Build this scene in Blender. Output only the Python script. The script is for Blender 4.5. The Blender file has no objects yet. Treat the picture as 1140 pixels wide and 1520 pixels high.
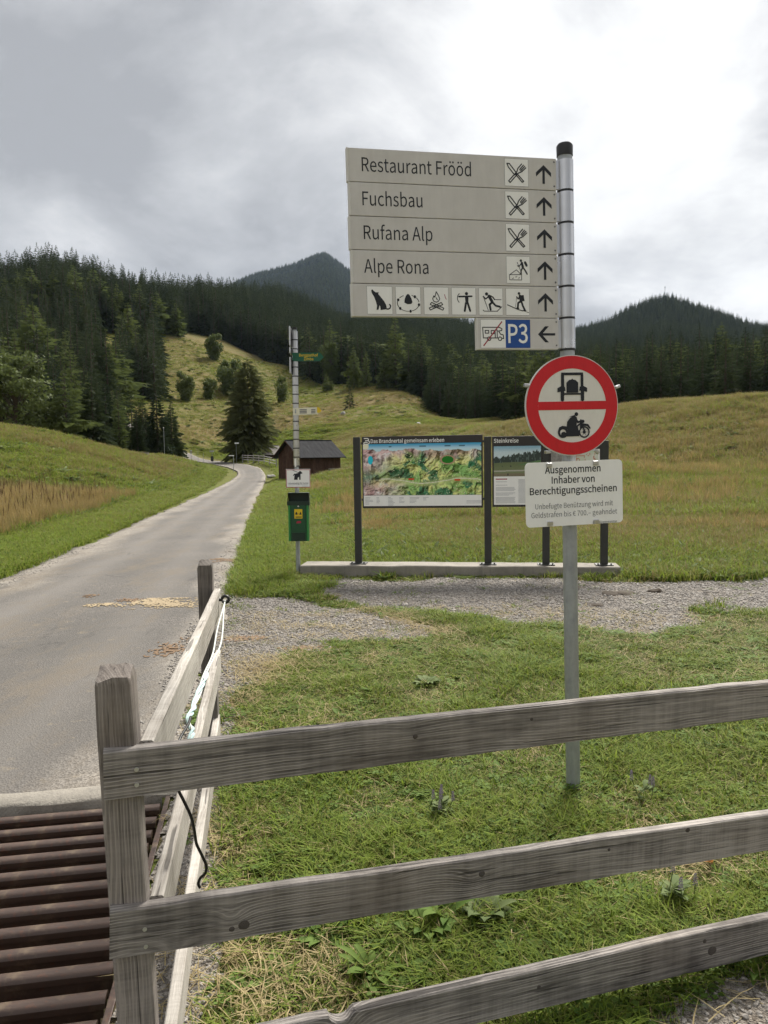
import bpy, bmesh, math, random
import numpy as np
from mathutils import Vector, Matrix, Euler

R = math.radians
scene = bpy.context.scene
COL = scene.collection
random.seed(7)
RNG = np.random.default_rng(11)

# ------------------------------------------------------------------ camera
F_PX, CX, CY = 1100.0, 570.0, 760.0          # photograph pixels (1140 x 1520)
CAM_H = 1.65
PITCH = math.atan(80.0 / F_PX)
ROLL = -0.015
cam_data = bpy.data.cameras.new('camera')
cam = bpy.data.objects.new('camera', cam_data)
COL.objects.link(cam)
cam_data.sensor_fit = 'VERTICAL'
cam_data.sensor_height = 36.0
cam_data.lens = 36.0 * F_PX / 1520.0
cam_data.clip_start = 0.05
cam_data.clip_end = 20000.0
CAM_ROT = Matrix.Rotation(R(90) - PITCH, 3, 'X') @ Matrix.Rotation(ROLL, 3, 'Z')
cam.matrix_world = Matrix.Translation((0, 0, CAM_H)) @ CAM_ROT.to_4x4()
scene.camera = cam

# ------------------------------------------------------------------ view
scene.view_settings.view_transform = 'Standard'
scene.view_settings.look = 'None'
scene.view_settings.exposure = 1.6
scene.view_settings.gamma = 1.0
scene.view_settings.use_curve_mapping = False
try:
    scene.cycles.use_denoising = True
    scene.cycles.max_bounces = 4
    scene.cycles.diffuse_bounces = 2
    scene.cycles.glossy_bounces = 2
    scene.cycles.transmission_bounces = 2
    scene.cycles.adaptive_threshold = 0.02
    scene.cycles.transparent_max_bounces = 4
    scene.cycles.volume_bounces = 0
except Exception:
    pass

# ------------------------------------------------------------------ node helper
def node(nt, typ, props=None, **ins):
    n = nt.nodes.new(typ)
    for k, v in (props or {}).items():
        setattr(n, k, v)
    for k, v in ins.items():
        key = int(k[1:]) if k[0] == 'i' and k[1:].isdigit() else k.replace('_', ' ')
        s = n.inputs[key]
        if isinstance(v, bpy.types.NodeSocket):
            nt.links.new(v, s)
        else:
            s.default_value = v
    return n

def math_n(nt, op, a, b=0.0, c=None, clamp=False):
    n = nt.nodes.new('ShaderNodeMath'); n.operation = op; n.use_clamp = clamp
    for i, v in enumerate((a, b) if c is None else (a, b, c)):
        if isinstance(v, bpy.types.NodeSocket): nt.links.new(v, n.inputs[i])
        else: n.inputs[i].default_value = v
    return n.outputs[0]

def mixc(nt, fac, a, b, blend='MIX'):
    n = nt.nodes.new('ShaderNodeMix'); n.data_type = 'RGBA'; n.blend_type = blend
    for i, v in ((0, fac), (6, a), (7, b)):
        if isinstance(v, bpy.types.NodeSocket): nt.links.new(v, n.inputs[i])
        else:
            n.inputs[i].default_value = v if i == 0 else ((*v, 1) if len(v) == 3 else v)
    return n.outputs[2]

def ramp(nt, fac, stops, interp='LINEAR'):
    n = nt.nodes.new('ShaderNodeValToRGB'); cr = n.color_ramp; cr.interpolation = interp
    while len(cr.elements) < len(stops): cr.elements.new(0.5)
    for e, (p, c) in zip(cr.elements, stops):
        e.position = p
        e.color = (c, c, c, 1) if isinstance(c, (int, float)) else (*c, 1)
    nt.links.new(fac, n.inputs[0])
    return n.outputs[0]

def noise_n(nt, vec, scale, detail=4.0, rough=0.55, out=0, dist=0.0):
    n = nt.nodes.new('ShaderNodeTexNoise')
    n.inputs['Scale'].default_value = scale; n.inputs['Detail'].default_value = detail
    n.inputs['Roughness'].default_value = rough; n.inputs['Distortion'].default_value = dist
    if vec is not None: nt.links.new(vec, n.inputs['Vector'])
    return n.outputs[out]

def mapping(nt, vec, scale=(1, 1, 1), loc=(0, 0, 0)):
    n = nt.nodes.new('ShaderNodeMapping')
    n.inputs['Scale'].default_value = scale; n.inputs['Location'].default_value = loc
    nt.links.new(vec, n.inputs['Vector'])
    return n.outputs[0]

# ------------------------------------------------------------------ sky and sun
SUN_AZ, SUN_EL = R(24), R(46)                # ahead and to the right, behind thin cloud
world = bpy.data.worlds.new('World'); scene.world = world
world.use_nodes = True
nt = world.node_tree; nt.nodes.clear()
out = nt.nodes.new('ShaderNodeOutputWorld')
bg = nt.nodes.new('ShaderNodeBackground'); bg.inputs['Strength'].default_value = 0.12
sky = nt.nodes.new('ShaderNodeTexSky'); sky.sky_type = 'NISHITA'; sky.sun_disc = False
sky.sun_elevation = SUN_EL; sky.sun_rotation = SUN_AZ; sky.altitude = 1300
tc = nt.nodes.new('ShaderNodeTexCoord')
dirv = tc.outputs['Generated']
sep = node(nt, 'ShaderNodeSeparateXYZ', i0=dirv)
zc = math_n(nt, 'ADD', math_n(nt, 'MAXIMUM', sep.outputs[2], 0.0), 0.42)
px_ = math_n(nt, 'DIVIDE', sep.outputs[0], zc); py_ = math_n(nt, 'DIVIDE', sep.outputs[1], zc)
cl = node(nt, 'ShaderNodeCombineXYZ', i0=px_, i1=py_, i2=0.0).outputs[0]
CLOUD_OFF = (47.70, 19.549, 0.0)
big = noise_n(nt, mapping(nt, cl, (0.95, 0.95, 1), CLOUD_OFF), 1.0, 3.0, 0.5, dist=0.3)
mid = noise_n(nt, mapping(nt, cl, (2.6, 2.8, 1), (69.71, 3.1, 2.0)), 1.0, 7.0, 0.58, dist=0.4)
fine = noise_n(nt, mapping(nt, cl, (7.5, 8.0, 1), (1.7, 9.1, 4.0)), 1.0, 6.0, 0.6, dist=0.2)
dens = math_n(nt, 'ADD', math_n(nt, 'MULTIPLY', big, 0.60), math_n(nt, 'ADD', math_n(nt, 'MULTIPLY', mid, 0.33), math_n(nt, 'MULTIPLY', fine, 0.09)))
sund = (math.sin(SUN_AZ) * math.cos(SUN_EL), math.cos(SUN_AZ) * math.cos(SUN_EL), math.sin(SUN_EL))
dotn = node(nt, 'ShaderNodeVectorMath', {'operation': 'DOT_PRODUCT'}, i0=dirv, i1=sund).outputs['Value']
glow = math_n(nt, 'POWER', math_n(nt, 'MAXIMUM', dotn, 0.0), 9.0)
dens = math_n(nt, 'ADD', math_n(nt, 'MULTIPLY', dens, 1.50), -0.247)
dens2 = math_n(nt, 'SUBTRACT', dens, math_n(nt, 'MULTIPLY', glow, 0.045))
shade = ramp(nt, dens2, [(0.34, (0.70, 0.70, 0.70)), (0.42, (0.61, 0.612, 0.615)), (0.48, (0.49, 0.495, 0.505)), (0.54, (0.38, 0.388, 0.402)), (0.63, (0.275, 0.283, 0.298))])
glowc = math_n(nt, 'ADD', math_n(nt, 'MULTIPLY', glow, 0.15), 0.97)
cloud = node(nt, 'ShaderNodeVectorMath', {'operation': 'SCALE'}, i0=shade, Scale=math_n(nt, 'MULTIPLY', glowc, 4.3)).outputs[0]
cover = ramp(nt, dens2, [(0.22, 0.85), (0.34, 1.0)])
nt.links.new(mixc(nt, cover, sky.outputs[0], cloud), bg.inputs['Color'])
nt.links.new(bg.outputs[0], out.inputs['Surface'])

sun_data = bpy.data.lights.new('sun', 'SUN')
sun_data.energy = 3.0; sun_data.angle = R(22); sun_data.color = (1.0, 0.95, 0.87)
sun = bpy.data.objects.new('sun', sun_data); COL.objects.link(sun)
sun.rotation_euler = Vector((-sund[0], -sund[1], -sund[2])).to_track_quat('-Z', 'Y').to_euler()
sun.location = (0, 0, 60)

# ------------------------------------------------------------------ pixel -> direction helpers
def ray(px, py):
    return CAM_ROT @ Vector(((px - CX) / F_PX, -(py - CY) / F_PX, -1.0))
def G(px, py, h=0.0):                        # where the sight line meets the level z = h
    d = ray(px, py); t = (h - CAM_H) / d.z
    return Vector((d.x * t, d.y * t, h))
def Py(px, py, y):                           # the point of the sight line at forward distance y
    d = ray(px, py); t = y / d.y
    return Vector((d.x * t, y, CAM_H + d.z * t))
def project(p):
    q = CAM_ROT.transposed() @ (Vector(p) - Vector((0, 0, CAM_H)))
    return CX + F_PX * q.x / -q.z, CY - F_PX * q.y / -q.z

# ------------------------------------------------------------------ numpy noise
def _hash(ix, iy, seed):
    h = (ix.astype(np.int64) * 374761393 + iy.astype(np.int64) * 668265263 + seed * 974711) & 0x7fffffff
    h = ((h ^ (h >> 13)) * 1274126177) & 0x7fffffff
    h = h ^ (h >> 16)
    return (h & 0xffff) / 65535.0
def vnoise(x, y, seed=0):
    x = np.asarray(x, float); y = np.asarray(y, float)
    ix, iy = np.floor(x), np.floor(y); fx, fy = x - ix, y - iy
    fx = fx * fx * fx * (fx * (fx * 6 - 15) + 10); fy = fy * fy * fy * (fy * (fy * 6 - 15) + 10)
    a, b = _hash(ix, iy, seed), _hash(ix + 1, iy, seed)
    c, d = _hash(ix, iy + 1, seed), _hash(ix + 1, iy + 1, seed)
    return a + (b - a) * fx + (c - a) * fy + (a - b - c + d) * fx * fy
def fbm(x, y, seed=0, oct=4):
    s = 0; a = 0.5; t = 0
    for i in range(oct):
        s = s + a * vnoise(x * 2 ** i + 17.3 * i, y * 2 ** i - 9.1 * i, seed + i); t += a; a *= 0.5
    return s / t
def sstep(a, b, x):
    t = np.clip((np.asarray(x, float) - a) / (b - a), 0, 1); return t * t * (3 - 2 * t)

# ------------------------------------------------------------------ mesh builder
class MB:
    def __init__(s): s.v = []; s.f = []; s.mi = []; s.cur = 0
    def add(s, vs, fs):
        o = len(s.v); s.v += [tuple(v) for v in vs]
        s.f += [tuple(i + o for i in f) for f in fs]; s.mi += [s.cur] * len(fs)
        return s
    def box(s, c, h, M=None):
        vs = [Vector((c[0] + sx * h[0], c[1] + sy * h[1], c[2] + sz * h[2])) for sx in (-1, 1) for sy in (-1, 1) for sz in (-1, 1)]
        if M is not None: vs = [M @ v for v in vs]
        return s.add(vs, [(0, 1, 3, 2), (4, 6, 7, 5), (0, 4, 5, 1), (2, 3, 7, 6), (0, 2, 6, 4), (1, 5, 7, 3)])
    def bbox(s, c, h, b=0.004, M=None):      # box with chamfered edges
        bm = bmesh.new(); bmesh.ops.create_cube(bm, size=2.0)
        for v in bm.verts: v.co = Vector((v.co.x * h[0], v.co.y * h[1], v.co.z * h[2]))
        bmesh.ops.bevel(bm, geom=list(bm.edges), offset=b, segments=2, profile=0.6, affect='EDGES')
        bm.verts.ensure_lookup_table()
        vs = [v.co + Vector(c) for v in bm.verts]
        if M is not None: vs = [M @ v for v in vs]
        fs = [tuple(v.index for v in f.verts) for f in bm.faces]; bm.free()
        return s.add(vs, fs)
    def tube(s, pts, r, n=12, cap=True):
        pts = [Vector(p) for p in pts]; rs = r if isinstance(r, (list, tuple)) else [r] * len(pts)
        vs = []; fs = []; up = None
        for i, p in enumerate(pts):
            t = (pts[min(i + 1, len(pts) - 1)] - pts[max(i - 1, 0)]).normalized()
            if up is None: up = Vector((0, 0, 1)) if abs(t.z) < 0.9 else Vector((0, 1, 0))
            a = up.cross(t).normalized(); b = t.cross(a); up = b
            for k in range(n):
                w = 2 * math.pi * k / n
                vs.append(p + (a * math.cos(w) + b * math.sin(w)) * rs[i])
        for i in range(len(pts) - 1):
            for k in range(n):
                k2 = (k + 1) % n
                fs.append((i * n + k, i * n + k2, (i + 1) * n + k2, (i + 1) * n + k))
        if cap:
            fs.append(tuple(range(n - 1, -1, -1))); fs.append(tuple((len(pts) - 1) * n + k for k in range(n)))
        return s.add(vs, fs)
    def build(s, name, mats, parent=None, smooth=False, M=None):
        me = bpy.data.meshes.new(name); me.from_pydata(s.v, [], s.f)
        mats = mats if isinstance(mats, (list, tuple)) else [mats]
        for m in mats: me.materials.append(m)
        if len(mats) > 1: me.polygons.foreach_set('material_index', s.mi)
        if smooth: me.polygons.foreach_set('use_smooth', [True] * len(me.polygons))
        me.update()
        return link(name, me, parent, M)

def link(name, me, parent=None, M=None):
    o = bpy.data.objects.new(name, me); COL.objects.link(o)
    if parent is not None: o.parent = parent
    if M is not None: o.matrix_local = M
    return o
def tag(o, label=None, cat=None, group=None, kind=None):
    for k, v in (('label', label), ('category', cat), ('group', group), ('kind', kind)):
        if v: o[k] = v
    return o
def thing(name, label, cat, M=None, group=None):
    o = bpy.data.objects.new(name, None); COL.objects.link(o); o.empty_display_size = 0.1
    if M is not None: o.matrix_world = M if isinstance(M, Matrix) else Matrix.Translation(M)
    return tag(o, label, cat, group)
def auto_smooth(o, ang=35):
    me = o.data
    me.polygons.foreach_set('use_smooth', [True] * len(me.polygons))
    try: me.set_sharp_from_angle(angle=R(ang))
    except Exception: pass
    return o
def frame(origin, xdir, zdir, keep_z=False):
    x = Vector(xdir).normalized(); z = Vector(zdir).normalized(); y = z.cross(x).normalized()
    if keep_z: x = y.cross(z)
    else: z = x.cross(y)
    M = Matrix((x, y, z)).transposed().to_4x4(); M.translation = origin
    return M

# ------------------------------------------------------------------ flat print: strokes, fills and letters (drawn in x right, z up; facing -y)
class Ink:
    def __init__(s, y=0.0): s.v = []; s.f = []; s.y = y
    def _tri(s, pts2):
        bm = bmesh.new(); vs = [bm.verts.new((p[0], 0, p[1])) for p in pts2]
        try: f = bm.faces.new(vs)
        except Exception: bm.free(); return
        r = bmesh.ops.triangulate(bm, faces=[f])
        bm.verts.index_update(); o = len(s.v)
        s.v += [(v.co.x, s.y, v.co.z) for v in bm.verts]
        s.f += [tuple(v.index + o for v in f.verts) for f in bm.faces]; bm.free()
    def fill(s, pts): s._tri(pts); return s
    def disc(s, c, r, n=20, ry=None, a0=0.0):
        ry = ry or r
        o = len(s.v); s.v += [(c[0] + r * math.cos(a0 + 2 * math.pi * k / n), s.y, c[1] + ry * math.sin(a0 + 2 * math.pi * k / n)) for k in range(n)]
        s.f.append(tuple(o + k for k in range(n))); return s
    def ring(s, c, r1, r2, n=48, a0=0.0, a1=2 * math.pi, sy=1.0):
        o = len(s.v); full = abs(a1 - a0 - 2 * math.pi) < 1e-6; m = n if full else n + 1
        for k in range(m):
            a = a0 + (a1 - a0) * k / n
            for r in (r1, r2): s.v.append((c[0] + r * math.cos(a), s.y, c[1] + r * math.sin(a) * sy))
        for k in range(n):
            k2 = (k + 1) % m
            s.f.append((o + 2 * k, o + 2 * k + 1, o + 2 * k2 + 1, o + 2 * k2))
        return s
    def line(s, pts, w, round_=True):
        for a, b in zip(pts[:-1], pts[1:]):
            dx, dz = b[0] - a[0], b[1] - a[1]; L = math.hypot(dx, dz) or 1e-9
            nx, nz = -dz / L * w / 2, dx / L * w / 2
            o = len(s.v)
            s.v += [(a[0] + nx, s.y, a[1] + nz), (a[0] - nx, s.y, a[1] - nz), (b[0] - nx, s.y, b[1] - nz), (b[0] + nx, s.y, b[1] + nz)]
            s.f.append((o, o + 1, o + 2, o + 3))
        for p in (pts if round_ else pts[1:-1]): s.disc(p, w / 2, 8)
        return s
    def loop(s, pts, w): return s.line(list(pts) + [pts[0]], w)
    def mesh(s, name, m, parent, scale=1.0, off=(0, 0), y=0.0):
        me = bpy.data.meshes.new(name)
        # tiny steps in depth keep overlapping strokes from lying in one plane
        me.from_pydata([(v[0] * scale + off[0], v[1] + y, v[2] * scale + off[1]) for v in s.v], [], s.f)
        i = 0
        for p in me.polygons:
            for vi in p.vertices: me.vertices[vi].co.y -= 0.000004 * (i % 40)
            i += 1
        me.materials.append(m); me.update()
        return link(name, me, parent)

try:                                        # the sans face that ships with Blender; the built-in one otherwise
    import os
    FONT = bpy.data.fonts.load(os.path.join(bpy.utils.system_resource('DATAFILES'), 'fonts', 'Noto Sans CJK Regular.woff2'))
except Exception:
    FONT = None
CAPH = {}
def text_mesh(text, bold):
    cu = bpy.data.curves.new('txt', 'FONT'); cu.body = text; cu.size = 1.0; cu.fill_mode = 'FRONT'
    if FONT: cu.font = FONT
    cu.offset = bold; cu.resolution_u = 3; cu.align_x = 'LEFT'
    ob = bpy.data.objects.new('txt', cu); COL.objects.link(ob)
    dg = bpy.context.evaluated_depsgraph_get()
    me = bpy.data.meshes.new_from_object(ob.evaluated_get(dg))
    bpy.data.objects.remove(ob); bpy.data.curves.remove(cu)
    co = np.empty(len(me.vertices) * 3, np.float32); me.vertices.foreach_get('co', co)
    return me, co.reshape(-1, 3)
def cap_height():
    if 'h' not in CAPH:
        me, co = text_mesh('H', 0.0); CAPH['h'] = float(co[:, 1].max() - co[:, 1].min()); CAPH['y'] = float(co[:, 1].min()); bpy.data.meshes.remove(me)
    return CAPH['h'], CAPH['y']
def letters(name, text, m, parent, x, z, height, width=None, y=0.0, align='LEFT', bold=0.0):
    ch, by = cap_height(); me, co = text_mesh(text, bold * ch); n = len(co); co[:, 1] -= by
    x0, x1 = co[:, 0].min(), co[:, 0].max()
    s = height / ch
    sx = s if width is None else width / (x1 - x0)
    px = (co[:, 0] - x0) * sx; W = (x1 - x0) * sx
    px += x if align == 'LEFT' else (x - W / 2 if align == 'CENTER' else x - W)
    o = np.stack([px, np.full(n, y), co[:, 1] * s + z], 1).astype(np.float32)
    me.vertices.foreach_set('co', o.ravel()); me.name = name
    me.materials.clear(); me.materials.append(m); me.update()
    return link(name, me, parent)

# ------------------------------------------------------------------ scatter through geometry nodes (uncountable stuff only)
def scatter(name, pts, rot, scl, idx, protos, label, cat):
    pc = bpy.data.collections.new(name + '_kinds')
    for i, p in enumerate(protos):
        p.name = '%02d_%s' % (i, name); pc.objects.link(p)
    me = bpy.data.meshes.new(name); me.from_pydata([tuple(p) for p in pts], [], [])
    a = me.attributes.new('rot', 'FLOAT_VECTOR', 'POINT'); a.data.foreach_set('vector', np.asarray(rot, np.float32).ravel())
    a = me.attributes.new('scl', 'FLOAT_VECTOR', 'POINT'); a.data.foreach_set('vector', np.asarray(scl, np.float32).ravel())
    a = me.attributes.new('kind_index', 'INT', 'POINT'); a.data.foreach_set('value', np.asarray(idx, np.int32))
    o = link(name, me)
    ng = bpy.data.node_groups.new(name, 'GeometryNodeTree')
    ng.interface.new_socket('Geometry', in_out='INPUT', socket_type='NodeSocketGeometry')
    ng.interface.new_socket('Geometry', in_out='OUTPUT', socket_type='NodeSocketGeometry')
    gi = ng.nodes.new('NodeGroupInput'); go = ng.nodes.new('NodeGroupOutput')
    ci = ng.nodes.new('GeometryNodeCollectionInfo'); ci.inputs['Collection'].default_value = pc
    ci.inputs['Separate Children'].default_value = True; ci.inputs['Reset Children'].default_value = True
    iop = ng.nodes.new('GeometryNodeInstanceOnPoints'); iop.inputs['Pick Instance'].default_value = True
    def na(nm, typ):
        n = ng.nodes.new('GeometryNodeInputNamedAttribute'); n.data_type = typ; n.inputs['Name'].default_value = nm
        return n.outputs['Attribute']
    e2r = ng.nodes.new('FunctionNodeEulerToRotation'); ng.links.new(na('rot', 'FLOAT_VECTOR'), e2r.inputs[0])
    ng.links.new(gi.outputs[0], iop.inputs['Points']); ng.links.new(ci.outputs[0], iop.inputs['Instance'])
    ng.links.new(na('kind_index', 'INT'), iop.inputs['Instance Index'])
    ng.links.new(e2r.outputs[0], iop.inputs['Rotation']); ng.links.new(na('scl', 'FLOAT_VECTOR'), iop.inputs['Scale'])
    ng.links.new(iop.outputs[0], go.inputs[0])
    md = o.modifiers.new('scatter', 'NODES'); md.node_group = ng
    tag(o, label, cat, kind='stuff')
    return o
def proto(mb, mats, smooth=False):
    me = bpy.data.meshes.new('kind'); me.from_pydata(mb.v, [], mb.f)
    mats = mats if isinstance(mats, (list, tuple)) else [mats]
    for m in mats: me.materials.append(m)
    if len(mats) > 1: me.polygons.foreach_set('material_index', mb.mi)
    if smooth: me.polygons.foreach_set('use_smooth', [True] * len(me.polygons))
    me.update()
    return bpy.data.objects.new('kind', me)

# ------------------------------------------------------------------ materials
def new_mat(name):
    m = bpy.data.materials.new(name); m.use_nodes = True
    nt = m.node_tree; b = nt.nodes['Principled BSDF']
    return m, nt, b
def setp(nt, b, **kw):
    for k, v in kw.items():
        key = {'color': 'Base Color', 'rough': 'Roughness', 'metal': 'Metallic', 'spec': 'Specular IOR Level', 'normal': 'Normal', 'coat': 'Coat Weight'}[k]
        s = b.inputs[key]
        if isinstance(v, bpy.types.NodeSocket): nt.links.new(v, s)
        else: s.default_value = (*v, 1) if isinstance(v, tuple) and len(v) == 3 else v
def bump(nt, h, strength=0.3, dist=0.01):
    return node(nt, 'ShaderNodeBump', Height=h, Strength=strength, Distance=dist).outputs[0]
def objc(nt): return nt.nodes.new('ShaderNodeTexCoord').outputs['Object']
def posn(nt): return nt.nodes.new('ShaderNodeNewGeometry').outputs['Position']
def attr(nt, name, out='Fac'):
    n = nt.nodes.new('ShaderNodeAttribute'); n.attribute_name = name; return n.outputs[out]
def orand(nt): return nt.nodes.new('ShaderNodeObjectInfo').outputs['Random']

def paint(name, c, rough=0.45, dirt=0.12, spec=0.4, metal=0.0, scale=9.0):
    m, nt, b = new_mat(name); v = objc(nt)
    n1 = noise_n(nt, v, scale, 5, 0.65); n2 = noise_n(nt, mapping(nt, v, (1, 1, 0.2)), scale * 5, 3, 0.6)
    f = ramp(nt, math_n(nt, 'ADD', math_n(nt, 'MULTIPLY', n1, 0.6), math_n(nt, 'MULTIPLY', n2, 0.4)), [(0.35, 0.0), (0.75, 1.0)])
    dark = tuple(x * (1 - dirt * 1.6) for x in c)
    setp(nt, b, color=mixc(nt, f, c, dark), rough=math_n(nt, 'ADD', math_n(nt, 'MULTIPLY', n1, 0.25), rough - 0.12), spec=spec, metal=metal)
    return m

def wood(name, light, dark, ring=0.5, vertical=False, edge=None):
    """Weathered sawn wood; the grain runs along local x (or z for posts)."""
    m, nt, b = new_mat(name); v = objc(nt); r = orand(nt)
    if vertical:
        s = node(nt, 'ShaderNodeSeparateXYZ', i0=v)
        v = node(nt, 'ShaderNodeCombineXYZ', i0=s.outputs[2], i1=s.outputs[1], i2=s.outputs[0]).outputs[0]
    off = node(nt, 'ShaderNodeCombineXYZ', i0=math_n(nt, 'MULTIPLY', r, 37.0), i1=0.0, i2=math_n(nt, 'MULTIPLY', r, 3.0)).outputs[0]
    v = node(nt, 'ShaderNodeVectorMath', {'operation': 'ADD'}, i0=v, i1=off).outputs[0]
    s = node(nt, 'ShaderNodeSeparateXYZ', i0=v); X, Y, Z = s.outputs
    # knots: sparse cells along the board
    kv = node(nt, 'ShaderNodeCombineXYZ', i0=math_n(nt, 'MULTIPLY', X, 1.0), i1=0.0, i2=math_n(nt, 'MULTIPLY', Z, 1.35)).outputs[0]
    vor = node(nt, 'ShaderNodeTexVoronoi', {'voronoi_dimensions': '3D'}, Vector=kv, Scale=3.4, Randomness=1.0)
    kd = math_n(nt, 'DIVIDE', vor.outputs['Distance'], 3.4)
    # slow wander of the grain plus a swirl round each knot
    n1 = noise_n(nt, mapping(nt, v, (0.55, 2.0, 4.5)), 1.0, 2.0, 0.5)
    n2 = noise_n(nt, mapping(nt, v, (7.0, 20.0, 30.0)), 1.0, 3.0, 0.5)
    swirl = math_n(nt, 'MULTIPLY', math_n(nt, 'EXPONENT', math_n(nt, 'MULTIPLY', kd, -34.0)), 0.075)
    g = math_n(nt, 'ADD', math_n(nt, 'ADD', Z, math_n(nt, 'MULTIPLY', Y, 0.6)), math_n(nt, 'ADD', math_n(nt, 'MULTIPLY', n1, 0.10), math_n(nt, 'ADD', swirl, math_n(nt, 'MULTIPLY', n2, 0.010))))
    rings = math_n(nt, 'ADD', math_n(nt, 'MULTIPLY', math_n(nt, 'SINE', math_n(nt, 'MULTIPLY', g, 820.0)), 0.5), 0.5)
    rings2 = math_n(nt, 'ADD', math_n(nt, 'MULTIPLY', math_n(nt, 'SINE', math_n(nt, 'MULTIPLY', g, 300.0)), 0.5), 0.5)
    fib = noise_n(nt, mapping(nt, v, (9.0, 260.0, 260.0)), 1.0, 3.0, 0.7)
    blot = noise_n(nt, mapping(nt, v, (3.0, 8.0, 10.0)), 1.0, 5.0, 0.65)
    saw = noise_n(nt, mapping(nt, v, (130.0, 1.0, 3.0)), 1.0, 2.0, 0.6)
    streak = noise_n(nt, mapping(nt, v, (16.0, 1.0, 1.6)), 1.0, 3.0, 0.6)
    ridge = math_n(nt, 'MULTIPLY', ramp(nt, rings, [(0.55, 0.0), (0.97, 1.0)]), ramp(nt, noise_n(nt, mapping(nt, v, (4, 5, 10)), 1.0, 3.0, 0.6), [(0.42, 0.1), (0.60, 1.0)]))
    val = math_n(nt, 'ADD', math_n(nt, 'ADD', math_n(nt, 'MULTIPLY', ridge, 0.50 * ring), math_n(nt, 'MULTIPLY', rings2, 0.20 * ring)),
                 math_n(nt, 'ADD', math_n(nt, 'MULTIPLY', fib, 0.45), math_n(nt, 'ADD', math_n(nt, 'MULTIPLY', blot, 0.55), math_n(nt, 'ADD', math_n(nt, 'MULTIPLY', math_n(nt, 'MULTIPLY', saw, ramp(nt, n1, [(0.40, 0.0), (0.60, 1.0)])), 0.30), math_n(nt, 'MULTIPLY', streak, 0.36)))))
    f = ramp(nt, val, [(0.62, 0.0), (1.36, 1.0)])
    col = mixc(nt, f, dark, light)
    warm = ramp(nt, noise_n(nt, mapping(nt, v, (2.0, 3.0, 5.0), (5, 0, 0)), 1.0, 3.0, 0.6), [(0.5, 0.0), (0.8, 0.55)])
    col = mixc(nt, warm, col, mixc(nt, 0.5, col, (0.20, 0.15, 0.105)))
    knot = ramp(nt, kd, [(0.011, 1.0), (0.021, 0.0)])
    pick = ramp(nt, node(nt, 'ShaderNodeSeparateColor', i0=vor.outputs['Color']).outputs[0], [(0.38, 0.0), (0.44, 1.0)])
    col = mixc(nt, math_n(nt, 'MULTIPLY', math_n(nt, 'MULTIPLY', knot, pick), 0.8), col, tuple(x * 0.35 for x in dark))
    crack = ramp(nt, noise_n(nt, mapping(nt, v, (2.2, 30.0, 70.0), (3, 0, 0)), 1.0, 2.0, 0.5), [(0.325, 1.0), (0.35, 0.0)])
    col = mixc(nt, math_n(nt, 'MULTIPLY', crack, 0.7), col, tuple(x * 0.3 for x in dark))
    h = math_n(nt, 'SUBTRACT', val, math_n(nt, 'MULTIPLY', crack, 0.9))
    setp(nt, b, color=col, rough=0.85, spec=0.25, normal=bump(nt, h, 0.55, 0.004))
    return m

def foliage(name, c1, c2, trans=0.35, hue=0.0, low=None):
    m, nt, b = new_mat(name); r = orand(nt)
    n = noise_n(nt, posn(nt), 0.9, 3, 0.6)
    f = math_n(nt, 'ADD', math_n(nt, 'MULTIPLY', r, 0.65), math_n(nt, 'MULTIPLY', n, 0.35), clamp=True)
    col = mixc(nt, f, c1, c2)
    setp(nt, b, color=col, rough=0.75, spec=0.18)
    if trans:
        tr = node(nt, 'ShaderNodeBsdfTranslucent', Color=col)
        mx = node(nt, 'ShaderNodeMixShader', i0=trans, i1=b.outputs[0], i2=tr.outputs[0])
        nt.links.new(mx.outputs[0], nt.nodes['Material Output'].inputs['Surface'])
    return m

M = {}
M['wood'] = wood('weathered_board', (0.345, 0.315, 0.288), (0.088, 0.079, 0.073))
M['wood_light'] = wood('weathered_board_pale', (0.46, 0.43, 0.385), (0.215, 0.195, 0.17), ring=0.4)
M['wood_post'] = wood('weathered_post', (0.31, 0.275, 0.248), (0.105, 0.092, 0.084), vertical=True)
M['wood_dark_post'] = wood('dark_post', (0.20, 0.18, 0.16), (0.07, 0.062, 0.056), vertical=True)
M['barn_wood'] = wood('barn_planks', (0.085, 0.045, 0.032), (0.030, 0.017, 0.013), vertical=True)
M['old_fence'] = wood('grey_rail', (0.32, 0.30, 0.28), (0.16, 0.15, 0.14))

m, nt, b = new_mat('wood_knot'); v = objc(nt); s_ = node(nt, 'ShaderNodeSeparateXYZ', i0=v)
rr_ = node(nt, 'ShaderNodeVectorMath', {'operation': 'LENGTH'}, i0=node(nt, 'ShaderNodeCombineXYZ', i0=s_.outputs[0], i1=0.0, i2=s_.outputs[2]).outputs[0]).outputs['Value']
w_ = math_n(nt, 'ADD', math_n(nt, 'MULTIPLY', math_n(nt, 'SINE', math_n(nt, 'ADD', math_n(nt, 'MULTIPLY', rr_, 2600.0), math_n(nt, 'MULTIPLY', noise_n(nt, v, 180.0, 3), 5.0))), 0.5), 0.5)
setp(nt, b, color=mixc(nt, w_, (0.040, 0.034, 0.031), (0.125, 0.108, 0.096)), rough=0.85, spec=0.2, normal=bump(nt, w_, 0.4, 0.002)); M['knot'] = m
M['galv'] = paint('galvanised_steel', (0.40, 0.42, 0.44), 0.5, 0.22, 0.5, 0.55, 14)
M['sleeve'] = paint('aluminium_sleeve', (0.56, 0.56, 0.57), 0.30, 0.10, 0.5, 0.95, 8)
M['gap'] = paint('dark_seal', (0.03, 0.03, 0.035), 0.6, 0.1)
M['plate'] = paint('warm_grey_plate', (0.60, 0.575, 0.56), 0.5, 0.09)
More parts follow.
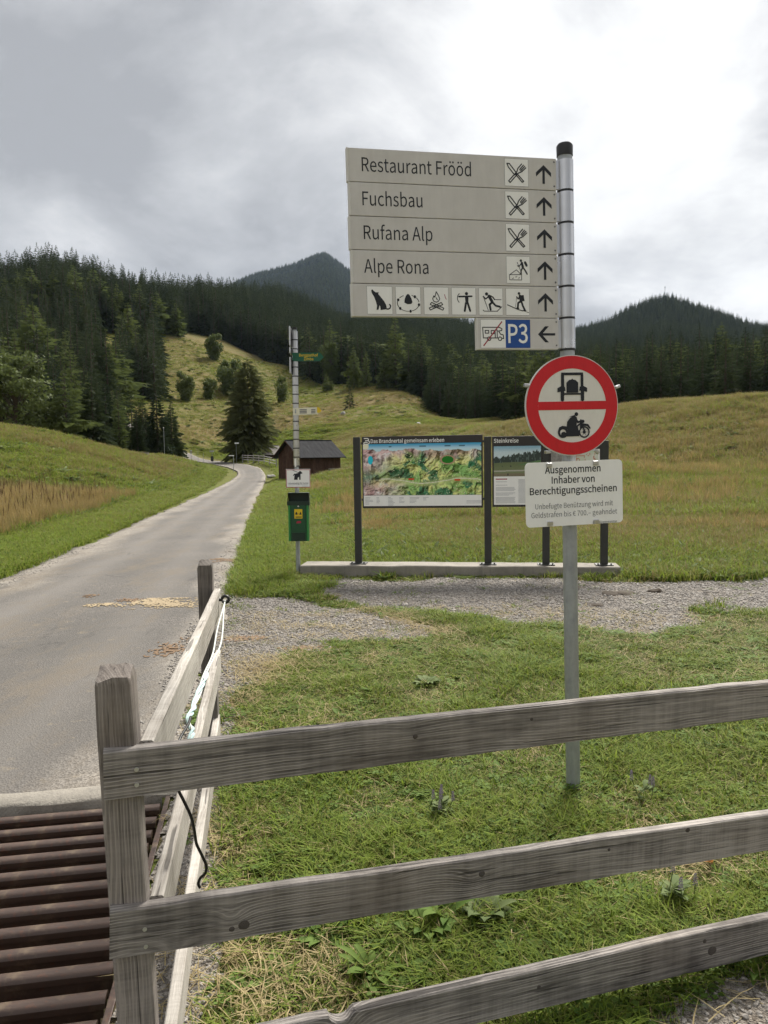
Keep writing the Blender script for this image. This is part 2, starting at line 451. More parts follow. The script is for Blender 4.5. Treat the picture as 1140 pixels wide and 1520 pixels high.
M['plate_cap'] = paint('plate_end_cap', (0.64, 0.62, 0.60), 0.5, 0.05)
M['tile'] = paint('white_tile', (0.86, 0.85, 0.84), 0.45, 0.05)
M['ink'] = paint('black_ink', (0.012, 0.014, 0.02), 0.55, 0.0)
M['ink_grey'] = paint('grey_ink', (0.13, 0.13, 0.14), 0.55, 0.0)
M['ink_pale'] = paint('pale_print', (0.42, 0.43, 0.45), 0.55, 0.0)
M['white'] = paint('white_sheet', (0.88, 0.87, 0.85), 0.42, 0.06, scale=6)
M['reflect'] = paint('cream_reflective_sheet', (0.74, 0.71, 0.66), 0.4, 0.06, scale=20)
M['red'] = paint('red_reflective_sheet', (0.62, 0.012, 0.020), 0.38, 0.12, scale=20)
M['blue'] = paint('blue_sheet', (0.012, 0.07, 0.30), 0.4, 0.06)
M['wine'] = paint('wine_red_ink', (0.33, 0.02, 0.045), 0.5, 0.05)
M['anthracite'] = paint('anthracite_steel', (0.036, 0.037, 0.034), 0.5, 0.2)
M['header'] = paint('dark_brown_header', (0.032, 0.027, 0.028), 0.5, 0.1)
M['green_sheet'] = paint('green_sheet', (0.006, 0.10, 0.055), 0.45, 0.1)
M['yellow'] = paint('yellow_sheet', (0.72, 0.50, 0.02), 0.45, 0.08)
M['cream'] = paint('cream_sheet', (0.72, 0.69, 0.55), 0.45, 0.05)
M['bin_green'] = paint('bin_green', (0.012, 0.075, 0.030), 0.4, 0.15)
M['bin_edge'] = paint('bin_bright_edge', (0.03, 0.22, 0.05), 0.4, 0.1)
M['bin_dark'] = paint('bin_dark_panel', (0.010, 0.030, 0.020), 0.4, 0.15)
M['black'] = paint('black_plastic', (0.012, 0.012, 0.012), 0.45, 0.0)
M['rope'] = paint('pale_rope', (0.62, 0.66, 0.62), 0.8, 0.2, scale=120)
M['rope_blue'] = paint('turquoise_rope', (0.50, 0.66, 0.66), 0.8, 0.2, scale=120)
M['nail'] = paint('zinc_nail', (0.55, 0.55, 0.54), 0.4, 0.05, metal=0.7)

# concrete
m, nt, b = new_mat('concrete'); v = objc(nt)
n1 = noise_n(nt, v, 3.0, 6, 0.65); n2 = noise_n(nt, v, 90.0, 3, 0.6)
col = mixc(nt, ramp(nt, n1, [(0.3, 0.0), (0.7, 1.0)]), (0.30, 0.275, 0.235), (0.19, 0.175, 0.15))
col = mixc(nt, ramp(nt, n2, [(0.5, 0.0), (0.75, 0.5)]), col, (0.13, 0.12, 0.105))
streak = noise_n(nt, mapping(nt, v, (9, 9, 0.5)), 1.0, 4, 0.6)
col = mixc(nt, ramp(nt, streak, [(0.52, 0.0), (0.72, 0.55)]), col, (0.12, 0.11, 0.10))
setp(nt, b, color=col, rough=0.9, spec=0.2, normal=bump(nt, n2, 0.5, 0.01)); M['concrete'] = m

# rails of the cattle grid: worn brown steel
m, nt, b = new_mat('rusty_rail'); v = objc(nt)
n1 = noise_n(nt, mapping(nt, v, (2.0, 14, 14)), 1.0, 5, 0.65); n2 = noise_n(nt, v, 45.0, 4, 0.6)
col = mixc(nt, ramp(nt, n1, [(0.3, 0.0), (0.7, 1.0)]), (0.032, 0.019, 0.015), (0.088, 0.056, 0.042))
col = mixc(nt, ramp(nt, n2, [(0.55, 0.0), (0.72, 0.75)]), col, (0.10, 0.042, 0.024))
mud = ramp(nt, noise_n(nt, v, 7.0, 6, 0.7), [(0.52, 0.0), (0.66, 0.8)])
col = mixc(nt, mud, col, (0.15, 0.11, 0.07))
setp(nt, b, color=col, rough=math_n(nt, 'ADD', math_n(nt, 'MULTIPLY', n2, 0.3), 0.38), spec=0.45, metal=0.15, normal=bump(nt, n2, 0.25, 0.004)); M['rail'] = m
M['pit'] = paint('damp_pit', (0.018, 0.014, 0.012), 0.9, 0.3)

# asphalt with chippings, pale wheel tracks, dirt
m, nt, b = new_mat('asphalt'); p = posn(nt)
e = attr(nt, 'edge'); tr = attr(nt, 'track'); ds = attr(nt, 'dirt')
chip = node(nt, 'ShaderNodeTexVoronoi', Vector=p, Scale=95.0)
cc = node(nt, 'ShaderNodeSeparateColor', i0=chip.outputs['Color']).outputs[0]
base = mixc(nt, cc, (0.060, 0.055, 0.050), (0.165, 0.151, 0.136))
big = noise_n(nt, p, 0.55, 6, 0.62); pat = noise_n(nt, p, 2.3, 6, 0.7)
col = mixc(nt, ramp(nt, big, [(0.38, 0.0), (0.60, 0.8)]), base, (0.088, 0.082, 0.075))
col = mixc(nt, math_n(nt, 'MULTIPLY', tr, 0.75), col, (0.165, 0.152, 0.137))
col = mixc(nt, math_n(nt, 'MULTIPLY', e, ramp(nt, pat, [(0.3, 0.4), (0.6, 1.0)])), col, mixc(nt, cc, (0.13, 0.115, 0.095), (0.31, 0.28, 0.24)))
col = mixc(nt, ramp(nt, noise_n(nt, p, 6.0, 5, 0.7), [(0.60, 0.0), (0.72, 0.6)]), col, (0.20, 0.165, 0.115))
crk = node(nt, 'ShaderNodeTexVoronoi', {'feature': 'DISTANCE_TO_EDGE'}, Vector=node(nt, 'ShaderNodeVectorMath', {'operation': 'ADD'}, i0=p, i1=node(nt, 'ShaderNodeVectorMath', {'operation': 'SCALE'}, i0=noise_n(nt, p, 1.4, 5, 0.6, out=1), Scale=1.2).outputs[0]).outputs[0], Scale=0.33)
cm = math_n(nt, 'MULTIPLY', ramp(nt, crk.outputs[0], [(0.002, 1.0), (0.006, 0.0)]), ramp(nt, noise_n(nt, p, 0.35, 2), [(0.55, 0.0), (0.62, 0.6)]))
col = mixc(nt, cm, col, (0.05, 0.048, 0.045))
st_v = mapping(nt, p, (1.0, 0.35, 1.0))
stain = ramp(nt, noise_n(nt, st_v, 1.7, 6, 0.72), [(0.50, 0.0), (0.66, 0.65)])
col = mixc(nt, stain, col, (0.135, 0.112, 0.084))
wet = ramp(nt, noise_n(nt, mapping(nt, p, (1.6, 0.5, 1.0), (4, 7, 0)), 1.3, 5, 0.7), [(0.62, 0.0), (0.68, 0.55)])
col = mixc(nt, wet, col, (0.060, 0.056, 0.052))
dirtn = noise_n(nt, p, 26.0, 4, 0.7)
saw = mixc(nt, dirtn, (0.20, 0.12, 0.05), (0.50, 0.36, 0.17))
col = mixc(nt, math_n(nt, 'MULTIPLY', ds, ramp(nt, dirtn, [(0.36, 0.35), (0.55, 1.0)])), col, saw)
h = math_n(nt, 'ADD', chip.outputs['Distance'], math_n(nt, 'MULTIPLY', pat, 0.6))
setp(nt, b, color=col, rough=0.88, spec=0.25, normal=bump(nt, h, 0.5, 0.008)); M['asphalt'] = m

# gravel
m, nt, b = new_mat('gravel'); p = posn(nt)
vo = node(nt, 'ShaderNodeTexVoronoi', Vector=p, Scale=62.0, Randomness=1.0)
vo2 = node(nt, 'ShaderNodeTexVoronoi', Vector=p, Scale=140.0, Randomness=1.0)
c1 = node(nt, 'ShaderNodeSeparateColor', i0=vo.outputs['Color']).outputs[0]
col = mixc(nt, c1, (0.115, 0.10, 0.085), (0.33, 0.30, 0.265))
col = mixc(nt, ramp(nt, vo.outputs['Distance'], [(0.5, 0.0), (0.9, 0.8)]), col, (0.075, 0.065, 0.055))
bigg = noise_n(nt, p, 1.1, 5, 0.65)
col = mixc(nt, ramp(nt, bigg, [(0.5, 0.0), (0.75, 0.6)]), col, (0.20, 0.155, 0.105))
col = mixc(nt, ramp(nt, noise_n(nt, p, 2.6, 5, 0.7), [(0.60, 0.0), (0.70, 0.7)]), col, (0.12, 0.12, 0.045))
setp(nt, b, color=col, rough=0.92, spec=0.2, normal=bump(nt, math_n(nt, 'SUBTRACT', 1.0, math_n(nt, 'ADD', vo.outputs['Distance'], vo2.outputs['Distance'])), 0.8, 0.012)); M['gravel'] = m
M['pebble'] = foliage('pebble', (0.135, 0.12, 0.105), (0.36, 0.335, 0.305), 0.0)
M['rock'] = paint('grey_rock', (0.34, 0.33, 0.31), 0.9, 0.35, scale=20)
M['dung'] = paint('dry_dung', (0.055, 0.040, 0.026), 0.95, 0.3, scale=40)

# meadow ground
m, nt, b = new_mat('meadow'); p = posn(nt)
dry = attr(nt, 'dry'); lush = attr(nt, 'lush'); wood_a = attr(nt, 'woods'); bare = attr(nt, 'bare')
sp = node(nt, 'ShaderNodeSeparateXYZ', i0=p)
n_a = noise_n(nt, p, 0.07, 5, 0.6); n_b = noise_n(nt, p, 0.6, 6, 0.65); n_c = noise_n(nt, p, 9.0, 5, 0.7)
warpz = math_n(nt, 'ADD', math_n(nt, 'MULTIPLY', sp.outputs[2], 3.6), math_n(nt, 'MULTIPLY', noise_n(nt, p, 0.12, 4, 0.6), 16.0))
terr = math_n(nt, 'ADD', math_n(nt, 'MULTIPLY', math_n(nt, 'SINE', warpz), 0.5), 0.5)
terr_a = attr(nt, 'slope')
terr = math_n(nt, 'MULTIPLY', terr, terr_a)
green = mixc(nt, n_b, (0.076, 0.084, 0.018), (0.130, 0.122, 0.036))
green = mixc(nt, lush, green, mixc(nt, n_b, (0.068, 0.098, 0.015), (0.12, 0.142, 0.029)))
straw = mixc(nt, n_c, (0.115, 0.083, 0.030), (0.195, 0.145, 0.062))
dfac = math_n(nt, 'ADD', dry, math_n(nt, 'SUBTRACT', math_n(nt, 'MULTIPLY', n_b, 0.7), 0.35), clamp=True)
dfac = math_n(nt, 'ADD', dfac, math_n(nt, 'MULTIPLY', terr, 0.35), clamp=True)
col = mixc(nt, dfac, green, straw)
col = mixc(nt, ramp(nt, n_c, [(0.35, 0.5), (0.55, 0.0)]), col, (0.05, 0.058, 0.018))
soil = mixc(nt, n_c, (0.07, 0.05, 0.034), (0.15, 0.11, 0.075))
col = mixc(nt, math_n(nt, 'MULTIPLY', bare, ramp(nt, n_c, [(0.3, 0.5), (0.6, 1.0)])), col, soil)
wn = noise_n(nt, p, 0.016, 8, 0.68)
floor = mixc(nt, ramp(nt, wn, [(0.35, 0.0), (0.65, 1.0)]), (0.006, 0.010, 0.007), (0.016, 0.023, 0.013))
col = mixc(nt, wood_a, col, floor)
hh = math_n(nt, 'ADD', math_n(nt, 'MULTIPLY', n_c, 0.35), math_n(nt, 'ADD', math_n(nt, 'MULTIPLY', n_b, 1.2), math_n(nt, 'MULTIPLY', terr, 0.6)))
setp(nt, b, color=col, rough=0.95, spec=math_n(nt, 'SUBTRACT', 0.08, math_n(nt, 'MULTIPLY', wood_a, 0.08)), normal=bump(nt, hh, 0.7, 0.25)); M['meadow'] = m

M['blade'] = foliage('grass_blade', (0.105, 0.170, 0.018), (0.235, 0.290, 0.046), 0.45)
M['blade_dark'] = foliage('grass_blade_dark', (0.035, 0.068, 0.010), (0.085, 0.125, 0.020), 0.35)
M['blade_light'] = foliage('grass_blade_light', (0.19, 0.23, 0.045), (0.32, 0.33, 0.10), 0.45)
M['blade_dull'] = foliage('grass_blade_dull', (0.130, 0.138, 0.032), (0.225, 0.215, 0.066), 0.4)
M['blade_dry'] = foliage('straw_blade', (0.27, 0.21, 0.10), (0.46, 0.38, 0.21), 0.35)
M['meadow_dry'] = foliage('meadow_straw', (0.175, 0.130, 0.056), (0.29, 0.225, 0.11), 0.35)
M['blade_rust'] = foliage('rust_grass', (0.22, 0.165, 0.062), (0.34, 0.255, 0.11), 0.35)
M['seed'] = foliage('seed_head', (0.11, 0.065, 0.035), (0.20, 0.13, 0.07), 0.1)
M['herb'] = foliage('herb_leaf', (0.07, 0.13, 0.022), (0.15, 0.215, 0.045), 0.35)
M['mint'] = foliage('grey_green_leaf', (0.10, 0.145, 0.05), (0.17, 0.205, 0.08), 0.3)
M['spike'] = foliage('mauve_flower', (0.24, 0.20, 0.26), (0.36, 0.31, 0.37), 0.2)
M['dead_leaf'] = foliage('dead_leaf', (0.32, 0.15, 0.045), (0.42, 0.22, 0.08), 0.3)
M['spruce'] = foliage('spruce_needles', (0.014, 0.026, 0.012), (0.060, 0.078, 0.033), 0.22)
M['spruce_lone'] = foliage('spruce_needles_mossy', (0.075, 0.088, 0.034), (0.125, 0.132, 0.054), 0.35)
M['larch'] = foliage('larch_needles', (0.075, 0.100, 0.032), (0.125, 0.150, 0.050), 0.35)
M['leaf'] = foliage('broad_leaves', (0.070, 0.095, 0.030), (0.120, 0.145, 0.050), 0.35)
M['bark'] = paint('bark', (0.085, 0.065, 0.05), 0.95, 0.35, scale=5)
m, nt, b = new_mat('sheet_roof'); v = objc(nt); s = node(nt, 'ShaderNodeSeparateXYZ', i0=v)
w = math_n(nt, 'SINE', math_n(nt, 'MULTIPLY', s.outputs[0], 62.0))
n1 = noise_n(nt, mapping(nt, v, (3, 0.6, 0.6)), 1.6, 5, 0.65)
setp(nt, b, color=mixc(nt, ramp(nt, n1, [(0.3, 0.0), (0.7, 1.0)]), (0.026, 0.027, 0.030), (0.055, 0.055, 0.058)), rough=0.95, spec=0.08, normal=bump(nt, w, 0.6, 0.03)); M['roof'] = m
M['old_roof'] = paint('old_shingle', (0.17, 0.155, 0.14), 0.9, 0.3, scale=6)

# ------------------------------------------------------------------ terrain: a polar height field round the camera
def az_of(px): d = ray(px, 680.0); return math.atan2(d.x, d.y)
def hy(px, py, d): r = ray(px, py); return CAM_H + d * r.z / math.hypot(r.x, r.y)
# per photograph column: (distance, 'h', height) or (distance, 'y', row where the ground is seen)
PROF = {
 -700: [(14,'h',0),(30,'h',.8),(60,'y',600),(90,'y',590),(170,'y',540),(300,'y',470),(400,'y',470),(900,'h',50),(2500,'h',120)],
 -350: [(14,'h',0),(32,'h',.4),(60,'y',612),(85,'y',625),(170,'y',550),(300,'y',462),(360,'y',465),(900,'h',55),(2500,'h',120)],
 0:    [(16,'h',0),(32,'h',.15),(46,'y',665),(58,'y',637),(66,'y',640),(88,'h',3.0),(120,'y',622),(170,'y',560),(230,'y',500),(300,'y',444),(335,'y',446),(450,'h',55),(900,'h',55),(2500,'h',120)],
 90:   [(18,'h',0),(34,'h',.1),(50,'y',666),(60,'y',646),(68,'y',650),(90,'h',2.6),(120,'y',630),(170,'y',565),(230,'y',492),(300,'y',414),(335,'y',417),(450,'h',58),(900,'h',58),(2500,'h',120)],
 140:  [(19,'h',0),(36,'h',.1),(52,'y',673),(62,'y',657),(70,'y',660),(91,'h',2.4),(120,'y',638),(175,'y',565),(235,'y',498),(300,'y',428),(340,'y',431),(450,'h',57),(900,'h',60),(2500,'h',130)],
 180:  [(20,'h',0),(38,'h',.1),(54,'y',678),(64,'y',666),(72,'y',670),(92,'h',2.3),(120,'y',645),(180,'y',565),(240,'y',505),(310,'y',448),(345,'y',450),(450,'h',55),(900,'h',60),(2500,'h',140)],
 260:  [(25,'h',0),(48,'h',.05),(62,'y',694),(72,'y',686),(80,'y',687),(112,'y',682),(122,'y',680),(150,'y',622),(200,'y',556),(245,'y',500),(330,'y',458),(380,'y',459),(600,'h',75),(2500,'y',470)],
 330:  [(30,'h',0),(60,'h',0),(75,'h',.5),(98,'y',690),(118,'y',684),(126,'y',680),(145,'y',648),(190,'y',585),(242,'y',520),(345,'y',462),(400,'y',457),(600,'h',85),(2500,'y',438)],
 365:  [(30,'h',0),(58,'h',0),(75,'h',.5),(96,'y',688),(112,'y',676),(145,'y',645),(190,'y',588),(242,'y',532),(350,'y',484),(430,'y',456),(600,'h',95),(2500,'y',417)],
 400:  [(30,'h',0),(57,'h',0),(75,'h',.6),(100,'y',676),(140,'y',642),(190,'y',592),(242,'y',548),(350,'y',502),(480,'y',452),(600,'y',450),(900,'h',110),(2500,'y',404)],
 440:  [(28,'h',0),(55,'h',0),(70,'y',698),(100,'y',670),(150,'y',626),(200,'y',583),(225,'y',565),(350,'y',512),(480,'y',468),(600,'y',462),(900,'h',115),(2500,'y',392)],
 487:  [(25,'h',0),(48,'h',.1),(62,'y',697),(80,'y',676),(110,'y',653),(150,'y',620),(205,'y',578),(300,'y',537),(450,'y',498),(600,'y',476),(900,'h',120),(2500,'y',372)],
 520:  [(22,'h',0),(45,'h',.25),(62,'y',690),(80,'y',670),(110,'y',646),(150,'y',612),(195,'y',578),(300,'y',545),(450,'y',512),(600,'y',498),(900,'h',120),(2500,'y',400)],
 560:  [(20,'h',0),(40,'h',.3),(60,'y',692),(80,'y',668),(110,'y',640),(150,'y',604),(185,'y',578),(205,'y',580),(260,'y',562),(400,'y',512),(600,'y',476),(900,'h',120),(2500,'y',428)],
 600:  [(20,'h',0),(40,'h',.4),(60,'y',688),(80,'y',664),(110,'y',636),(140,'y',604),(172,'y',578),(195,'y',584),(260,'y',565),(400,'y',518),(600,'y',480),(900,'h',120),(2500,'y',445)],
 640:  [(20,'h',.05),(40,'h',.5),(60,'y',680),(80,'y',655),(105,'y',634),(130,'y',624),(150,'y',614),(200,'y',592),(400,'y',530),(600,'y',488),(900,'h',115),(2500,'y',455)],
 720:  [(18,'h',.05),(32,'h',.5),(48,'y',684),(60,'y',655),(70,'y',636),(78,'y',638),(90,'y',640),(130,'y',625),(200,'y',602),(400,'y',545),(600,'y',510),(900,'y',482),(1100,'h',150),(2500,'h',180)],
 800:  [(17,'h',.05),(28,'h',.5),(42,'y',686),(55,'y',640),(62,'y',624),(70,'y',627),(85,'y',634),(130,'y',620),(300,'y',575),(600,'y',528),(900,'y',502),(1100,'h',130),(2500,'h',180)],
 900:  [(16,'h',.03),(26,'h',.45),(38,'y',690),(50,'y',632),(58,'y',608),(66,'y',611),(80,'y',622),(130,'y',615),(300,'y',585),(500,'y',548),(750,'y',512),(950,'y',482),(1100,'h',150),(2500,'h',180)],
 940:  [(16,'h',.03),(25,'h',.42),(37,'y',690),(49,'y',629),(57,'y',604),(65,'y',607),(80,'y',618),(130,'y',613),(300,'y',585),(500,'y',550),(750,'y',498),(950,'y',458),(1100,'h',170),(2500,'h',180)],
 985:  [(16,'h',.03),(25,'h',.4),(37,'y',690),(48,'y',626),(56,'y',600),(64,'y',603),(80,'y',615),(130,'y',612),(300,'y',585),(500,'y',550),(750,'y',490),(950,'y',443),(1100,'h',180),(2500,'h',180)],
 1060: [(15,'h',.03),(24,'h',.4),(36,'y',690),(47,'y',621),(54,'y',594),(62,'y',597),(80,'y',610),(130,'y',610),(300,'y',585),(500,'y',555),(750,'y',504),(950,'y',466),(1100,'h',165),(2500,'h',180)],
 1100: [(15,'h',.03),(24,'h',.4),(36,'y',690),(46,'y',618),(53,'y',591),(61,'y',594),(80,'y',608),(130,'y',609),(300,'y',587),(500,'y',558),(750,'y',512),(950,'y',484),(1100,'h',155),(2500,'h',170)],
 1140: [(15,'h',.03),(24,'h',.4),(35,'y',690),(46,'y',616),(52,'y',588),(60,'y',591),(80,'y',606),(130,'y',608),(300,'y',588),(500,'y',560),(750,'y',515),(950,'y',492),(1100,'h',150),(2500,'h',180)],
 1500: [(14,'h',0),(24,'h',.4),(35,'y',690),(46,'y',610),(52,'y',582),(62,'y',586),(130,'y',600),(300,'y',585),(600,'y',530),(950,'y',470),(2500,'h',180)],
 1900: [(14,'h',0),(30,'h',.6),(50,'y',585),(130,'y',590),(300,'y',580),(600,'y',530),(950,'y',480),(2500,'h',180)],
}
def gauss_smooth(a, sig, axis):
    n = int(sig * 3) + 1; k = np.exp(-0.5 * (np.arange(-n, n + 1) / sig) ** 2); k /= k.sum()
    pad = [(0, 0)] * a.ndim; pad[axis] = (n, n)
    return np.apply_along_axis(lambda r: np.convolve(r, k, 'valid'), axis, np.pad(a, pad, mode='edge'))
LD0, LD1, NLD = math.log(2.0), math.log(6000.0), 620
LDG = np.linspace(LD0, LD1, NLD)
_keys = sorted(PROF); _az = np.array([az_of(k) for k in _keys])
_tab = []
for k in _keys:
    ds = [2.0]; hs = [0.0]
    for d, t, v in PROF[k]:
        ds.append(d); hs.append(v if t == 'h' else hy(k, v, d))
    ds.append(6000); hs.append(hs[-1])
    _tab.append(np.interp(np.exp(LDG), ds, hs))
_tab = np.array(_tab)
# full circle: behind the camera the land runs on gently
AZG = np.linspace(-math.pi, math.pi, 1441)
back = np.interp(np.exp(LDG), [2, 30, 80, 200, 600, 2500, 6000], [0, .3, 2, 12, 40, 120, 120])
az_all = np.concatenate([[-math.pi, -2.0], _az, [2.0, math.pi]])
tab_all = np.vstack([back, back, _tab, back, back])
HT = np.empty((len(AZG), NLD))
for j in range(NLD): HT[:, j] = np.interp(AZG, az_all, tab_all[:, j])
HS = gauss_smooth(gauss_smooth(HT, 4.0, 0), 3.2, 1); HF = gauss_smooth(HT, 0.7, 0)
_w = sstep(math.log(450), math.log(900), LDG)[None, :]; HT = HS * (1 - _w) + HF * _w

def H(x, y):
    x = np.asarray(x, float); y = np.asarray(y, float)
    d = np.maximum(np.hypot(x, y), 2.0); a = np.arctan2(x, y)
    fa = (a + math.pi) / (2 * math.pi) * 1440; fl = (np.log(d) - LD0) / (LD1 - LD0) * (NLD - 1)
    ia = np.clip(np.floor(fa).astype(int), 0, 1439); il = np.clip(np.floor(fl).astype(int), 0, NLD - 2)
    ta = fa - ia; tl = np.clip(fl - il, 0, 1)
    h = (HT[ia, il] * (1 - ta) + HT[ia + 1, il] * ta) * (1 - tl) + (HT[ia, il + 1] * (1 - ta) + HT[ia + 1, il + 1] * ta) * tl
    h = h + 0.03 * sstep(3, 8, d) * (fbm(x * 0.35, y * 0.35, 3, 2) - 0.5)
    off = road_off(x, y)
    keep = sstep(0.2, 5.0, off)
    h = h + keep * sstep(14, 34, d) * (1 - sstep(120, 200, d)) * 0.30 * (fbm(x * 0.42, y * 0.42, 9, 2) - 0.5)
    h = h + keep * sstep(11, 30, d) * 0.75 * (fbm(x * 0.13, y * 0.13, 5, 3) - 0.5)
    h = h + keep * sstep(40, 90, d) * (1 - sstep(250, 400, d)) * 1.5 * (fbm(x * 0.085, y * 0.085, 6, 3) - 0.5)
    h = h + keep * sstep(55, 140, d) * 2.6 * (fbm(x * 0.035, y * 0.035, 8, 4) - 0.5)
    h = h + sstep(1100, 2000, d) * 20 * (np.abs(fbm(x * 0.0042, y * 0.0042, 21, 5) - 0.5) * -2 + 0.22)
    return h
def Hs(x, y): return float(H(np.array([x]), np.array([y]))[0])

# ------------------------------------------------------------------ road course (edges on the ground, metres)
GRID_A, GRID_B = G(252, 1183), G(166, 1500)              # right edge of the cattle grid
RD = Vector((GRID_A.x - GRID_B.x, GRID_A.y - GRID_B.y, 0)).normalized()   # along the road
RN = Vector((RD.y, -RD.x, 0))                                             # to the right
def edge_pts(pix, far):
    p = [G(a, b) for a, b in pix]
    return [(q.x, q.y) for q in p] + [(math.sin(az_of(a)) * d, math.cos(az_of(a)) * d) for a, d in far]
e_right = edge_pts([(346, 862), (362, 800), (373, 760), (381, 737), (391, 718)], [(394, 66), (386, 79), (362, 92), (330, 106), (302, 118), (285, 124), (240, 131), (150, 136), (60, 140)])
e_left = edge_pts([(0, 862), (100, 820), (190, 783), (300, 735), (336, 718)], [(352, 68), (352, 76), (336, 87), (306, 100), (280, 113), (262, 119), (232, 125), (150, 130), (60, 134)])
S0 = GRID_A + RD * 0.02
e_right = [(S0.x - 0.02, S0.y)] + [(G(330, 935).x, G(330, 935).y)] + e_right
sl = S0 - RN * 3.45
e_left = [(sl.x, sl.y), (sl.x + RD.x * 3.2, sl.y + RD.y * 3.2)] + e_left
def resample(pts, n):
    P = np.array(pts); t = np.concatenate([[0], np.cumsum(np.hypot(*np.diff(P, axis=0).T))]); t /= t[-1]
    # Catmull-Rom smoothing
    u = np.linspace(0, 1, n) ** 1.7
    o = np.stack([np.interp(u, t, P[:, 0]), np.interp(u, t, P[:, 1])], 1)
    for _ in range(6):
        o[1:-1] = 0.25 * o[:-2] + 0.5 * o[1:-1] + 0.25 * o[2:]
    return o
NR = 320
EL, ER = resample(e_left, NR), resample(e_right, NR)
RC = 0.5 * (EL + ER); RW = 0.5 * np.hypot(*(EL - ER).T)
_rc = RC[::3]; _rw = RW[::3]
def road_off(x, y):
    """distance outside the road edge (negative on the road)"""
    x = np.asarray(x, float); y = np.asarray(y, float); best = np.full(x.shape, 1e9)
    near = (np.abs(x) < 140) & (y > 1.0) & (y < 160)
    if not near.any(): return best
    xs, ys = x[near], y[near]; bb = np.full(xs.shape, 1e9)
    A = _rc[:-1]; B = _rc[1:]
    for i in range(len(A)):
        ax, ay = A[i]; bx, by = B[i]; dx, dy = bx - ax, by - ay
        t = np.clip(((xs - ax) * dx + (ys - ay) * dy) / (dx * dx + dy * dy + 1e-12), 0, 1)
        bb = np.minimum(bb, np.hypot(xs - ax - t * dx, ys - ay - t * dy) - (_rw[i] * (1 - t) + _rw[i + 1] * t))
    best[near] = bb
    return best

# ------------------------------------------------------------------ areas on the near ground (pixel outlines dropped on level ground)
def gpoly(pix): return np.array([[G(a, b).x, G(a, b).y] for a, b in pix])
def inpoly(x, y, P):
    x = np.asarray(x); y = np.asarray(y); r = np.zeros(x.shape, bool); j = len(P) - 1
    for i in range(len(P)):
        c = ((P[i, 1] > y) != (P[j, 1] > y)) & (x < (P[j, 0] - P[i, 0]) * (y - P[i, 1]) / (P[j, 1] - P[i, 1] + 1e-12) + P[i, 0])
        r ^= c; j = i
    return r
GRAV = [gpoly([(468, 872), (500, 863), (600, 860), (760, 862), (925, 864), (1010, 868), (1140, 862), (1300, 858), (1300, 900), (1140, 903), (1040, 918), (950, 932), (850, 938), (760, 938), (690, 925), (640, 912), (590, 903), (535, 897), (500, 888)]),
        gpoly([(352, 884), (400, 890), (470, 893), (530, 905), (580, 920), (620, 938), (650, 950), (600, 957), (530, 960), (440, 972), (395, 993), (362, 1030), (345, 1062), (322, 1085), (300, 1030), (318, 960), (330, 920)]),
        gpoly([(930, 1540), (980, 1500), (1060, 1474), (1140, 1462), (1260, 1465), (1300, 1620), (900, 1620)]),
        ]
DRYP = [gpoly([(300, 1420), (420, 1385), (520, 1395), (560, 1440), (500, 1500), (380, 1530), (290, 1490)]),
        gpoly([(900, 1290), (1040, 1250), (1140, 1240), (1180, 1300), (1040, 1330), (930, 1340)]),
        gpoly([(860, 1160), (960, 1180), (1000, 1240), (900, 1240)]),
        gpoly([(330, 1200), (420, 1190), (430, 1250), (340, 1290)]),
        gpoly([(540, 1160), (640, 1200), (560, 1260), (470, 1230)]),
        gpoly([(345, 985), (420, 975), (420, 1010), (350, 1060)]),
        gpoly([(525, 890), (600, 915), (700, 945), (640, 945), (540, 905)])]
def strip_right(x, y):                    # metres right of the grid's right edge line
    return (x - GRID_A.x) * RN.x + (y - GRID_A.y) * RN.y
def along_road(x, y): return (x - GRID_A.x) * RD.x + (y - GRID_A.y) * RD.y
def gravel_mask(x, y):
    wx = x + 0.22 * (fbm(x * 2.2, y * 2.2, 31, 3) - 0.5) * sstep(1, 6, np.hypot(x, y)) * 2
    wy = y + 0.5 * (fbm(x * 1.8, y * 1.8, 37, 3) - 0.5) * sstep(1, 6, np.hypot(x, y)) * 2
    r = np.zeros(np.shape(x), bool)
    for P in GRAV: r |= inpoly(wx, wy, P)
    s = strip_right(x, y); a = along_road(x, y)
    r |= (s > 0.0) & (s < 0.24 + 0.1 * fbm(x * 3, y * 3, 3, 2)) & (a > -3.2) & (a < 1.0)
    return r
def grid_mask(x, y, inset=0.0):
    s = strip_right(x, y); a = along_road(x, y)
    return (s < 0.0 - inset) & (s > -4.2) & (a < 0.03 - inset) & (a > -2.55 + inset)
def dry_near(x, y):
    r = np.zeros(np.shape(x))
    wx = x + 0.25 * (fbm(x * 3, y * 3, 41, 3) - 0.5); wy = y + 0.25 * (fbm(x * 3, y * 3, 43, 3) - 0.5)
    for P in DRYP: r = np.maximum(r, inpoly(wx, wy, P).astype(float))
    return r

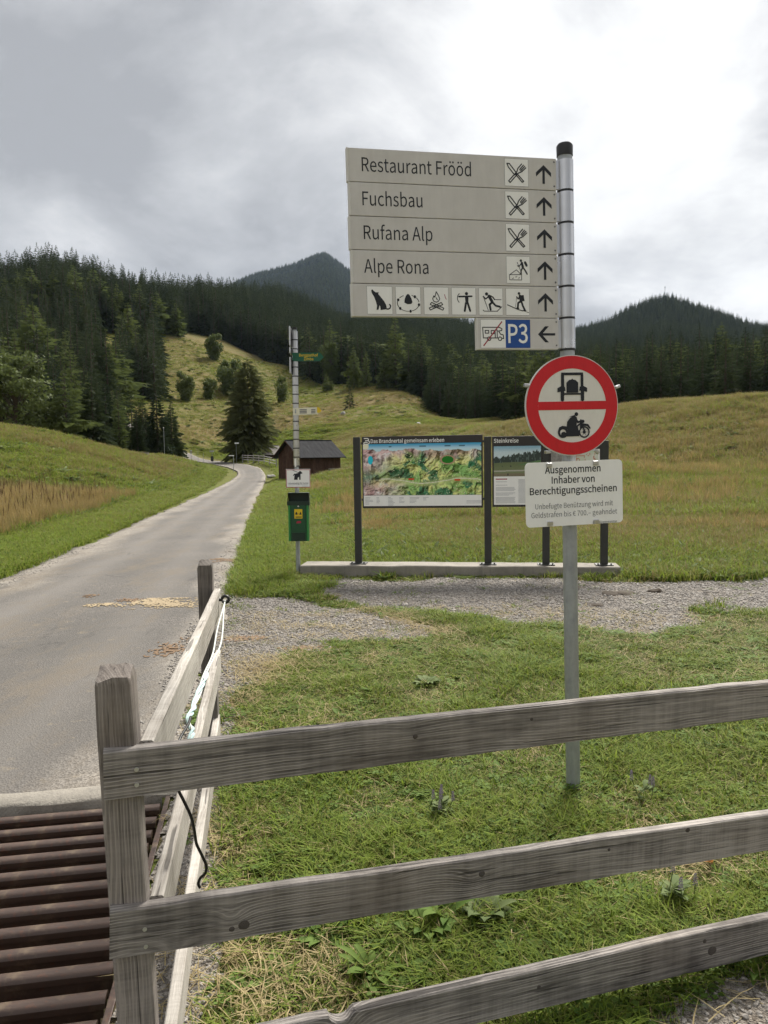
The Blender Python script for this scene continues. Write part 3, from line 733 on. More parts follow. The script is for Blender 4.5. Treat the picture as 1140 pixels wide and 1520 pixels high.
# ------------------------------------------------------------------ what grows where
def px_col(x, y): return CX + F_PX * np.tan(np.clip(np.arctan2(x, y), -1.4, 1.4)) / math.cos(PITCH)
FX = [-700, 0, 236, 258, 268, 276, 330, 400, 440, 480, 520, 560, 610, 640, 700, 800, 1140, 1900]
FD = [97, 97, 97, 98, 130, 258, 260, 262, 244, 222, 212, 205, 188, 150, 124, 108, 100, 100]
def woods(x, y):
    d = np.hypot(x, y); c = px_col(x, y)
    wob = 1 + 0.10 * (fbm(x * 0.06, y * 0.06, 51, 2) - 0.5)
    f = (d > np.interp(c, FX, FD) * wob) & (y > 0)
    f &= ~((c > 152) & (c < 186) & (d > 158) & (d < 238))
    f &= ~((c >= 184) & (c < 280) & (((d > 108) & (d < 166)) | ((d > 222) & (d < 246)) | ((c > 238) & (d > 108) & (d < 250))))
    f &= ~((d > 300) & (d < 640) & (c > 330) & (fbm(x * 0.016, y * 0.016, 61, 2) > 0.68))
    f |= d > 1400
    return f
def dryness(x, y):
    d = np.hypot(x, y); c = px_col(x, y)
    v = 0.44 + 1.25 * (fbm(x * 0.05, y * 0.05, 71, 4) - 0.5) + 0.5 * (fbm(x * 0.4, y * 0.4, 75, 3) - 0.5)
    left = c < 350
    band = left & (d > 19) & (d < 36); v = np.where(band, v + 0.22, v)
    v = np.where(left & (d < 19), v - 0.55, v)
    v = np.where(left & (d > 36) & (d < 50), v - 0.35, v)
    off = road_off(x, y); v = v - 0.7 * (1 - sstep(0.6, 4.0, off))
    v = v + 0.06 * sstep(450, 560, c) * sstep(11, 16, d) * (1 - sstep(55, 70, d))
    v = v + 0.28 * sstep(620, 800, c) * sstep(24, 40, d) * (1 - sstep(75, 90, d))
    v = v - 0.35 * (1 - sstep(11.5, 15, d)) * (c >= 350)
    return np.clip(v, 0, 1)
def lushness(x, y):
    d = np.hypot(x, y); c = px_col(x, y); off = road_off(x, y)
    v = 0.3 * (1 - sstep(1.0, 5.0, off)) + np.where((d < 13.5), 0.55, 0.0) + np.where((c < 350) & (d < 19), 0.6, 0) + np.where((c < 350) & (d > 34) & (d < 52), 0.35, 0)
    return np.clip(v + 0.5 * (fbm(x * 0.3, y * 0.3, 81, 3) - 0.5), 0, 1)

# ------------------------------------------------------------------ ground sheet
azs = np.concatenate([np.arange(-180, -80, 4.0), np.arange(-80, -42, 0.6), np.arange(-42, 42, 0.25), np.arange(42, 80, 0.6), np.arange(80, 180, 4.0)])
azr = np.radians(azs)
rads = np.concatenate([[0.25, 0.6, 1.0, 1.35], np.exp(np.arange(math.log(1.6), math.log(3600), 0.0165))])
NA, ND = len(azr), len(rads)
GX = np.sin(azr)[:, None] * rads[None]; GY = np.cos(azr)[:, None] * rads[None]
GZ = H(GX, GY)
OFF = road_off(GX, GY)
GZ = GZ - 0.10 * sstep(0.0, 0.35, -OFF - 0.12)
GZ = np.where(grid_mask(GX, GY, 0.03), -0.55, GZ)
vs = np.stack([GX, GY, GZ], -1).reshape(-1, 3)
ii, jj = np.meshgrid(np.arange(NA), np.arange(ND - 1), indexing='ij')
i2 = (ii + 1) % NA
quads = np.stack([ii * ND + jj, ii * ND + jj + 1, i2 * ND + jj + 1, i2 * ND + jj], -1).reshape(-1, 4)[:, ::-1]
me = bpy.data.meshes.new('ground'); me.from_pydata(vs.tolist(), [], quads.tolist())
me.polygons.foreach_set('use_smooth', [True] * len(me.polygons))
def fattr(me, name, arr):
    a = me.attributes.new(name, 'FLOAT', 'POINT'); a.data.foreach_set('value', np.asarray(arr, np.float32).ravel())
fattr(me, 'dry', dryness(GX, GY)); fattr(me, 'lush', lushness(GX, GY))
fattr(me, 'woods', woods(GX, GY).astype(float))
dd = np.hypot(GX, GY)
fattr(me, 'slope', sstep(60, 120, dd))
PB = G(851, 1180)
bare = np.maximum(np.maximum(dry_near(GX, GY) * 0.8, 1 - sstep(.06, .22, np.hypot(GX - PB.x, GY - PB.y))), 0.85 * sstep(0.46, 0.60, fbm(GX * 1.6, GY * 1.6, 91, 3)) * (dd < 13))
fattr(me, 'bare', bare)
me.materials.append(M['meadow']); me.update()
ground = tag(link('ground', me), kind='structure')

# ------------------------------------------------------------------ road
NX = 26
T = np.linspace(0, 1, NX)
PX_ = EL[:, None, :] * (1 - T[None, :, None]) + ER[:, None, :] * T[None, :, None]
jit = (fbm(RC[:, 0] * 1.7 + 3, RC[:, 1] * 1.7, 15, 3) - 0.5)
PX_[:, 0, 0] += jit * 0.35; PX_[:, -1, 0] += (fbm(RC[:, 0] * 1.9, RC[:, 1] * 1.9 + 9, 16, 3) - 0.5) * 0.3
rz = H(PX_[..., 0], PX_[..., 1]) + 0.012
skL = PX_[:, :1].copy(); skR = PX_[:, -1:].copy()
allp = np.concatenate([skL, PX_, skR], 1)
allz = np.concatenate([rz[:, :1] - 0.14, rz, rz[:, -1:] - 0.14], 1)
W2 = NX + 2
vs = np.concatenate([allp, allz[..., None]], -1).reshape(-1, 3)
ii, jj = np.meshgrid(np.arange(NR - 1), np.arange(W2 - 1), indexing='ij')
quads = np.stack([ii * W2 + jj, ii * W2 + jj + 1, (ii + 1) * W2 + jj + 1, (ii + 1) * W2 + jj], -1).reshape(-1, 4)
me = bpy.data.meshes.new('road'); me.from_pydata(vs.tolist(), [], quads.tolist())
tt = np.concatenate([[0], T, [1]])[None, :].repeat(NR, 0); half = RW[:, None]
wl = tt * 2 * half; wr = (1 - tt) * 2 * half
nz = fbm(allp[..., 0] * 1.3, allp[..., 1] * 0.6, 19, 3) - 0.5
edge = np.maximum(1 - sstep(0.25, 0.85, wl + nz * 0.8), 1 - sstep(0.1, 0.55, wr + nz * 0.9))
track = np.exp(-((wl - 1.15 + 0.3 * nz) / 0.30) ** 2) * 0.8 + np.exp(-((wr - 0.95 + 0.3 * nz) / 0.25) ** 2) * 0.5
fattr(me, 'edge', edge); fattr(me, 'track', track)
dirt = np.zeros(allp.shape[:2])
def spot(px, py, rx, ry, amt):
    g = G(px, py); sx = rx; sy = ry
    wx = allp[..., 0] - g.x; wy = allp[..., 1] - g.y
    n = fbm(allp[..., 0] * 4, allp[..., 1] * 4, int(px), 3)
    return amt * (1 - sstep(0.55, 1.05, np.hypot(wx / sx, wy / sy) + (n - 0.5) * 0.9))
me.materials.append(M['asphalt'])
# dirt needs finer steps than the road's own mesh: refine the near part by adding a sheet of saw dust below
fattr(me, 'dirt', dirt)
me.polygons.foreach_set('use_smooth', [True] * len(me.polygons)); me.update()
road = tag(link('road', me), kind='structure')

# saw dust and dirt lying on the asphalt: thin, ragged sheets
def litter(name, px, py, rx, ry, m, label, cat, seed, kind='stuff', thr=0.52):
    g = G(px, py); st = 0.016; xs = np.arange(-rx, rx, st); ys = np.arange(-ry, ry, st * 2)
    X, Y = np.meshgrid(xs + g.x, ys + g.y, indexing='ij')
    q = np.hypot((X - g.x) / rx, (Y - g.y) / ry)
    n = fbm(X * 5, Y * 4, seed, 4) + 0.75 * (vnoise(X * 60, Y * 40, seed + 5) - 0.5)
    keep = (n + 0.30 * (1 - q) - 0.25 * q) > thr
    z = H(X, Y) + 0.0165 + 0.010 * np.clip(1 - q, 0, 1) * vnoise(X * 25, Y * 25, seed)
    idx = -np.ones(X.shape, int); vs = []; fs = []
    for i in range(X.shape[0] - 1):
        for j in range(X.shape[1] - 1):
            if keep[i, j]:
                c = []
                for (a, b_) in ((i, j), (i + 1, j), (i + 1, j + 1), (i, j + 1)):
                    if idx[a, b_] < 0: idx[a, b_] = len(vs); vs.append((X[a, b_], Y[a, b_], z[a, b_]))
                    c.append(idx[a, b_])
                fs.append(tuple(c))
    mm = MB(); mm.add(vs, fs); o = mm.build(name, m); tag(o, label, cat, kind=kind)
    return o
def litter_mat(name, a, b_):
    m, nt, b = new_mat(name); n = noise_n(nt, posn(nt), 60.0, 4, 0.7)
    setp(nt, b, color=mixc(nt, ramp(nt, n, [(0.3, 0.0), (0.7, 1.0)]), a, b_), rough=0.95, normal=bump(nt, n, 0.6, 0.01)); return m
M['sawdust'] = litter_mat('sawdust', (0.20, 0.15, 0.085), (0.36, 0.285, 0.175))
M['mud'] = litter_mat('brown_dirt', (0.085, 0.052, 0.028), (0.20, 0.125, 0.065))
litter('sawdust', 243, 898, 0.46, 0.34, M['sawdust'], 'yellow sawdust strewn over the asphalt beside the far fence post', 'sawdust', 5, thr=0.45)
litter('sawdust', 160, 901, 0.30, 0.16, M['sawdust'], 'thin tan sawdust smear on the road left of the main patch', 'sawdust', 6, thr=0.56)
litter('dirt_patch', 188, 893, 0.20, 0.14, M['mud'], 'brown dirt smear between the sawdust patches', 'dirt', 7, thr=0.52)
litter('dirt_patch', 130, 887, 0.16, 0.12, M['mud'], 'small brown dirt spot left of the sawdust', 'dirt', 8, thr=0.50)
litter('dirt_patch', 262, 960, 0.22, 0.38, M['mud'], 'brown dirt on the asphalt beside the pale side board', 'dirt', 9, thr=0.55)
litter('dirt_patch', 345, 833, 0.55, 0.35, M['mud'], 'dark brown dirt along the road edge behind the far fence post', 'dirt', 10, thr=0.54)
litter('dirt_patch', 365, 950, 0.30, 0.14, M['mud'], 'reddish brown dirt on the gravel right of the far fence post', 'dirt', 12, thr=0.50)
litter('dirt_patch', 470, 886, 0.30, 0.22, M['mud'], 'reddish brown dirt on the gravel in front of the bin', 'dirt', 13, thr=0.50)
litter('dirt_patch', 455, 966, 0.36, 0.13, M['mud'], 'reddish brown dirt at the gravel edge left of the lawn', 'dirt', 14, thr=0.50)

# ------------------------------------------------------------------ gravel sheets
def sheet(name, x0, x1, y0, y1, st, mask, lift, m, kind='structure'):
    xs = np.arange(x0, x1, st); ys = np.arange(y0, y1, st); X, Y = np.meshgrid(xs, ys, indexing='ij')
    k = mask(X[:-1, :-1] + st / 2, Y[:-1, :-1] + st / 2)
    z = H(X, Y) + lift + 0.004 * vnoise(X * 9, Y * 9, 5)
    nY = len(ys); ii, jj = np.nonzero(k)
    q = np.stack([ii * nY + jj, (ii + 1) * nY + jj, (ii + 1) * nY + jj + 1, ii * nY + jj + 1], -1)
    u, inv = np.unique(q, return_inverse=True)
    vs = np.stack([X.ravel()[u], Y.ravel()[u], z.ravel()[u]], -1)
    me = bpy.data.meshes.new(name); me.from_pydata(vs.tolist(), [], inv.reshape(-1, 4).tolist())
    me.materials.append(m); me.update(); return tag(link(name, me), kind=kind)
def gmask(x, y): return gravel_mask(x, y) & (road_off(x, y) > -0.05) & ~grid_mask(x, y, -0.02)
sheet('gravel_path', -2.8, 7.5, 4.0, 10.6, 0.05, gmask, 0.010, M['gravel'])
sheet('gravel_strip', -1.7, 2.2, 1.0, 4.0, 0.03, gmask, 0.010, M['gravel'])

# ------------------------------------------------------------------ cattle grid
U = -RN                                                     # leftwards along the rails
gM = frame(Vector((GRID_A.x, GRID_A.y, 0.0)), -U, (0, 0, 1))      # local x = right, y = along the road (away)
grid = thing('cattle_grid', 'brown steel cattle grid of parallel rails set into the road', 'cattle grid', gM)
def rail_profile():
    # rail head, web, foot (y across, z up)
    half = [(0.006, -0.115), (0.032, -0.115), (0.032, -0.107), (0.009, -0.095), (0.007, -0.046), (0.024, -0.036), (0.0275, -0.013), (0.022, -0.004), (0.012, 0.0)]
    return half + [(-y, z) for y, z in reversed(half)]
prof = rail_profile(); n = len(prof)
rv = []; rf = []
XS = np.linspace(-4.1, -0.035, 9)
for x in XS:
    for y, z in prof: rv.append((x, y, z))
for k in range(len(XS) - 1):
    for i in range(n):
        j = (i + 1) % n; rf.append((k * n + i, k * n + j, (k + 1) * n + j, (k + 1) * n + i))
rf += [tuple(range(n - 1, -1, -1)), tuple((len(XS) - 1) * n + i for i in range(n))]
rmb = MB(); rmb.add(rv, rf)
r0 = rmb.build('rail', M['rail'], grid); auto_smooth(r0, 40)
NRAIL = 19
for k in range(NRAIL):
    o = r0 if k == 0 else link('rail', r0.data, grid)
    o.location = (random.uniform(-0.004, 0.004), -0.075 - k * 0.128 + random.uniform(-0.006, 0.006), 0.0 + random.uniform(-0.004, 0.004))
    o.rotation_euler = (random.uniform(-0.02, 0.02), 0, random.uniform(-0.004, 0.004))
mb = MB(); mb.bbox((-0.006, -1.26, -0.06), (0.012, 1.27, 0.07), 0.003); mb.build('side_beam', M['rail'], grid)
mb = MB(); mb.bbox((-2.0, -0.8, -0.18), (2.0, 0.05, 0.05), 0.004); mb.bbox((-2.0, -1.9, -0.18), (2.0, 0.05, 0.05), 0.004); mb.build('cross_beam', M['rail'], grid)
mb = MB()
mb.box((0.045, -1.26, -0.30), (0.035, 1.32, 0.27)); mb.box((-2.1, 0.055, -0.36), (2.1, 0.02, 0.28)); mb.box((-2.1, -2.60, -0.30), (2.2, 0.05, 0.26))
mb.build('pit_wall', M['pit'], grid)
# concrete sill between the grid and the asphalt
sv = []; sf = []; nx = 60
sp = [(-0.005, -0.20), (-0.005, 0.016), (0.012, 0.030), (0.125, 0.031), (0.155, 0.020), (0.17, -0.1)]
for k in range(nx + 1):
    x = -4.2 + 4.26 * k / nx
    for y, z in sp: sv.append((x, y + (vnoise(x * 6, y * 9, 3) - 0.5) * 0.02, z + (vnoise(x * 9, y * 20, 4) - 0.5) * 0.008))
m_ = len(sp)
for k in range(nx):
    for i in range(m_ - 1): sf.append((k * m_ + i, (k + 1) * m_ + i, (k + 1) * m_ + i + 1, k * m_ + i + 1))
sf += [tuple(nx * m_ + i for i in range(m_)), tuple(range(m_ - 1, -1, -1))]
mb = MB(); mb.add(sv, sf); o = mb.build('concrete_sill', M['concrete'], M=gM); tag(o, 'pale concrete sill between the cattle grid and the asphalt', 'kerb', kind='structure'); auto_smooth(o, 50)

# ------------------------------------------------------------------ fence boards
def board(P1, P2, hgt, thick, m, parent, seed, up=(0, 0, 1), notch=None, into=1.0, nseg=90):
    """P1-P2: front top edge; local x along it, z up, thickness runs to +y."""
    Lv = P2 - P1; L = Lv.length; Mx = frame(P1, Lv, up)
    rs = np.random.default_rng(seed)
    sec = [(0.0, -hgt), (0.0, -0.004), (0.004, 0.0), (thick - 0.004, 0.0), (thick, -0.004), (thick, -hgt)]
    vs = []; fs = []
    for k in range(nseg + 1):
        x = L * k / nseg
        tw = (vnoise(x * 1.3, seed * 3.1, seed) - 0.5) * 0.006 + (vnoise(x * 9, seed * 1.7, seed + 1) - 0.5) * 0.003
        bw = (vnoise(x * 1.1, seed * 5.3, seed + 2) - 0.5) * 0.006 + (vnoise(x * 12, seed * 2.3, seed + 4) - 0.5) * 0.003
        fy = (vnoise(x * 0.9, seed * 7.7, seed + 3) - 0.5) * 0.006
        for (y, z) in sec:
            zz = z + (tw if z > -0.5 * hgt else bw)
            if notch and z > -0.5 * hgt:
                q = (x - notch[0]) / notch[1]
                if abs(q) < 1: zz -= notch[2] * math.sqrt(1 - q * q)
            vs.append((x, (y + fy) * into, zz))
    n = len(sec)
    for k in range(nseg):
        for i in range(n):
            j = (i + 1) % n; fs.append((k * n + i, k * n + j, (k + 1) * n + j, (k + 1) * n + i))
    fs += [tuple(range(n - 1, -1, -1)), tuple(nseg * n + i for i in range(n))]
    mb = MB(); mb.add(vs, fs)
    o = mb.build('board', m, parent); o.matrix_world = Mx
    bm = bmesh.new(); bm.from_mesh(o.data); bmesh.ops.recalc_face_normals(bm, faces=bm.faces); bm.to_mesh(o.data); bm.free()
    auto_smooth(o, 30)
    return o, Mx
def to_child(o, parent):
    Mw = o.matrix_world.copy(); o.parent = parent; o.matrix_parent_inverse = Matrix.Identity(4)
    o.matrix_local = parent.matrix_world.inverted() @ Mw
def square_post(P0, P1, w, d, m, parent, yaw, seed, dome=0.012):
    ax = (P1 - P0); L = ax.length
    Mx = frame(P0, Vector((math.cos(yaw), math.sin(yaw), 0)), ax, True)
    vs = []; fs = []; zs = [0, 0.2, 0.45, 0.7, 0.9, 0.985]
    sec = [(-1, -.86), (-.86, -1), (0, -1.0), (.86, -1), (1, -.86), (1, 0), (1, .86), (.86, 1), (0, 1), (-.86, 1), (-1, .86), (-1, 0)]
    rs = np.random.default_rng(seed)
    for z in zs:
        for (a, b_) in sec: vs.append((a * w / 2 + rs.normal(0, .0012), b_ * d / 2 + rs.normal(0, .0012), z * L))
    for (k, q, zz) in ((0.90, 0.6, 1.0), (0.5, 0.2, 1.006)):
        for (a, b_) in sec: vs.append((a * w / 2 * k, b_ * d / 2 * k, zz * L + rs.normal(0, .003) + 0.008 * b_))
    n = len(sec); m_ = len(vs) // n
    for k in range(m_ - 1):
        for i in range(n): fs.append((k * n + i, k * n + (i + 1) % n, (k + 1) * n + (i + 1) % n, (k + 1) * n + i))
    fs += [tuple(range(n - 1, -1, -1)), tuple((m_ - 1) * n + i for i in range(n))]
    mb = MB(); mb.add(vs, fs); o = mb.build('post', m, None); o.matrix_world = Mx
    auto_smooth(o, 40); return o, Mx
def nail(parent, P, nrm):
    mb = MB(); n_ = Vector(nrm).normalized(); mb.tube([Vector((0, 0, 0)) - n_ * 0.01, n_ * 0.0022], 0.0052, 8)
    o = mb.build('nail', M['nail'], None); o.matrix_world = Matrix.Translation(P); to_child(o, parent)

KF = 0.87                                   # the fence stands this much nearer than its first estimate
YL, YR = 1.90 * KF, 2.58 * KF
cp_top, cp_low = Py(170.5, 998, 1.985 * KF), Py(206, 1520, 1.985 * KF)
k = (cp_top.z + 0.25) / (cp_top.z - cp_low.z); cp_base = cp_top + (cp_low - cp_top) * k
fence1 = thing('board_fence', 'weathered grey fence of three long boards crossing the foreground', 'fence', Matrix.Translation((cp_base.x, cp_base.y, 0)))
T3 = [((153, 1117), (1140, 1013), 0.130 * KF, None), ((163, 1353), (1140, 1210), 0.136 * KF, None), ((190, 1575), (1140, 1363), 0.136 * KF, (0.52, 0.032, 0.020))]
KNOTS = [[(617, 1094, .007), (790, 1068, .005)], [(362, 1373, .0135), (344, 1379, .007), (716, 1298, .009), (1022, 1233, .008), (905, 1262, .005)], [(1057, 1411, .016), (1046, 1397, .007), (800, 1465, .006)]]
fdir = None
for i, (a, b_, hg, nt_) in enumerate(T3):
    P1, P2 = Py(a[0], a[1], YL), Py(b_[0], b_[1], YR)
    P2 = P2 + (P2 - P1) * 0.55
    if fdir is None: fdir = Vector(((P2 - P1).x, (P2 - P1).y, 0)).normalized()
    o, Mx = board(P1, P2, hg, 0.034, M['wood'], None, 3 + i, notch=nt_, nseg=420)
    to_child(o, fence1)
    for (kx, ky, kr) in KNOTS[i]:
        Mi = Mx.inverted(); O_ = Mi @ Vector((0, 0, CAM_H)); D_ = Mi.to_3x3() @ ray(kx, ky); q_ = O_ + D_ * ((-0.001 - O_.y) / D_.y)
        fyk = (vnoise(q_.x * 0.9, (3 + i) * 7.7, 6 + i) - 0.5) * 0.006
        kb = MB(); rs_ = np.random.default_rng(int(kx)); vsk = [(0, -.0016, 0)]; fsk = []
        for rr, yy in ((.35, -.0015), (.7, -.0011), (1.0, .0006)):
            for a_ in range(18): t_ = 6.2832 * a_ / 18; vsk.append((math.cos(t_) * rr * kr * 1.15, yy, math.sin(t_) * rr * kr * (1 + .08 * math.sin(3 * t_ + kx))))
        fsk += [(0, 1 + (a_ + 1) % 18, 1 + a_) for a_ in range(18)]
        for r_ in range(2): fsk += [(1 + r_ * 18 + a_, 1 + r_ * 18 + (a_ + 1) % 18, 1 + (r_ + 1) * 18 + (a_ + 1) % 18, 1 + (r_ + 1) * 18 + a_) for a_ in range(18)]
        kb.add(vsk, fsk); ko = kb.build('knot', M['knot'], o, smooth=True); ko.location = (q_.x, float(fyk), q_.z)
    if i < 2:
        for (ux, uz) in ((0.072, -0.048), (0.072, -0.085)) if i == 0 else ((0.078, -0.055), (0.081, -0.098)):
            nail(fence1, Mx @ Vector((ux, -0.001, uz)), Mx.to_3x3() @ Vector((0, -1, 0)))
o, Mx = square_post(cp_base, cp_top, 0.098 * KF, 0.094 * KF, M['wood_post'], None, math.atan2(fdir.y, fdir.x) - 0.12, 5); to_child(o, fence1)
# the next post stands outside the picture, behind the boards
q1 = Py(1140, 1013, YR) + fdir * 0.9 + Vector((-fdir.y, fdir.x, 0)) * 0.082
o, Mx = square_post(Vector((q1.x, q1.y, -0.25)), Vector((q1.x, q1.y, 1.08)), 0.098 * KF, 0.094 * KF, M['wood_post'], None, math.atan2(fdir.y, fdir.x), 6); to_child(o, fence1)

fp_top = Py(304.5, 836, 4.40 * KF); fp_base = Vector((fp_top.x + 0.012, fp_top.y, -0.25))
fence2 = thing('board_fence', 'short fence of three pale boards running along the road to a dark post', 'fence', Matrix.Translation((fp_base.x, fp_base.y, 0)))
S3 = [((206, 1100), (317.5, 874), 0.135 * KF, 4.42 * KF), ((221, 1331), (317.5, 966), 0.135 * KF, 4.42 * KF), ((237, 1562), (317.5, 1060), 0.13 * KF, 4.42 * KF)]
for i, (a, b_, hg, yf) in enumerate(S3):
    P1, P2 = Py(a[0], a[1], 2.0 * KF), Py(b_[0], b_[1], yf)
    # the left top edge is given; the outer face looks right, towards the lawn
    o, Mx = board(P2, P1, hg, 0.034, M['wood_light'], None, 21 + i, nseg=60)
    to_child(o, fence2)
o, Mx = square_post(fp_base, fp_top, 0.084 * KF, 0.084 * KF, M['wood_dark_post'], None, 0.1, 9); to_child(o, fence2)
# insulator ring at the far end of the upper board
ip = Py(327, 890, 4.30 * KF)
mb = MB(); mb.tube([(-0.03, 0, 0), (0.012, 0, 0)], [0.011, 0.008], 10)
pts = [(0.026 + 0.017 * math.cos(t), 0, 0.001 + 0.017 * math.sin(t)) for t in np.linspace(-2.6, 2.9, 15)]
mb.tube(pts, 0.0075, 8); o = mb.build('insulator', M['black'], None, smooth=True); o.matrix_world = Matrix.Translation(ip); to_child(o, fence2)

# rope: two strands that twist into a bundle
def path(pts, n=60):
    P = np.array([list(Py(p[0], p[1], p[2] * KF)) for p in pts]); t = np.linspace(0, 1, len(P)); u = np.linspace(0, 1, n)
    o = np.stack([np.interp(u, t, P[:, c]) for c in range(3)], 1)
    for _ in range(3): o[1:-1] = 0.25 * o[:-2] + 0.5 * o[1:-1] + 0.25 * o[2:]
    return o
rp = thing('fence_rope', 'pale turquoise twisted rope slung from the black insulator', 'rope', Matrix.Translation(ip))
A = path([(333, 892, 4.30), (326, 925, 3.95), (318, 958, 3.6), (310, 985, 3.3), (300, 1012, 3.05), (287, 1045, 2.75), (281, 1066, 2.6), (285, 1082, 2.5), (284, 1105, 2.4), (286, 1150, 2.3)])
B = path([(334, 892, 4.30), (332, 930, 3.95), (325, 962, 3.6), (312, 990, 3.3), (301, 1015, 3.05), (289, 1048, 2.75), (279, 1064, 2.6), (283, 1082, 2.5), (283, 1105, 2.4), (285, 1150, 2.3)])
for j, (Pth, mt, rad, amp) in enumerate(((A, 'rope', 0.0036, 0.004), (B, 'rope', 0.0036, 0.004), (0.5 * A + 0.5 * B, 'rope_blue', 0.0042, 0.007), (0.4 * A + 0.6 * B, 'rope_blue', 0.0042, 0.008))):
    s = slice(0, 60) if j < 2 else slice(22, 60)
    q = Pth[s].copy(); m_ = len(q); w = np.linspace(0, 22, m_) + j * 1.6
    q[:, 0] += amp * np.cos(w); q[:, 2] += amp * np.sin(w) * 0.8
    mb = MB(); mb.tube([Vector(p) - ip for p in q], rad, 7); mb.build('strand', M[mt], rp, smooth=True)
cb = path([(283, 1064, 2.58), (280, 1075, 2.5), (266, 1097, 2.36), (258, 1130, 2.25), (264, 1172, 2.24), (272, 1187, 2.24), (284, 1212, 2.26), (289, 1235, 2.28), (291, 1252, 2.30), (299, 1268, 2.32), (307, 1285, 2.33), (305, 1297, 2.33), (297, 1303, 2.33), (294, 1312, 2.33), (297, 1318, 2.33)], 90)
mb = MB(); mb.tube([Vector(p) for p in cb], 0.0042, 8); o = mb.build('fence_cable', M['black'], smooth=True); tag(o, 'black cable hanging between the fence boards under the rope', 'cable')

# ------------------------------------------------------------------ signpost
YS = G(851, 1180).y
base = G(851, 1180); top = Py(838, 214, YS)
YAW = R(11.8)
udir = Vector((math.cos(YAW), math.sin(YAW), 0))
sM = frame(base, udir, top - base, True)
sM_i = sM.inverted()
def sl(px, py, n=0.0):                     # pixel -> (x, z) on the sign plane lying n in front of the pole axis
    o = Vector((0, 0, CAM_H)); d = ray(px, py); Oi = sM_i @ o; Di = sM_i.to_3x3() @ d
    t = (-n - Oi.y) / Di.y; q = Oi + Di * t
    return q.x, q.z
post = thing('signpost', 'tall galvanised signpost with grey destination plates and a round red vehicle ban', 'signpost', sM)
PL = (top - base).length
mb = MB(); mb.tube([(0, 0, -0.3), (0, 0, PL - 0.03)], 0.0335, 24); auto_smooth(mb.build('pole', M['galv'], post), 40)
mb = MB(); mb.tube([(0, 0, PL - 0.055), (0, 0, PL - 0.01), (0, 0, PL)], [0.0325 + 0.004, 0.0375, 0.031], 24); auto_smooth(mb.build('pole_cap', M['black'], post), 40)
PF = 0.012                                  # front of the plates before the pole axis
edges = [(235, 278.5), (280.5, 328), (330, 376), (378, 425), (427, 472), (474, 519)]
def zat(py, px=822): return sl(px, py, PF)[1]
xr = sl(827, 350, PF)[0]; xl = sl(520.5, 340, PF)[0]; xl6 = sl(710, 497, PF)[0]
zt = [zat(e[0]) for e in edges]; zb = [zat(e[1]) for e in edges]
ztop = zt[0]; pitch = (zt[0] - zb[5]) / 6
texts = ['Restaurant Frööd', 'Fuchsbau', 'Rufana Alp', 'Alpe Rona', None, None]
labs = ['grey plate lettered Restaurant Frööd, topmost', 'grey plate lettered Fuchsbau', 'grey plate lettered Rufana Alp', 'grey plate lettered Alpe Rona', 'grey plate with a row of six pictograms', 'short grey plate with P3 and a crossed-out camper']

# pictograms in a unit square (0..1)
def cutlery(k):
    w = 0.045
    k.loop([(.10, .84), (.20, .84), (.52, .46), (.42, .40), (.16, .70)], w); k.line([(.46, .43), (.74, .13), (.80, .17), (.52, .46)], w)
    k.line([(.22, .10), (.16, .16), (.52, .54)], w); k.line([(.22, .10), (.58, .48)], w)
    k.line([(.52, .54), (.56, .66), (.72, .84)], w); k.line([(.58, .48), (.72, .54), (.90, .70)], w)
    k.line([(.64, .62), (.80, .80)], w); k.line([(.68, .58), (.86, .76)], w)
def hiker_cheese(k):
    k.disc((.62, .87), .05); k.line([(.66, .78), (.70, .62)], .10); k.line([(.80, .80), (.86, .68)], .10)
    k.line([(.64, .76), (.54, .64), (.48, .66)], .045); k.line([(.46, .80), (.60, .48)], .022)
    k.line([(.70, .60), (.62, .48), (.62, .34)], .06); k.line([(.71, .60), (.80, .48), (.88, .34)], .06)
    k.loop([(.12, .30), (.42, .50), (.62, .32)], .025); k.loop([(.12, .30), (.12, .10), (.64, .10), (.64, .32)], .025)
    for c in ((.26, .18), (.40, .24), (.52, .20)): k.ring(c, .02, .04, 12, 3.6, 6.8)
def wolf(k):
    k.fill([(.20, .92), (.26, .86), (.34, .80), (.42, .80), (.46, .72), (.56, .60), (.66, .48), (.74, .34), (.77, .22), (.72, .15), (.52, .12), (.52, .17), (.58, .22), (.52, .26), (.48, .30), (.44, .14), (.36, .12), (.38, .30), (.34, .46), (.28, .62), (.20, .76), (.17, .86)])
    k.fill([(.40, .78), (.47, .82), (.44, .73)])
    k.line([(.72, .18), (.82, .16), (.90, .20), (.93, .28), (.89, .34)], .05)
def stones(k):
    k.fill([(.34, .42), (.36, .56), (.42, .70), (.49, .76), (.56, .72), (.63, .58), (.67, .44), (.62, .37), (.46, .36)])
    for a0, a1 in ((2.0, 2.5), (2.9, 3.7), (4.0, 4.75), (5.05, 5.95), (.15, .75), (1.0, 1.25)): k.ring((.50, .40), .425, .455, 14, a0, a1, 0.72)
    for a in (2.75, 3.85, 4.9, 6.1, .9): k.disc((.5 + .44 * math.cos(a), .40 + .32 * math.sin(a)), .052, 8, .062)
def fire(k):
    w = .035
    k.loop([(.50, .86), (.60, .70), (.64, .58), (.58, .48), (.50, .45), (.40, .48), (.35, .58), (.40, .70), (.44, .64), (.47, .74)], w); k.line([(.50, .62), (.54, .54)], w)
    for s in (1, -1):
        f = lambda x, z: (.5 + s * (x - .5), z)
        k.loop([f(.24, .14), f(.20, .22), f(.70, .44), f(.76, .36)], w); k.line([f(.34, .22), f(.62, .35)], .02)
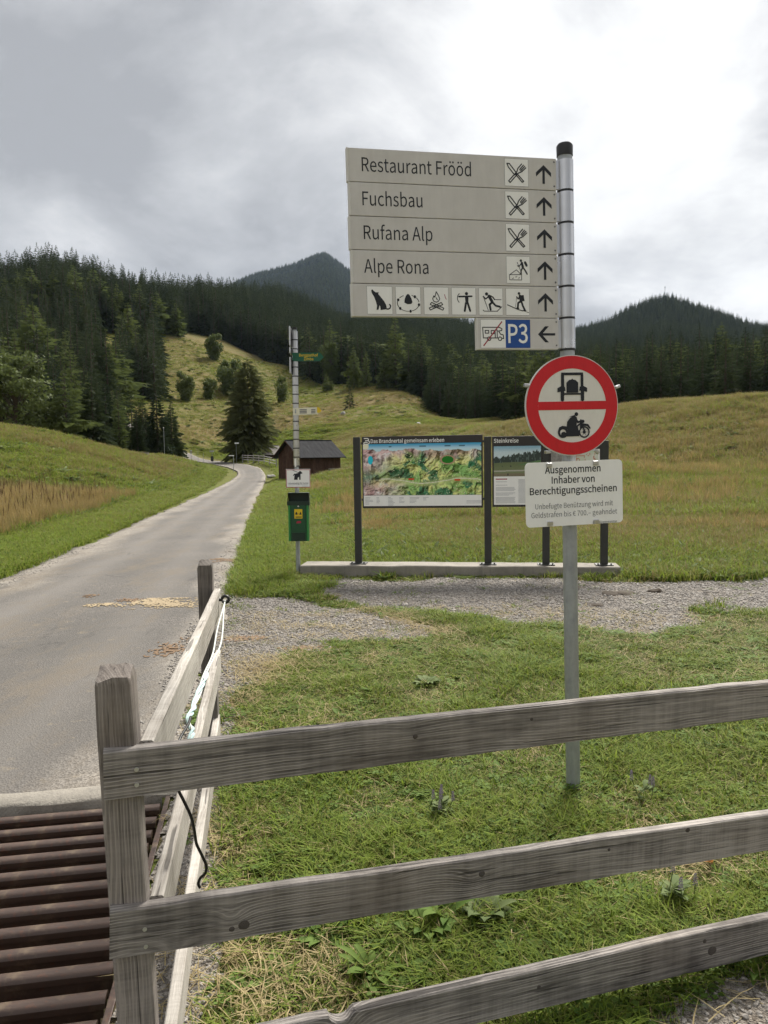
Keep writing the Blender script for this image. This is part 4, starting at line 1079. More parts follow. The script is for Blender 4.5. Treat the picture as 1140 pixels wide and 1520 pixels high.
def archer(k):
    k.disc((.62, .80), .065); k.fill([(.55, .70), (.70, .70), (.69, .44), (.57, .44)])
    k.line([(.30, .68), (.84, .70)], .065); k.line([(.59, .44), (.53, .12)], .085); k.line([(.66, .44), (.76, .12)], .085)
    k.ring((.46, .62), .21, .24, 16, 2.2, 4.0)
def skier(k):
    k.disc((.32, .80), .065); k.line([(.42, .72), (.56, .48)], .12); k.line([(.46, .74), (.58, .68), (.66, .58)], .05); k.line([(.66, .58), (.94, .58)], .025)
    k.line([(.40, .70), (.28, .60), (.18, .70)], .05); k.line([(.18, .70), (.38, .16)], .025)
    k.line([(.55, .47), (.44, .38), (.48, .18)], .085); k.line([(.57, .47), (.70, .34), (.88, .30)], .08)
    k.line([(.16, .16), (.20, .12), (.78, .12)], .03); k.line([(.78, .14), (.96, .30)], .03)
def walker(k):
    k.disc((.56, .84), .055); k.fill([(.60, .76), (.76, .78), (.80, .54), (.64, .52)]); k.line([(.60, .74), (.64, .54)], .11)
    k.line([(.60, .72), (.52, .62), (.46, .70)], .05); k.line([(.46, .70), (.40, .28)], .014)
    k.line([(.62, .52), (.52, .46), (.50, .26)], .08); k.line([(.66, .52), (.72, .34), (.80, .18)], .08); k.line([(.46, .25), (.54, .24)], .05); k.line([(.76, .17), (.84, .16)], .05)
    k.line([(.06, .38), (.50, .20), (.72, .14)], .035); k.line([(.70, .16), (.98, .07)], .02)
def camper(k):
    w = .035
    k.line([(.26, .34), (.10, .34), (.08, .74), (.76, .74), (.86, .68), (.84, .62), (.70, .60)], w); k.line([(.72, .60), (.80, .48), (.90, .46), (.92, .32), (.86, .32)], w); k.line([(.40, .34), (.68, .34)], w)
    k.loop([(.18, .52), (.18, .62), (.32, .62), (.32, .52)], w); k.loop([(.42, .50), (.42, .62), (.54, .62), (.54, .50)], w); k.line([(.58, .34), (.58, .64), (.66, .64), (.66, .36)], w)
    k.ring((.33, .31), .05, .085, 18); k.ring((.77, .31), .05, .085, 18)
def arrow_up(k):
    k.fill([(.43, .02), (.57, .02), (.57, .84), (.43, .84)])
    k.fill([(.5, 1.02), (.94, .62), (.94, .40), (.5, .80)]); k.fill([(.5, 1.02), (.5, .80), (.06, .40), (.06, .62)])
def arrow_left(k):
    k.fill([(.10, .435), (1.0, .435), (1.0, .565), (.10, .565)])
    k.fill([(-.02, .5), (.40, .94), (.62, .94), (.20, .5)]); k.fill([(-.02, .5), (.20, .5), (.62, .06), (.40, .06)])

PT = 0.024                                  # plate thickness
for i in range(6):
    z1 = ztop - i * pitch - 0.0012; z0 = ztop - (i + 1) * pitch + 0.0012; zc = (z1 + z0) / 2; hh = (z1 - z0) / 2
    a = xl6 if i == 5 else xl + (0.004 if i in (1, 3) else 0.0)
    mb = MB(); mb.bbox(((a + xr) / 2, -PF + PT / 2, zc), ((xr - a) / 2, PT / 2, hh), 0.0025)
    pl = mb.build('direction_plate', M['plate'], post); pl['label'] = labs[i]
    FY = -PF - 0.0006
    mb = MB(); mb.bbox((a - 0.004, -PF + PT / 2, zc), (0.0045, PT / 2 + 0.001, hh + 0.0008), 0.002); mb.build('end_cap', M['plate_cap'], pl)
    # sleeve that clamps the plate to the pole
    mb = MB(); mb.tube([(0, 0, z0 + 0.004), (0, 0, z1 - 0.004)], 0.0375, 28); auto_smooth(mb.build('sleeve', M['sleeve'], pl), 40)
    mb = MB(); mb.tube([(0, 0, z0 - 0.006), (0, 0, z0 + 0.003)], 0.0368, 28); auto_smooth(mb.build('gap_ring', M['gap'], pl), 40)
    mb = MB(); mb.bbox((xr + (0 - xr) * 0.45, -0.004, zc), (abs(xr) * 0.45, 0.006, hh * 0.92), 0.001); mb.build('bracket', M['sleeve'], pl)
    for zz in (z1 - 0.016, z0 + 0.018):
        k = Ink(); k.disc((xr - 0.011, zz), 0.0042, 10); k.mesh('rivet', M['ink_grey'], pl, y=FY - 0.0004)
    # arrow
    ax0 = sl(794, 256, PF)[0]; asz = 0.083
    k = Ink(); (arrow_left if i == 5 else arrow_up)(k)
    k.mesh('arrow', M['ink'], pl, asz, (ax0 + (0.004 if i == 5 else 0), zc - asz / 2 - (0.002 if i else 0.004)), FY - 0.0004)
    tz = 0.112; tx = sl(749, 254, PF)[0]
    if texts[i]:
        wpx = {0: (537, 699), 1: (538, 627), 2: (540, 642), 3: (540.5, 636)}[i]
        x0, x1 = sl(wpx[0], 250 + 50 * i, PF)[0], sl(wpx[1], 250 + 50 * i, PF)[0]
        letters('lettering', texts[i], M['ink'], pl, x0, zc - 0.026, 0.058, x1 - x0, y=FY, bold=0.003)
    tiles = {0: [(tx, cutlery)], 1: [(tx, cutlery)], 2: [(tx, cutlery)], 3: [(tx, hiker_cheese)],
             4: [(sl(p, 445, PF)[0], f) for p, f in ((545, wolf), (587.5, stones), (629.5, fire), (670.5, archer), (711, skier), (751, walker))],
             5: [(sl(713.5, 495, PF)[0], camper), (sl(750.5, 495, PF)[0], None)]}[i]
    for (x, fn) in tiles:
        mb = MB(); tw = tz * (1.0 if i != 5 else 1.06)
        k = Ink(); k.fill([(0, 0), (1, 0), (1, 1.06), (0, 1.06)])
        k.mesh('pictogram_tile', M['tile'] if fn else M['blue'], pl, tw, (x, zc - tw * 0.53), FY - 0.0003)
        k = Ink(); k.loop([(0, 0), (1, 0), (1, 1.06), (0, 1.06)], 0.018); k.mesh('tile_rim', M['ink_grey'], pl, tw, (x, zc - tw * 0.53), FY - 0.0001)
        if fn:
            k = Ink(); fn(k); k.mesh('pictogram', M['ink'], pl, tw, (x, zc - tw * 0.5), FY - 0.0009)
        else:
            letters('lettering', 'P3', M['tile'], pl, x + 0.012, zc - 0.040, 0.082, tw - 0.024, y=FY - 0.0009, bold=0.02)
        if fn is camper:
            k = Ink(); k.line([(.10, .04), (.86, .96)], .045, False); k.mesh('slash', M['wine'], pl, tw, (x, zc - tw * 0.5), FY - 0.0015)
    if i == 4:
        x = tiles[2][0]; k = Ink(); k.line([(.84, .76), (.88, .62), (.92, .56)], .025, False); k.mesh('scratch', M['wine'], pl, tz, (x, zc - tz * .5), FY - 0.001)

# round vehicle ban
SF = 0.062                                  # front of the round sign before the pole axis
cxz = sl(849.5, 602, SF); rad = 0.5 * (sl(849.5, 527.5, SF)[1] - sl(849.5, 677, SF)[1])
RM = Matrix.Translation((cxz[0], -SF, cxz[1]))
def disc_mesh(name, r, y0, y1, m, parent, n=72, lip=0.0):
    mb = MB(); mb.tube([(0, y1, 0), (0, y0, 0)], r, n); return mb.build(name, m, parent)
ban = disc_mesh('prohibition_sign', rad, 0.0, 0.010, M['plate_cap'], post); ban.matrix_local = RM; ban['label'] = 'round red and white sign banning cars and motorcycles'; auto_smooth(ban, 40)
k = Ink(); k.disc((0, 0), rad * 0.735, 72); k.mesh('white_field', M['reflect'], ban, y=-0.0008)
k = Ink(); k.ring((0, 0), rad * 0.733, rad * 0.982, 96); k.mesh('red_ring', M['red'], ban, y=-0.0016)
bh = rad * 0.083; bx = rad * 0.732
k = Ink(); k.fill([(-bx, -bh - .0), (bx, -bh), (bx, bh), (-bx, bh)]); k.mesh('red_bar', M['red'], ban, y=-0.0022)
k = Ink(); s = rad / 75.0                  # drawn in photo pixels from the centre, z up
def car(k):
    P = lambda *a: [(x * s, z * s) for x, z in a]
    for (a, b_) in ((-18, -13.0), (13.5, 18.0)): k.fill(P((a, 15), (b_, 15), (b_, 45), (a, 45)))
    k.fill(P((-18, 45), (18, 45), (17.5, 49), (-17.5, 49)))
    k.fill(P((-9.5, 20), (9.5, 20), (9.5, 34), (5, 38), (1.5, 38.5), (0, 40), (-1.5, 38.5), (-5, 38), (-9.5, 34)))
    for sx in (-1, 1):
        k.fill(P((sx * 13.5, 8), (sx * 19, 8), (sx * 19, 24), (sx * 13.5, 24)))
        k.fill(P((sx * 11, 22), (sx * 24, 20), (sx * 24, 26), (sx * 18, 29), (sx * 12, 28)))
        k.disc((sx * 16.2 * s, 9 * s), 2.8 * s, 10)
    k.fill(P((-14, 16), (14, 16), (14, 18.5), (-14, 18.5))); k.fill(P((-10, 19), (10, 19), (8, 22), (-8, 22)))
car(k); k.mesh('car_pictogram', M['ink'], ban, y=-0.0030)
k = Ink()
def moto(k):
    P = lambda *a: [(x * s, z * s) for x, z in a]
    k.ring((-16 * s, -40 * s), 4.8 * s, 8.2 * s, 24); k.disc((-15 * s, -43 * s), 4.2 * s, 14)
    k.ring((18.5 * s, -40 * s), 6.6 * s, 8.8 * s, 28); k.disc((18.5 * s, -40 * s), 2.6 * s, 12)
    for a in np.linspace(0, math.pi, 4)[:-1]: k.line(P((18.5 - 6 * math.cos(a), -40 - 6 * math.sin(a)), (18.5 + 6 * math.cos(a), -40 + 6 * math.sin(a))), .5 * s, False)
    k.fill(P((-24, -37), (-22, -32), (-17, -30), (-10, -31), (-6, -34), (-6, -37), (-12, -34), (-19, -34)))
    k.fill(P((-12, -46), (10, -46), (12, -40), (9, -36), (8, -30), (-9, -30), (-9, -38)))
    k.fill(P((11, -38), (16, -31), (23, -31), (28, -36), (29, -34), (25, -28), (17, -27), (12, -26)))
    k.line(P((8, -30), (16, -25), (13, -22)), 2.6 * s); k.disc((16.5 * s, -24 * s), 2.6 * s, 10); k.line(P((14, -25), (19, -38)), 2.2 * s)
    k.fill(P((-10, -32), (-9, -24), (-4, -18), (3, -15), (7, -18), (5, -24), (6, -32)))
    k.line(P((4, -18), (8, -25), (13, -24)), 3.2 * s); k.disc((6.0 * s, -13 * s), 3.0 * s, 14); k.fill(P((-6, -16.5), (0, -15), (4, -14), (3, -17)))
moto(k); k.mesh('motorcycle_pictogram', M['ink'], ban, y=-0.0030)
for (px, py, ang) in ((782.5, 572, -0.1), (917, 574, 0.35), (813.5, 671, 0.05), (886.5, 670, -0.7)):
    x, z = sl(px, py, SF + 0.004)
    mb = MB(); mb.bbox((0, 0, 0), (0.012, 0.010, 0.007), 0.002); o = mb.build('clip', M['sleeve'], ban); o.matrix_local = Matrix.Translation((x - cxz[0], 0.002, z - cxz[1])) @ Matrix.Rotation(-ang, 4, 'Y')
for zz in (0.13, -0.13): mb = MB(); mb.bbox((-cxz[0] * 1.0, 0.028, zz), (0.13, 0.012, 0.014), 0.003); mb.build('clamp', M['galv'], ban)

# white supplementary plate
cx2 = sl(853.2, 732, SF); w2 = 0.5 * (sl(924, 730, SF)[0] - sl(780, 733, SF)[0]); h2 = 0.5 * (sl(852, 684.5, SF)[1] - sl(854, 779.5, SF)[1])
def rrect(w, h, r, n=6):
    o = []
    for cx_, cz_, a0 in ((w - r, h - r, 0), (-w + r, h - r, 90), (-w + r, -h + r, 180), (w - r, -h + r, 270)):
        for i in range(n + 1): a = R(a0 + 90 * i / n); o.append((cx_ + r * math.cos(a), cz_ + r * math.sin(a)))
    return o
rr = rrect(w2, h2, 0.022); n = len(rr); mb = MB()
mb.add([(x, 0, z) for x, z in rr] + [(x, 0.0035, z) for x, z in rr], [tuple(range(n - 1, -1, -1)), tuple(range(n, 2 * n))] + [(i, (i + 1) % n, n + (i + 1) % n, n + i) for i in range(n)])
sup = mb.build('supplementary_plate', M['white'], post); sup['label'] = 'white plate lettered Ausgenommen Inhaber von Berechtigungsscheinen'
tilt = math.atan2(3.6, 143) - 0.0
sup.matrix_local = Matrix.Translation((cx2[0], -SF, cx2[1])) @ Matrix.Rotation(-0.006, 4, 'Y')
q = 2 * w2 / 143.5
for (t, px0, px1, py, hp, bd, mt) in (('Ausgenommen', 810, 892, 703.5, 9.2, .022, 'ink'), ('Inhaber von', 819.5, 883, 717.5, 9.2, .022, 'ink'), ('Berechtigungsscheinen', 787.5, 916, 731.8, 9.2, .022, 'ink'),
                                      ('Unbefugte Benützung wird mit', 795, 910, 751.5, 7.0, -.004, 'ink_grey'), ('Geldstrafen bis € 700.– geahndet', 789, 916, 763.2, 7.0, -.004, 'ink_grey'), ('Der Bürgermeister', 880, 916, 774.6, 3.6, .0, 'ink')):
    xc = ((px0 + px1) / 2 - 853.2) * q; zc = (732 - py - 0.026 * ((px0 + px1) / 2 - 853)) * q
    letters('lettering', t, M[mt], sup, xc, zc, hp * q, (px1 - px0) * q, y=-0.0009, align='CENTER', bold=bd)
for (px, py) in ((815, 690.5), (884, 687.5), (816, 777), (884.5, 774.5)):
    x, z = sl(px, py, SF); mb = MB(); mb.bbox((x - cx2[0], -0.002, z - cx2[1]), (0.013, 0.006, 0.010), 0.002); mb.build('clip', M['sleeve'], sup)
for zz in (0.10, -0.10): mb = MB(); mb.bbox((-cx2[0], 0.022, zz), (0.11, 0.014, 0.012), 0.003); mb.build('clamp', M['galv'], sup)

# ------------------------------------------------------------------ plinth and information boards
HP = 0.17
pl_r, pl_l = G(921, 861), G(446, 857)
pdir = Vector((pl_r.x - pl_l.x, pl_r.y - pl_l.y, 0)); PLL = pdir.length; pdir.normalize()
pM = frame(Vector((pl_l.x, pl_l.y, 0)), pdir, (0, 0, 1))          # local x along, y away, z up
vs = []; fs = []; nx = 70
sec = [(0, -0.2), (0, HP - 0.012), (0.012, HP), (0.40, HP), (0.412, HP - 0.012), (0.412, -0.2)]
for k_ in range(nx + 1):
    x = PLL * k_ / nx
    for y, z in sec: vs.append((x, y + (vnoise(x * 5, z * 9, 2) - .5) * .012, z + (vnoise(x * 4, y * 6, 7) - .5) * .010))
m_ = len(sec)
for k_ in range(nx):
    for i in range(m_ - 1): fs.append((k_ * m_ + i, (k_ + 1) * m_ + i, (k_ + 1) * m_ + i + 1, k_ * m_ + i + 1))
fs += [tuple(range(m_ - 1, -1, -1))[::-1], tuple(nx * m_ + i for i in range(m_))[::-1]]
mb = MB(); mb.add(vs, fs); plinth = mb.build('concrete_plinth', M['concrete'], M=pM); auto_smooth(plinth, 40)
tag(plinth, 'long low pale concrete plinth under the information boards', 'plinth')

def pl_x(px, py, n=0.0):                  # pixel -> (x, z) on the board plane at local y = 0.2 - n
    Mi = pM.inverted(); O = Mi @ Vector((0, 0, CAM_H)); D = Mi.to_3x3() @ ray(px, py); t = (0.2 - n - O.y) / D.y; q = O + D * t
    return q.x, q.z
info = thing('information_board', 'dark steel information board with a panorama map and a Steinkreise panel', 'sign board', pM)
postx = [pl_x(531.3, 760)[0], pl_x(724.2, 760)[0], pl_x(810.5, 760)[0], pl_x(897, 760)[0]]
ptop = [pl_x(531, 649)[1], pl_x(724, 648)[1], pl_x(811, 650)[1], pl_x(897, 654)[1]]
for i in range(4):
    mb = MB(); mb.bbox((postx[i], 0.2, (HP + ptop[i]) / 2), (0.048, 0.03, (ptop[i] - HP) / 2), 0.003); mb.build('post', M['anthracite'], info)
    mb = MB(); mb.bbox((postx[i], 0.2, HP + 0.008), (0.115, 0.09, 0.006), 0.002)
    for sx in (-1, 1): mb.tube([(postx[i] + sx * 0.085, 0.14, HP + 0.01), (postx[i] + sx * 0.085, 0.14, HP + 0.032)], 0.011, 8)
    mb.build('base_plate', M['anthracite'], info)
def print_mesh(name, W, Hh, nu, nv, fn, parent, x0, z0, y):
    u, v = np.meshgrid((np.arange(nu + 1)) / nu, np.arange(nv + 1) / nv, indexing='ij')
    rgb = fn(u, v)
    vs = np.stack([x0 + u * W, np.full(u.shape, y), z0 + v * Hh], -1).reshape(-1, 3)
    ii, jj = np.meshgrid(np.arange(nu), np.arange(nv), indexing='ij')
    q = np.stack([ii * (nv + 1) + jj, (ii + 1) * (nv + 1) + jj, (ii + 1) * (nv + 1) + jj + 1, ii * (nv + 1) + jj + 1], -1).reshape(-1, 4)
    me = bpy.data.meshes.new(name); me.from_pydata(vs.tolist(), [], q.tolist())
    a = me.attributes.new('print', 'FLOAT_COLOR', 'POINT'); a.data.foreach_set('color', np.concatenate([rgb.reshape(-1, 3), np.ones((rgb.size // 3, 1))], 1).astype(np.float32).ravel())
    me.materials.append(M['print']); me.update(); return link(name, me, parent)
m, nt, b = new_mat('colour_print'); setp(nt, b, color=attr(nt, 'print', 'Color'), rough=0.4, spec=0.35); M['print'] = m
def lerp(a, b, t): return np.asarray(a) * (1 - t[..., None]) + np.asarray(b) * t[..., None]
def panorama(u, v):
    ux = u * 2.3
    wx = ux + 0.18 * (fbm(ux * 4, v * 4, 101, 4) - .5); wy = v + 0.25 * (fbm(ux * 4, v * 4, 105, 4) - .5)
    hgt = 1 - np.abs(2 * fbm(wx * 3.2, wy * 3.4, 111, 4) - 1)
    e = 0.008; rel = (1 - np.abs(2 * fbm((wx + e) * 3.2, (wy - e) * 3.4, 111, 4) - 1) - hgt) * 26
    fold = 1 - np.abs(2 * fbm(wx * 9, wy * 2.6, 131, 3) - 1); rel = rel + (fold - 0.7) * 1.0
    green = lerp((0.22, 0.36, 0.13), (0.62, 0.60, 0.24), sstep(.3, .7, fbm(wx * 3, wy * 4, 121, 3)))
    forest = np.clip(sstep(.52, .60, fbm(wx * 5, wy * 5, 123, 4)), 0, 1); green = lerp(green, (0.045, 0.14, 0.10), forest * 0.85) if False else green * (1 - forest[..., None] * .85) + np.array((0.045, 0.15, 0.10)) * forest[..., None] * .85
    rock = lerp((0.42, 0.27, 0.25), (0.62, 0.50, 0.46), sstep(.3, .7, fbm(wx * 8, wy * 8, 125, 3)))
    rm = np.clip((1 - sstep(.16, .42, u + (fbm(wx * 4, wy * 4, 127, 3) - .5) * .4)) * sstep(-.1, .3, np.abs(v - .36)) + sstep(.66, .84, v + (fbm(wx * 6, wy, 128, 3) - .5) * .3) * .75, 0, 1)
    c = green * (1 - rm[..., None]) + rock * rm[..., None]
    c = c * np.clip(1 + rel[..., None] * .55, .32, 1.5)
    dots = vnoise(u * 190, v * 84, 141); c = np.where((dots > .86)[..., None], c * .45 + np.array((.5, .46, .3)) * .2, c)
    c = np.where(((vnoise(u * 120, v * 60, 145) > .90) & (v < .8))[..., None], np.array((.72, .64, .42)), c)
    val = .26 + .05 * np.sin(u * 9) + .04 * (fbm(u * 8, v * 0 + 3, 151, 2) - .5)
    valley = np.exp(-((v - val) / .05) ** 2) * sstep(.12, .3, u); c = c * (1 - .7 * valley[..., None]) + np.array((.55, .60, .26)) * .7 * valley[..., None]
    roadl = (np.abs(v - val - .012) < .006) & (u > .15); c = np.where(roadl[..., None], np.array((.75, .70, .55)), c)
    for (cu, cv) in ((.41, .31), (.80, .29)):
        lab = (np.abs(u - cu) < .024) & (np.abs(v - cv) < .016); c = np.where(lab[..., None], np.array((.60, .09, .07)), c)
    lake = np.hypot((u - .062) / .022, (v - .69) / .085) < 1; c = np.where(lake[..., None], np.array((.08, .50, .58)), c)
    meadow = np.hypot((u - .72) / .05, (v - .68) / .07); c = np.where((meadow < 1)[..., None], np.array((.05, .20, .06)), c); c = np.where(((meadow > 1) & (meadow < 1.3))[..., None], np.array((.45, .30, .20)), c)
    ridge = .885 + .05 * (fbm(u * 16, u * 0, 161, 4) - .5) * 2 - .03 * u
    skyc = lerp((.52, .68, .72), (.10, .34, .50), sstep(.88, 1.0, v)); c = np.where((v > ridge)[..., None], skyc, c)
    sun_ = np.hypot((u - .02) / .03, (v - .96) / .06) < 1; c = np.where(sun_[..., None], np.array((.75, .70, .50)), c)
    names = (v > .935) & (v < .955) & (vnoise(u * 34, u * 0, 171) > .72) & (u > .12); c = np.where(names[..., None], c * .35, c)
    g_ = c.mean(-1, keepdims=True); c = g_ + (c - g_) * 1.05; c = .30 + (c - .30) * 1.20; c = c * np.array((.96, 1.0, 1.12))
    return np.clip(c, 0.01, .85)
def steinkreise(u, v):
    skyc = lerp((.55, .66, .70), (.24, .42, .55), sstep(.75, 1, v)); c = skyc
    line = .62 + .22 * u + .10 * (vnoise(u * 26, u * 0, 201) - .5) + .10 * (fbm(u * 60, u * 0, 203, 2) - .5)
    trees_ = (np.array((.035, .05, .045)) * (1 + 1.6 * (vnoise(u * 50, v * 12, 205) > .72))[..., None]); c = np.where((v < line)[..., None], trees_, c)
    gl = .44 + .03 * np.sin(u * 3); field = lerp((.20, .23, .12), (.13, .16, .075), sstep(.0, .45, v)); c = np.where((v < gl)[..., None], field, c)
    bank = (v < .36 + .32 * (u - .45)) & (v > .36 + .02 * u) & (u > .45); c = np.where(bank[..., None], np.array((.10, .19, .08)), c)
    pth = np.abs(v - .17 - .03 * u) < .022; c = np.where(pth[..., None], np.array((.42, .41, .34)), c); lo = v < .10; c = np.where(lo[..., None], np.array((.20, .17, .11)), c)
    st = (np.hypot((u - .36) / .012, (v - .33) / .03) < 1) | (np.hypot((u - .18) / .008, (v - .33) / .02) < 1) | (np.hypot((u - .30) / .014, (v - .06) / .04) < 1); c = np.where(st[..., None], np.array((.04, .04, .04)), c)
    return np.clip(c * (0.92 + .16 * vnoise(u * 90, v * 50, 211))[..., None], 0, .8)
def panel(px0, px1, py0, py1, label):
    x0, z1 = pl_x(px0, py0, .03); x1, z0 = pl_x(px1, py1, .03)
    mb = MB(); mb.bbox(((x0 + x1) / 2, 0.178, (z0 + z1) / 2), ((x1 - x0) / 2, 0.016, (z1 - z0) / 2), 0.003)
    o = mb.build('panel', M['header'], info); o['label'] = label
    return o, x0, x1, z0, z1
YP = 0.178 - 0.016
p1, x0, x1, z0, z1 = panel(537, 717, 648.5, 753.5, 'wide panel with the valley panorama map')
W = x1 - x0; Hh = z1 - z0; b_ = 0.022
mx0, mx1 = x0 + .016, x1 - .020
print_mesh('panorama_map', mx1 - mx0, Hh * .715, 300, 130, panorama, p1, mx0, z0 + Hh * .180, YP - .0012)
def sheet2(name, parent, xa, xb, za, zb, y, m):
    k = Ink(); k.fill([(xa, za), (xb, za), (xb, zb), (xa, zb)]); return k.mesh(name, m, parent, y=y)
sheet2('legend_strip', p1, mx0, mx1, z0 + Hh * .030, z0 + Hh * .178, YP - .0012, M['white'])
k = Ink()
for c, n_, wd in ((.012, 6, .07), (.11, 5, .04), (.21, 7, .06), (.305, 5, .05), (.395, 5, .09), (.51, 3, .06)):
    for j in range(n_):
        xa = mx0 + (mx1 - mx0) * c; za = z0 + Hh * (.145 - j * .018); wl_ = (mx1 - mx0) * wd * random.uniform(.4, 1.0)
        k.fill([(xa, za), (xa + wl_, za), (xa + wl_, za + .006), (xa, za + .006)])
xa = mx0 + (mx1 - mx0) * .875
for j in range(3): k.fill([(xa, z0 + Hh * (.098 - j * .017)), (xa + .20, z0 + Hh * (.098 - j * .017)), (xa + .20, z0 + Hh * (.098 - j * .017) + .005), (xa, z0 + Hh * (.098 - j * .017) + .005)])
tag(k.mesh('legend_lines', M['ink_pale'], p1, y=YP - .0024), kind='stuff')
ls = Hh / 105.0
letters('title', 'Das Brandnertal gemeinsam erleben', M['white'], p1, pl_x(551, 655)[0], z0 + Hh - .088, .050, pl_x(659.5, 655)[0] - pl_x(551, 655)[0], y=YP - .0024, bold=.022)
k = Ink(); s_ = .092
k.line([(.12, .92), (.62, .92), (.80, .80), (.74, .62), (.30, .56)], .13); k.line([(.74, .58), (.94, .40), (.86, .16), (.62, .06), (.10, .06), (.04, .24), (.22, .34), (.60, .34)], .13)
k.mesh('logo', M['white'], p1, s_, (pl_x(540.3, 660)[0], z0 + Hh - .108), YP - .0024)
for zz in (z1 - .09, z0 + .12):
    for xx in (x0 - .006, x1 + .006):
        mb = MB(); mb.bbox((xx, .185, zz), (.012, .012, .016), .002); mb.build('bracket', M['anthracite'], p1)

p2, x0, x1, z0, z1 = panel(730.5, 805, 648, 752, 'narrow panel titled Steinkreise with a photo of a meadow')
W = x1 - x0; Hh = z1 - z0
print_mesh('meadow_photo', W - .042, Hh * .425, 130, 90, steinkreise, p2, x0 + .022, z0 + Hh * .435, YP - .0012)
sheet2('text_sheet', p2, x0 + .022, x1 - .020, z0 + Hh * .03, z0 + Hh * .433, YP - .0012, M['white'])
letters('title', 'Steinkreise', M['white'], p2, x0 + .022, z0 + Hh - .085, .052, pl_x(769.5, 655)[0] - pl_x(733, 655)[0], y=YP - .0024, bold=.02)
k = Ink()
for col_ in range(2):
    for j in range(22):
        if random.random() < .12: continue
        xa = x0 + .045 + col_ * (W - .06) * .5; za = z0 + Hh * (.385 - j * .0158) - (0.03 if col_ == 0 else 0)
        if za < z0 + Hh * .05: continue
        wl_ = (W - .06) * .44 * (random.uniform(.4, .9) if random.random() < .2 else random.uniform(.92, 1))
        k.fill([(xa, za), (xa + wl_, za), (xa + wl_, za + .0062), (xa, za + .0062)])
tag(k.mesh('text_lines', M['ink_pale'], p2, y=YP - .0024), kind='stuff')
k = Ink(); k.fill([(x0 + .045, z0 + Hh * .388), (x0 + .20, z0 + Hh * .388), (x0 + .20, z0 + Hh * .388 + .014), (x0 + .045, z0 + Hh * .388 + .014)]); k.mesh('heading_line', M['wine'], p2, y=YP - .0024)
p3, x0, x1, z0, z1 = panel(815.5, 892, 650, 752, 'third dark panel mostly hidden behind the round sign')
W = x1 - x0; Hh = z1 - z0
def hikemap(u, v):
    c = lerp((.52, .56, .44), (.66, .66, .60), sstep(.35, .65, fbm(u * 6, v * 6, 301, 4)))
    c = np.where((np.abs(fbm(u * 5, v * 5, 303, 3) - .5) < .012)[..., None], np.array((.45, .16, .10)), c)
    c = np.where((u < .04)[..., None] | (u > .96)[..., None], np.array((.7, .7, .68)), c); c = np.where(((v > .62) & (u < .45))[..., None], np.array((.16, .15, .14)) * (1 + vnoise(u * 40, v * 40, 307))[..., None], c)
    return c
print_mesh('hiking_map', W - .042, Hh * .80, 70, 60, hikemap, p3, x0 + .022, z0 + Hh * .03, YP - .0012)

# ------------------------------------------------------------------ way-marker pole with the dog signs and the bin
yb = pl_x(444.5, 848)
wb = pM @ Vector((pl_x(444.8, 848)[0], 0.12, 0.0)); YW = wb.y
wtop = Py(437.2, 486, YW)
wM = frame(wb, Vector((1, 0.03, 0)), wtop - wb, True); wM_i = wM.inverted()
def wl(px, py, n=0.0):
    O = wM_i @ Vector((0, 0, CAM_H)); D = wM_i.to_3x3() @ ray(px, py); t = (-n - O.y) / D.y; q = O + D * t; return q.x, q.z
way = thing('waymarker_pole', 'tall slim grey pole with hiking arms beside the green dog waste bin', 'signpost', wM)
LW = (wtop - wb).length
mb = MB(); mb.tube([(0, 0, -0.1), (0, 0, LW - .02)], 0.030, 16); auto_smooth(mb.build('pole', M['galv'], way), 40)
mb = MB(); mb.tube([(0, 0, LW - .035), (0, 0, LW)], 0.034, 16); auto_smooth(mb.build('pole_cap', M['black'], way), 40)
zs0 = wl(442, 692)[1]; nsl = 15; hs = (LW - .05 - zs0) / nsl
for i in range(nsl):
    za = zs0 + i * hs
    mb = MB(); mb.tube([(0, 0, za + .010), (0, 0, za + hs - .006)], 0.0415, 16)
    auto_smooth(mb.build('sleeve', M['sleeve'], way), 40)
    mb = MB(); mb.tube([(0, 0, za - .004), (0, 0, za + .008)], 0.047, 16); mb.build('clamp_ring', M['gap'], way)
for i, (a, b_) in enumerate(((488, 516), (519, 527), (533, 556))):       # arms seen edge-on
    z1_, z0_ = wl(434, a)[1], wl(434, b_)[1]
    mb = MB(); mb.bbox((-0.050, -0.10, (z0_ + z1_) / 2), (0.008, 0.12, (z1_ - z0_) / 2), .003); o = mb.build('arm_plate', M['sleeve'], way); o['label'] = 'narrow pale arm plate seen edge-on'
# green arm
ax0, az1 = wl(434, 523.5, .045); ax1, az0 = wl(480.5, 536, .045); zc = (az0 + az1) / 2; hh = (az1 - az0) / 2
mb = MB(); pr = [(ax0, zc - hh), (ax1 - .05, zc - hh), (ax1, zc), (ax1 - .05, zc + hh), (ax0, zc + hh)]
mb.add([(x, -.045, z) for x, z in pr] + [(x, -.030, z) for x, z in pr], [(4, 3, 2, 1, 0), (5, 6, 7, 8, 9)] + [(i, (i + 1) % 5, 5 + (i + 1) % 5, 5 + i) for i in range(5)])
ga = mb.build('green_arm', M['green_sheet'], way); ga['label'] = 'green arm lettered Berggasthof Zimba'
letters('lettering', 'Berggasthof', M['yellow'], ga, wl(444, 530, .045)[0], zc + .006, .036, wl(472, 530, .045)[0] - wl(444, 530, .045)[0], y=-.0465, bold=.02)
letters('lettering', 'Zimba', M['yellow'], ga, wl(451, 535, .045)[0], zc - .046, .036, wl(465, 530, .045)[0] - wl(451, 530, .045)[0], y=-.0465, bold=.02)
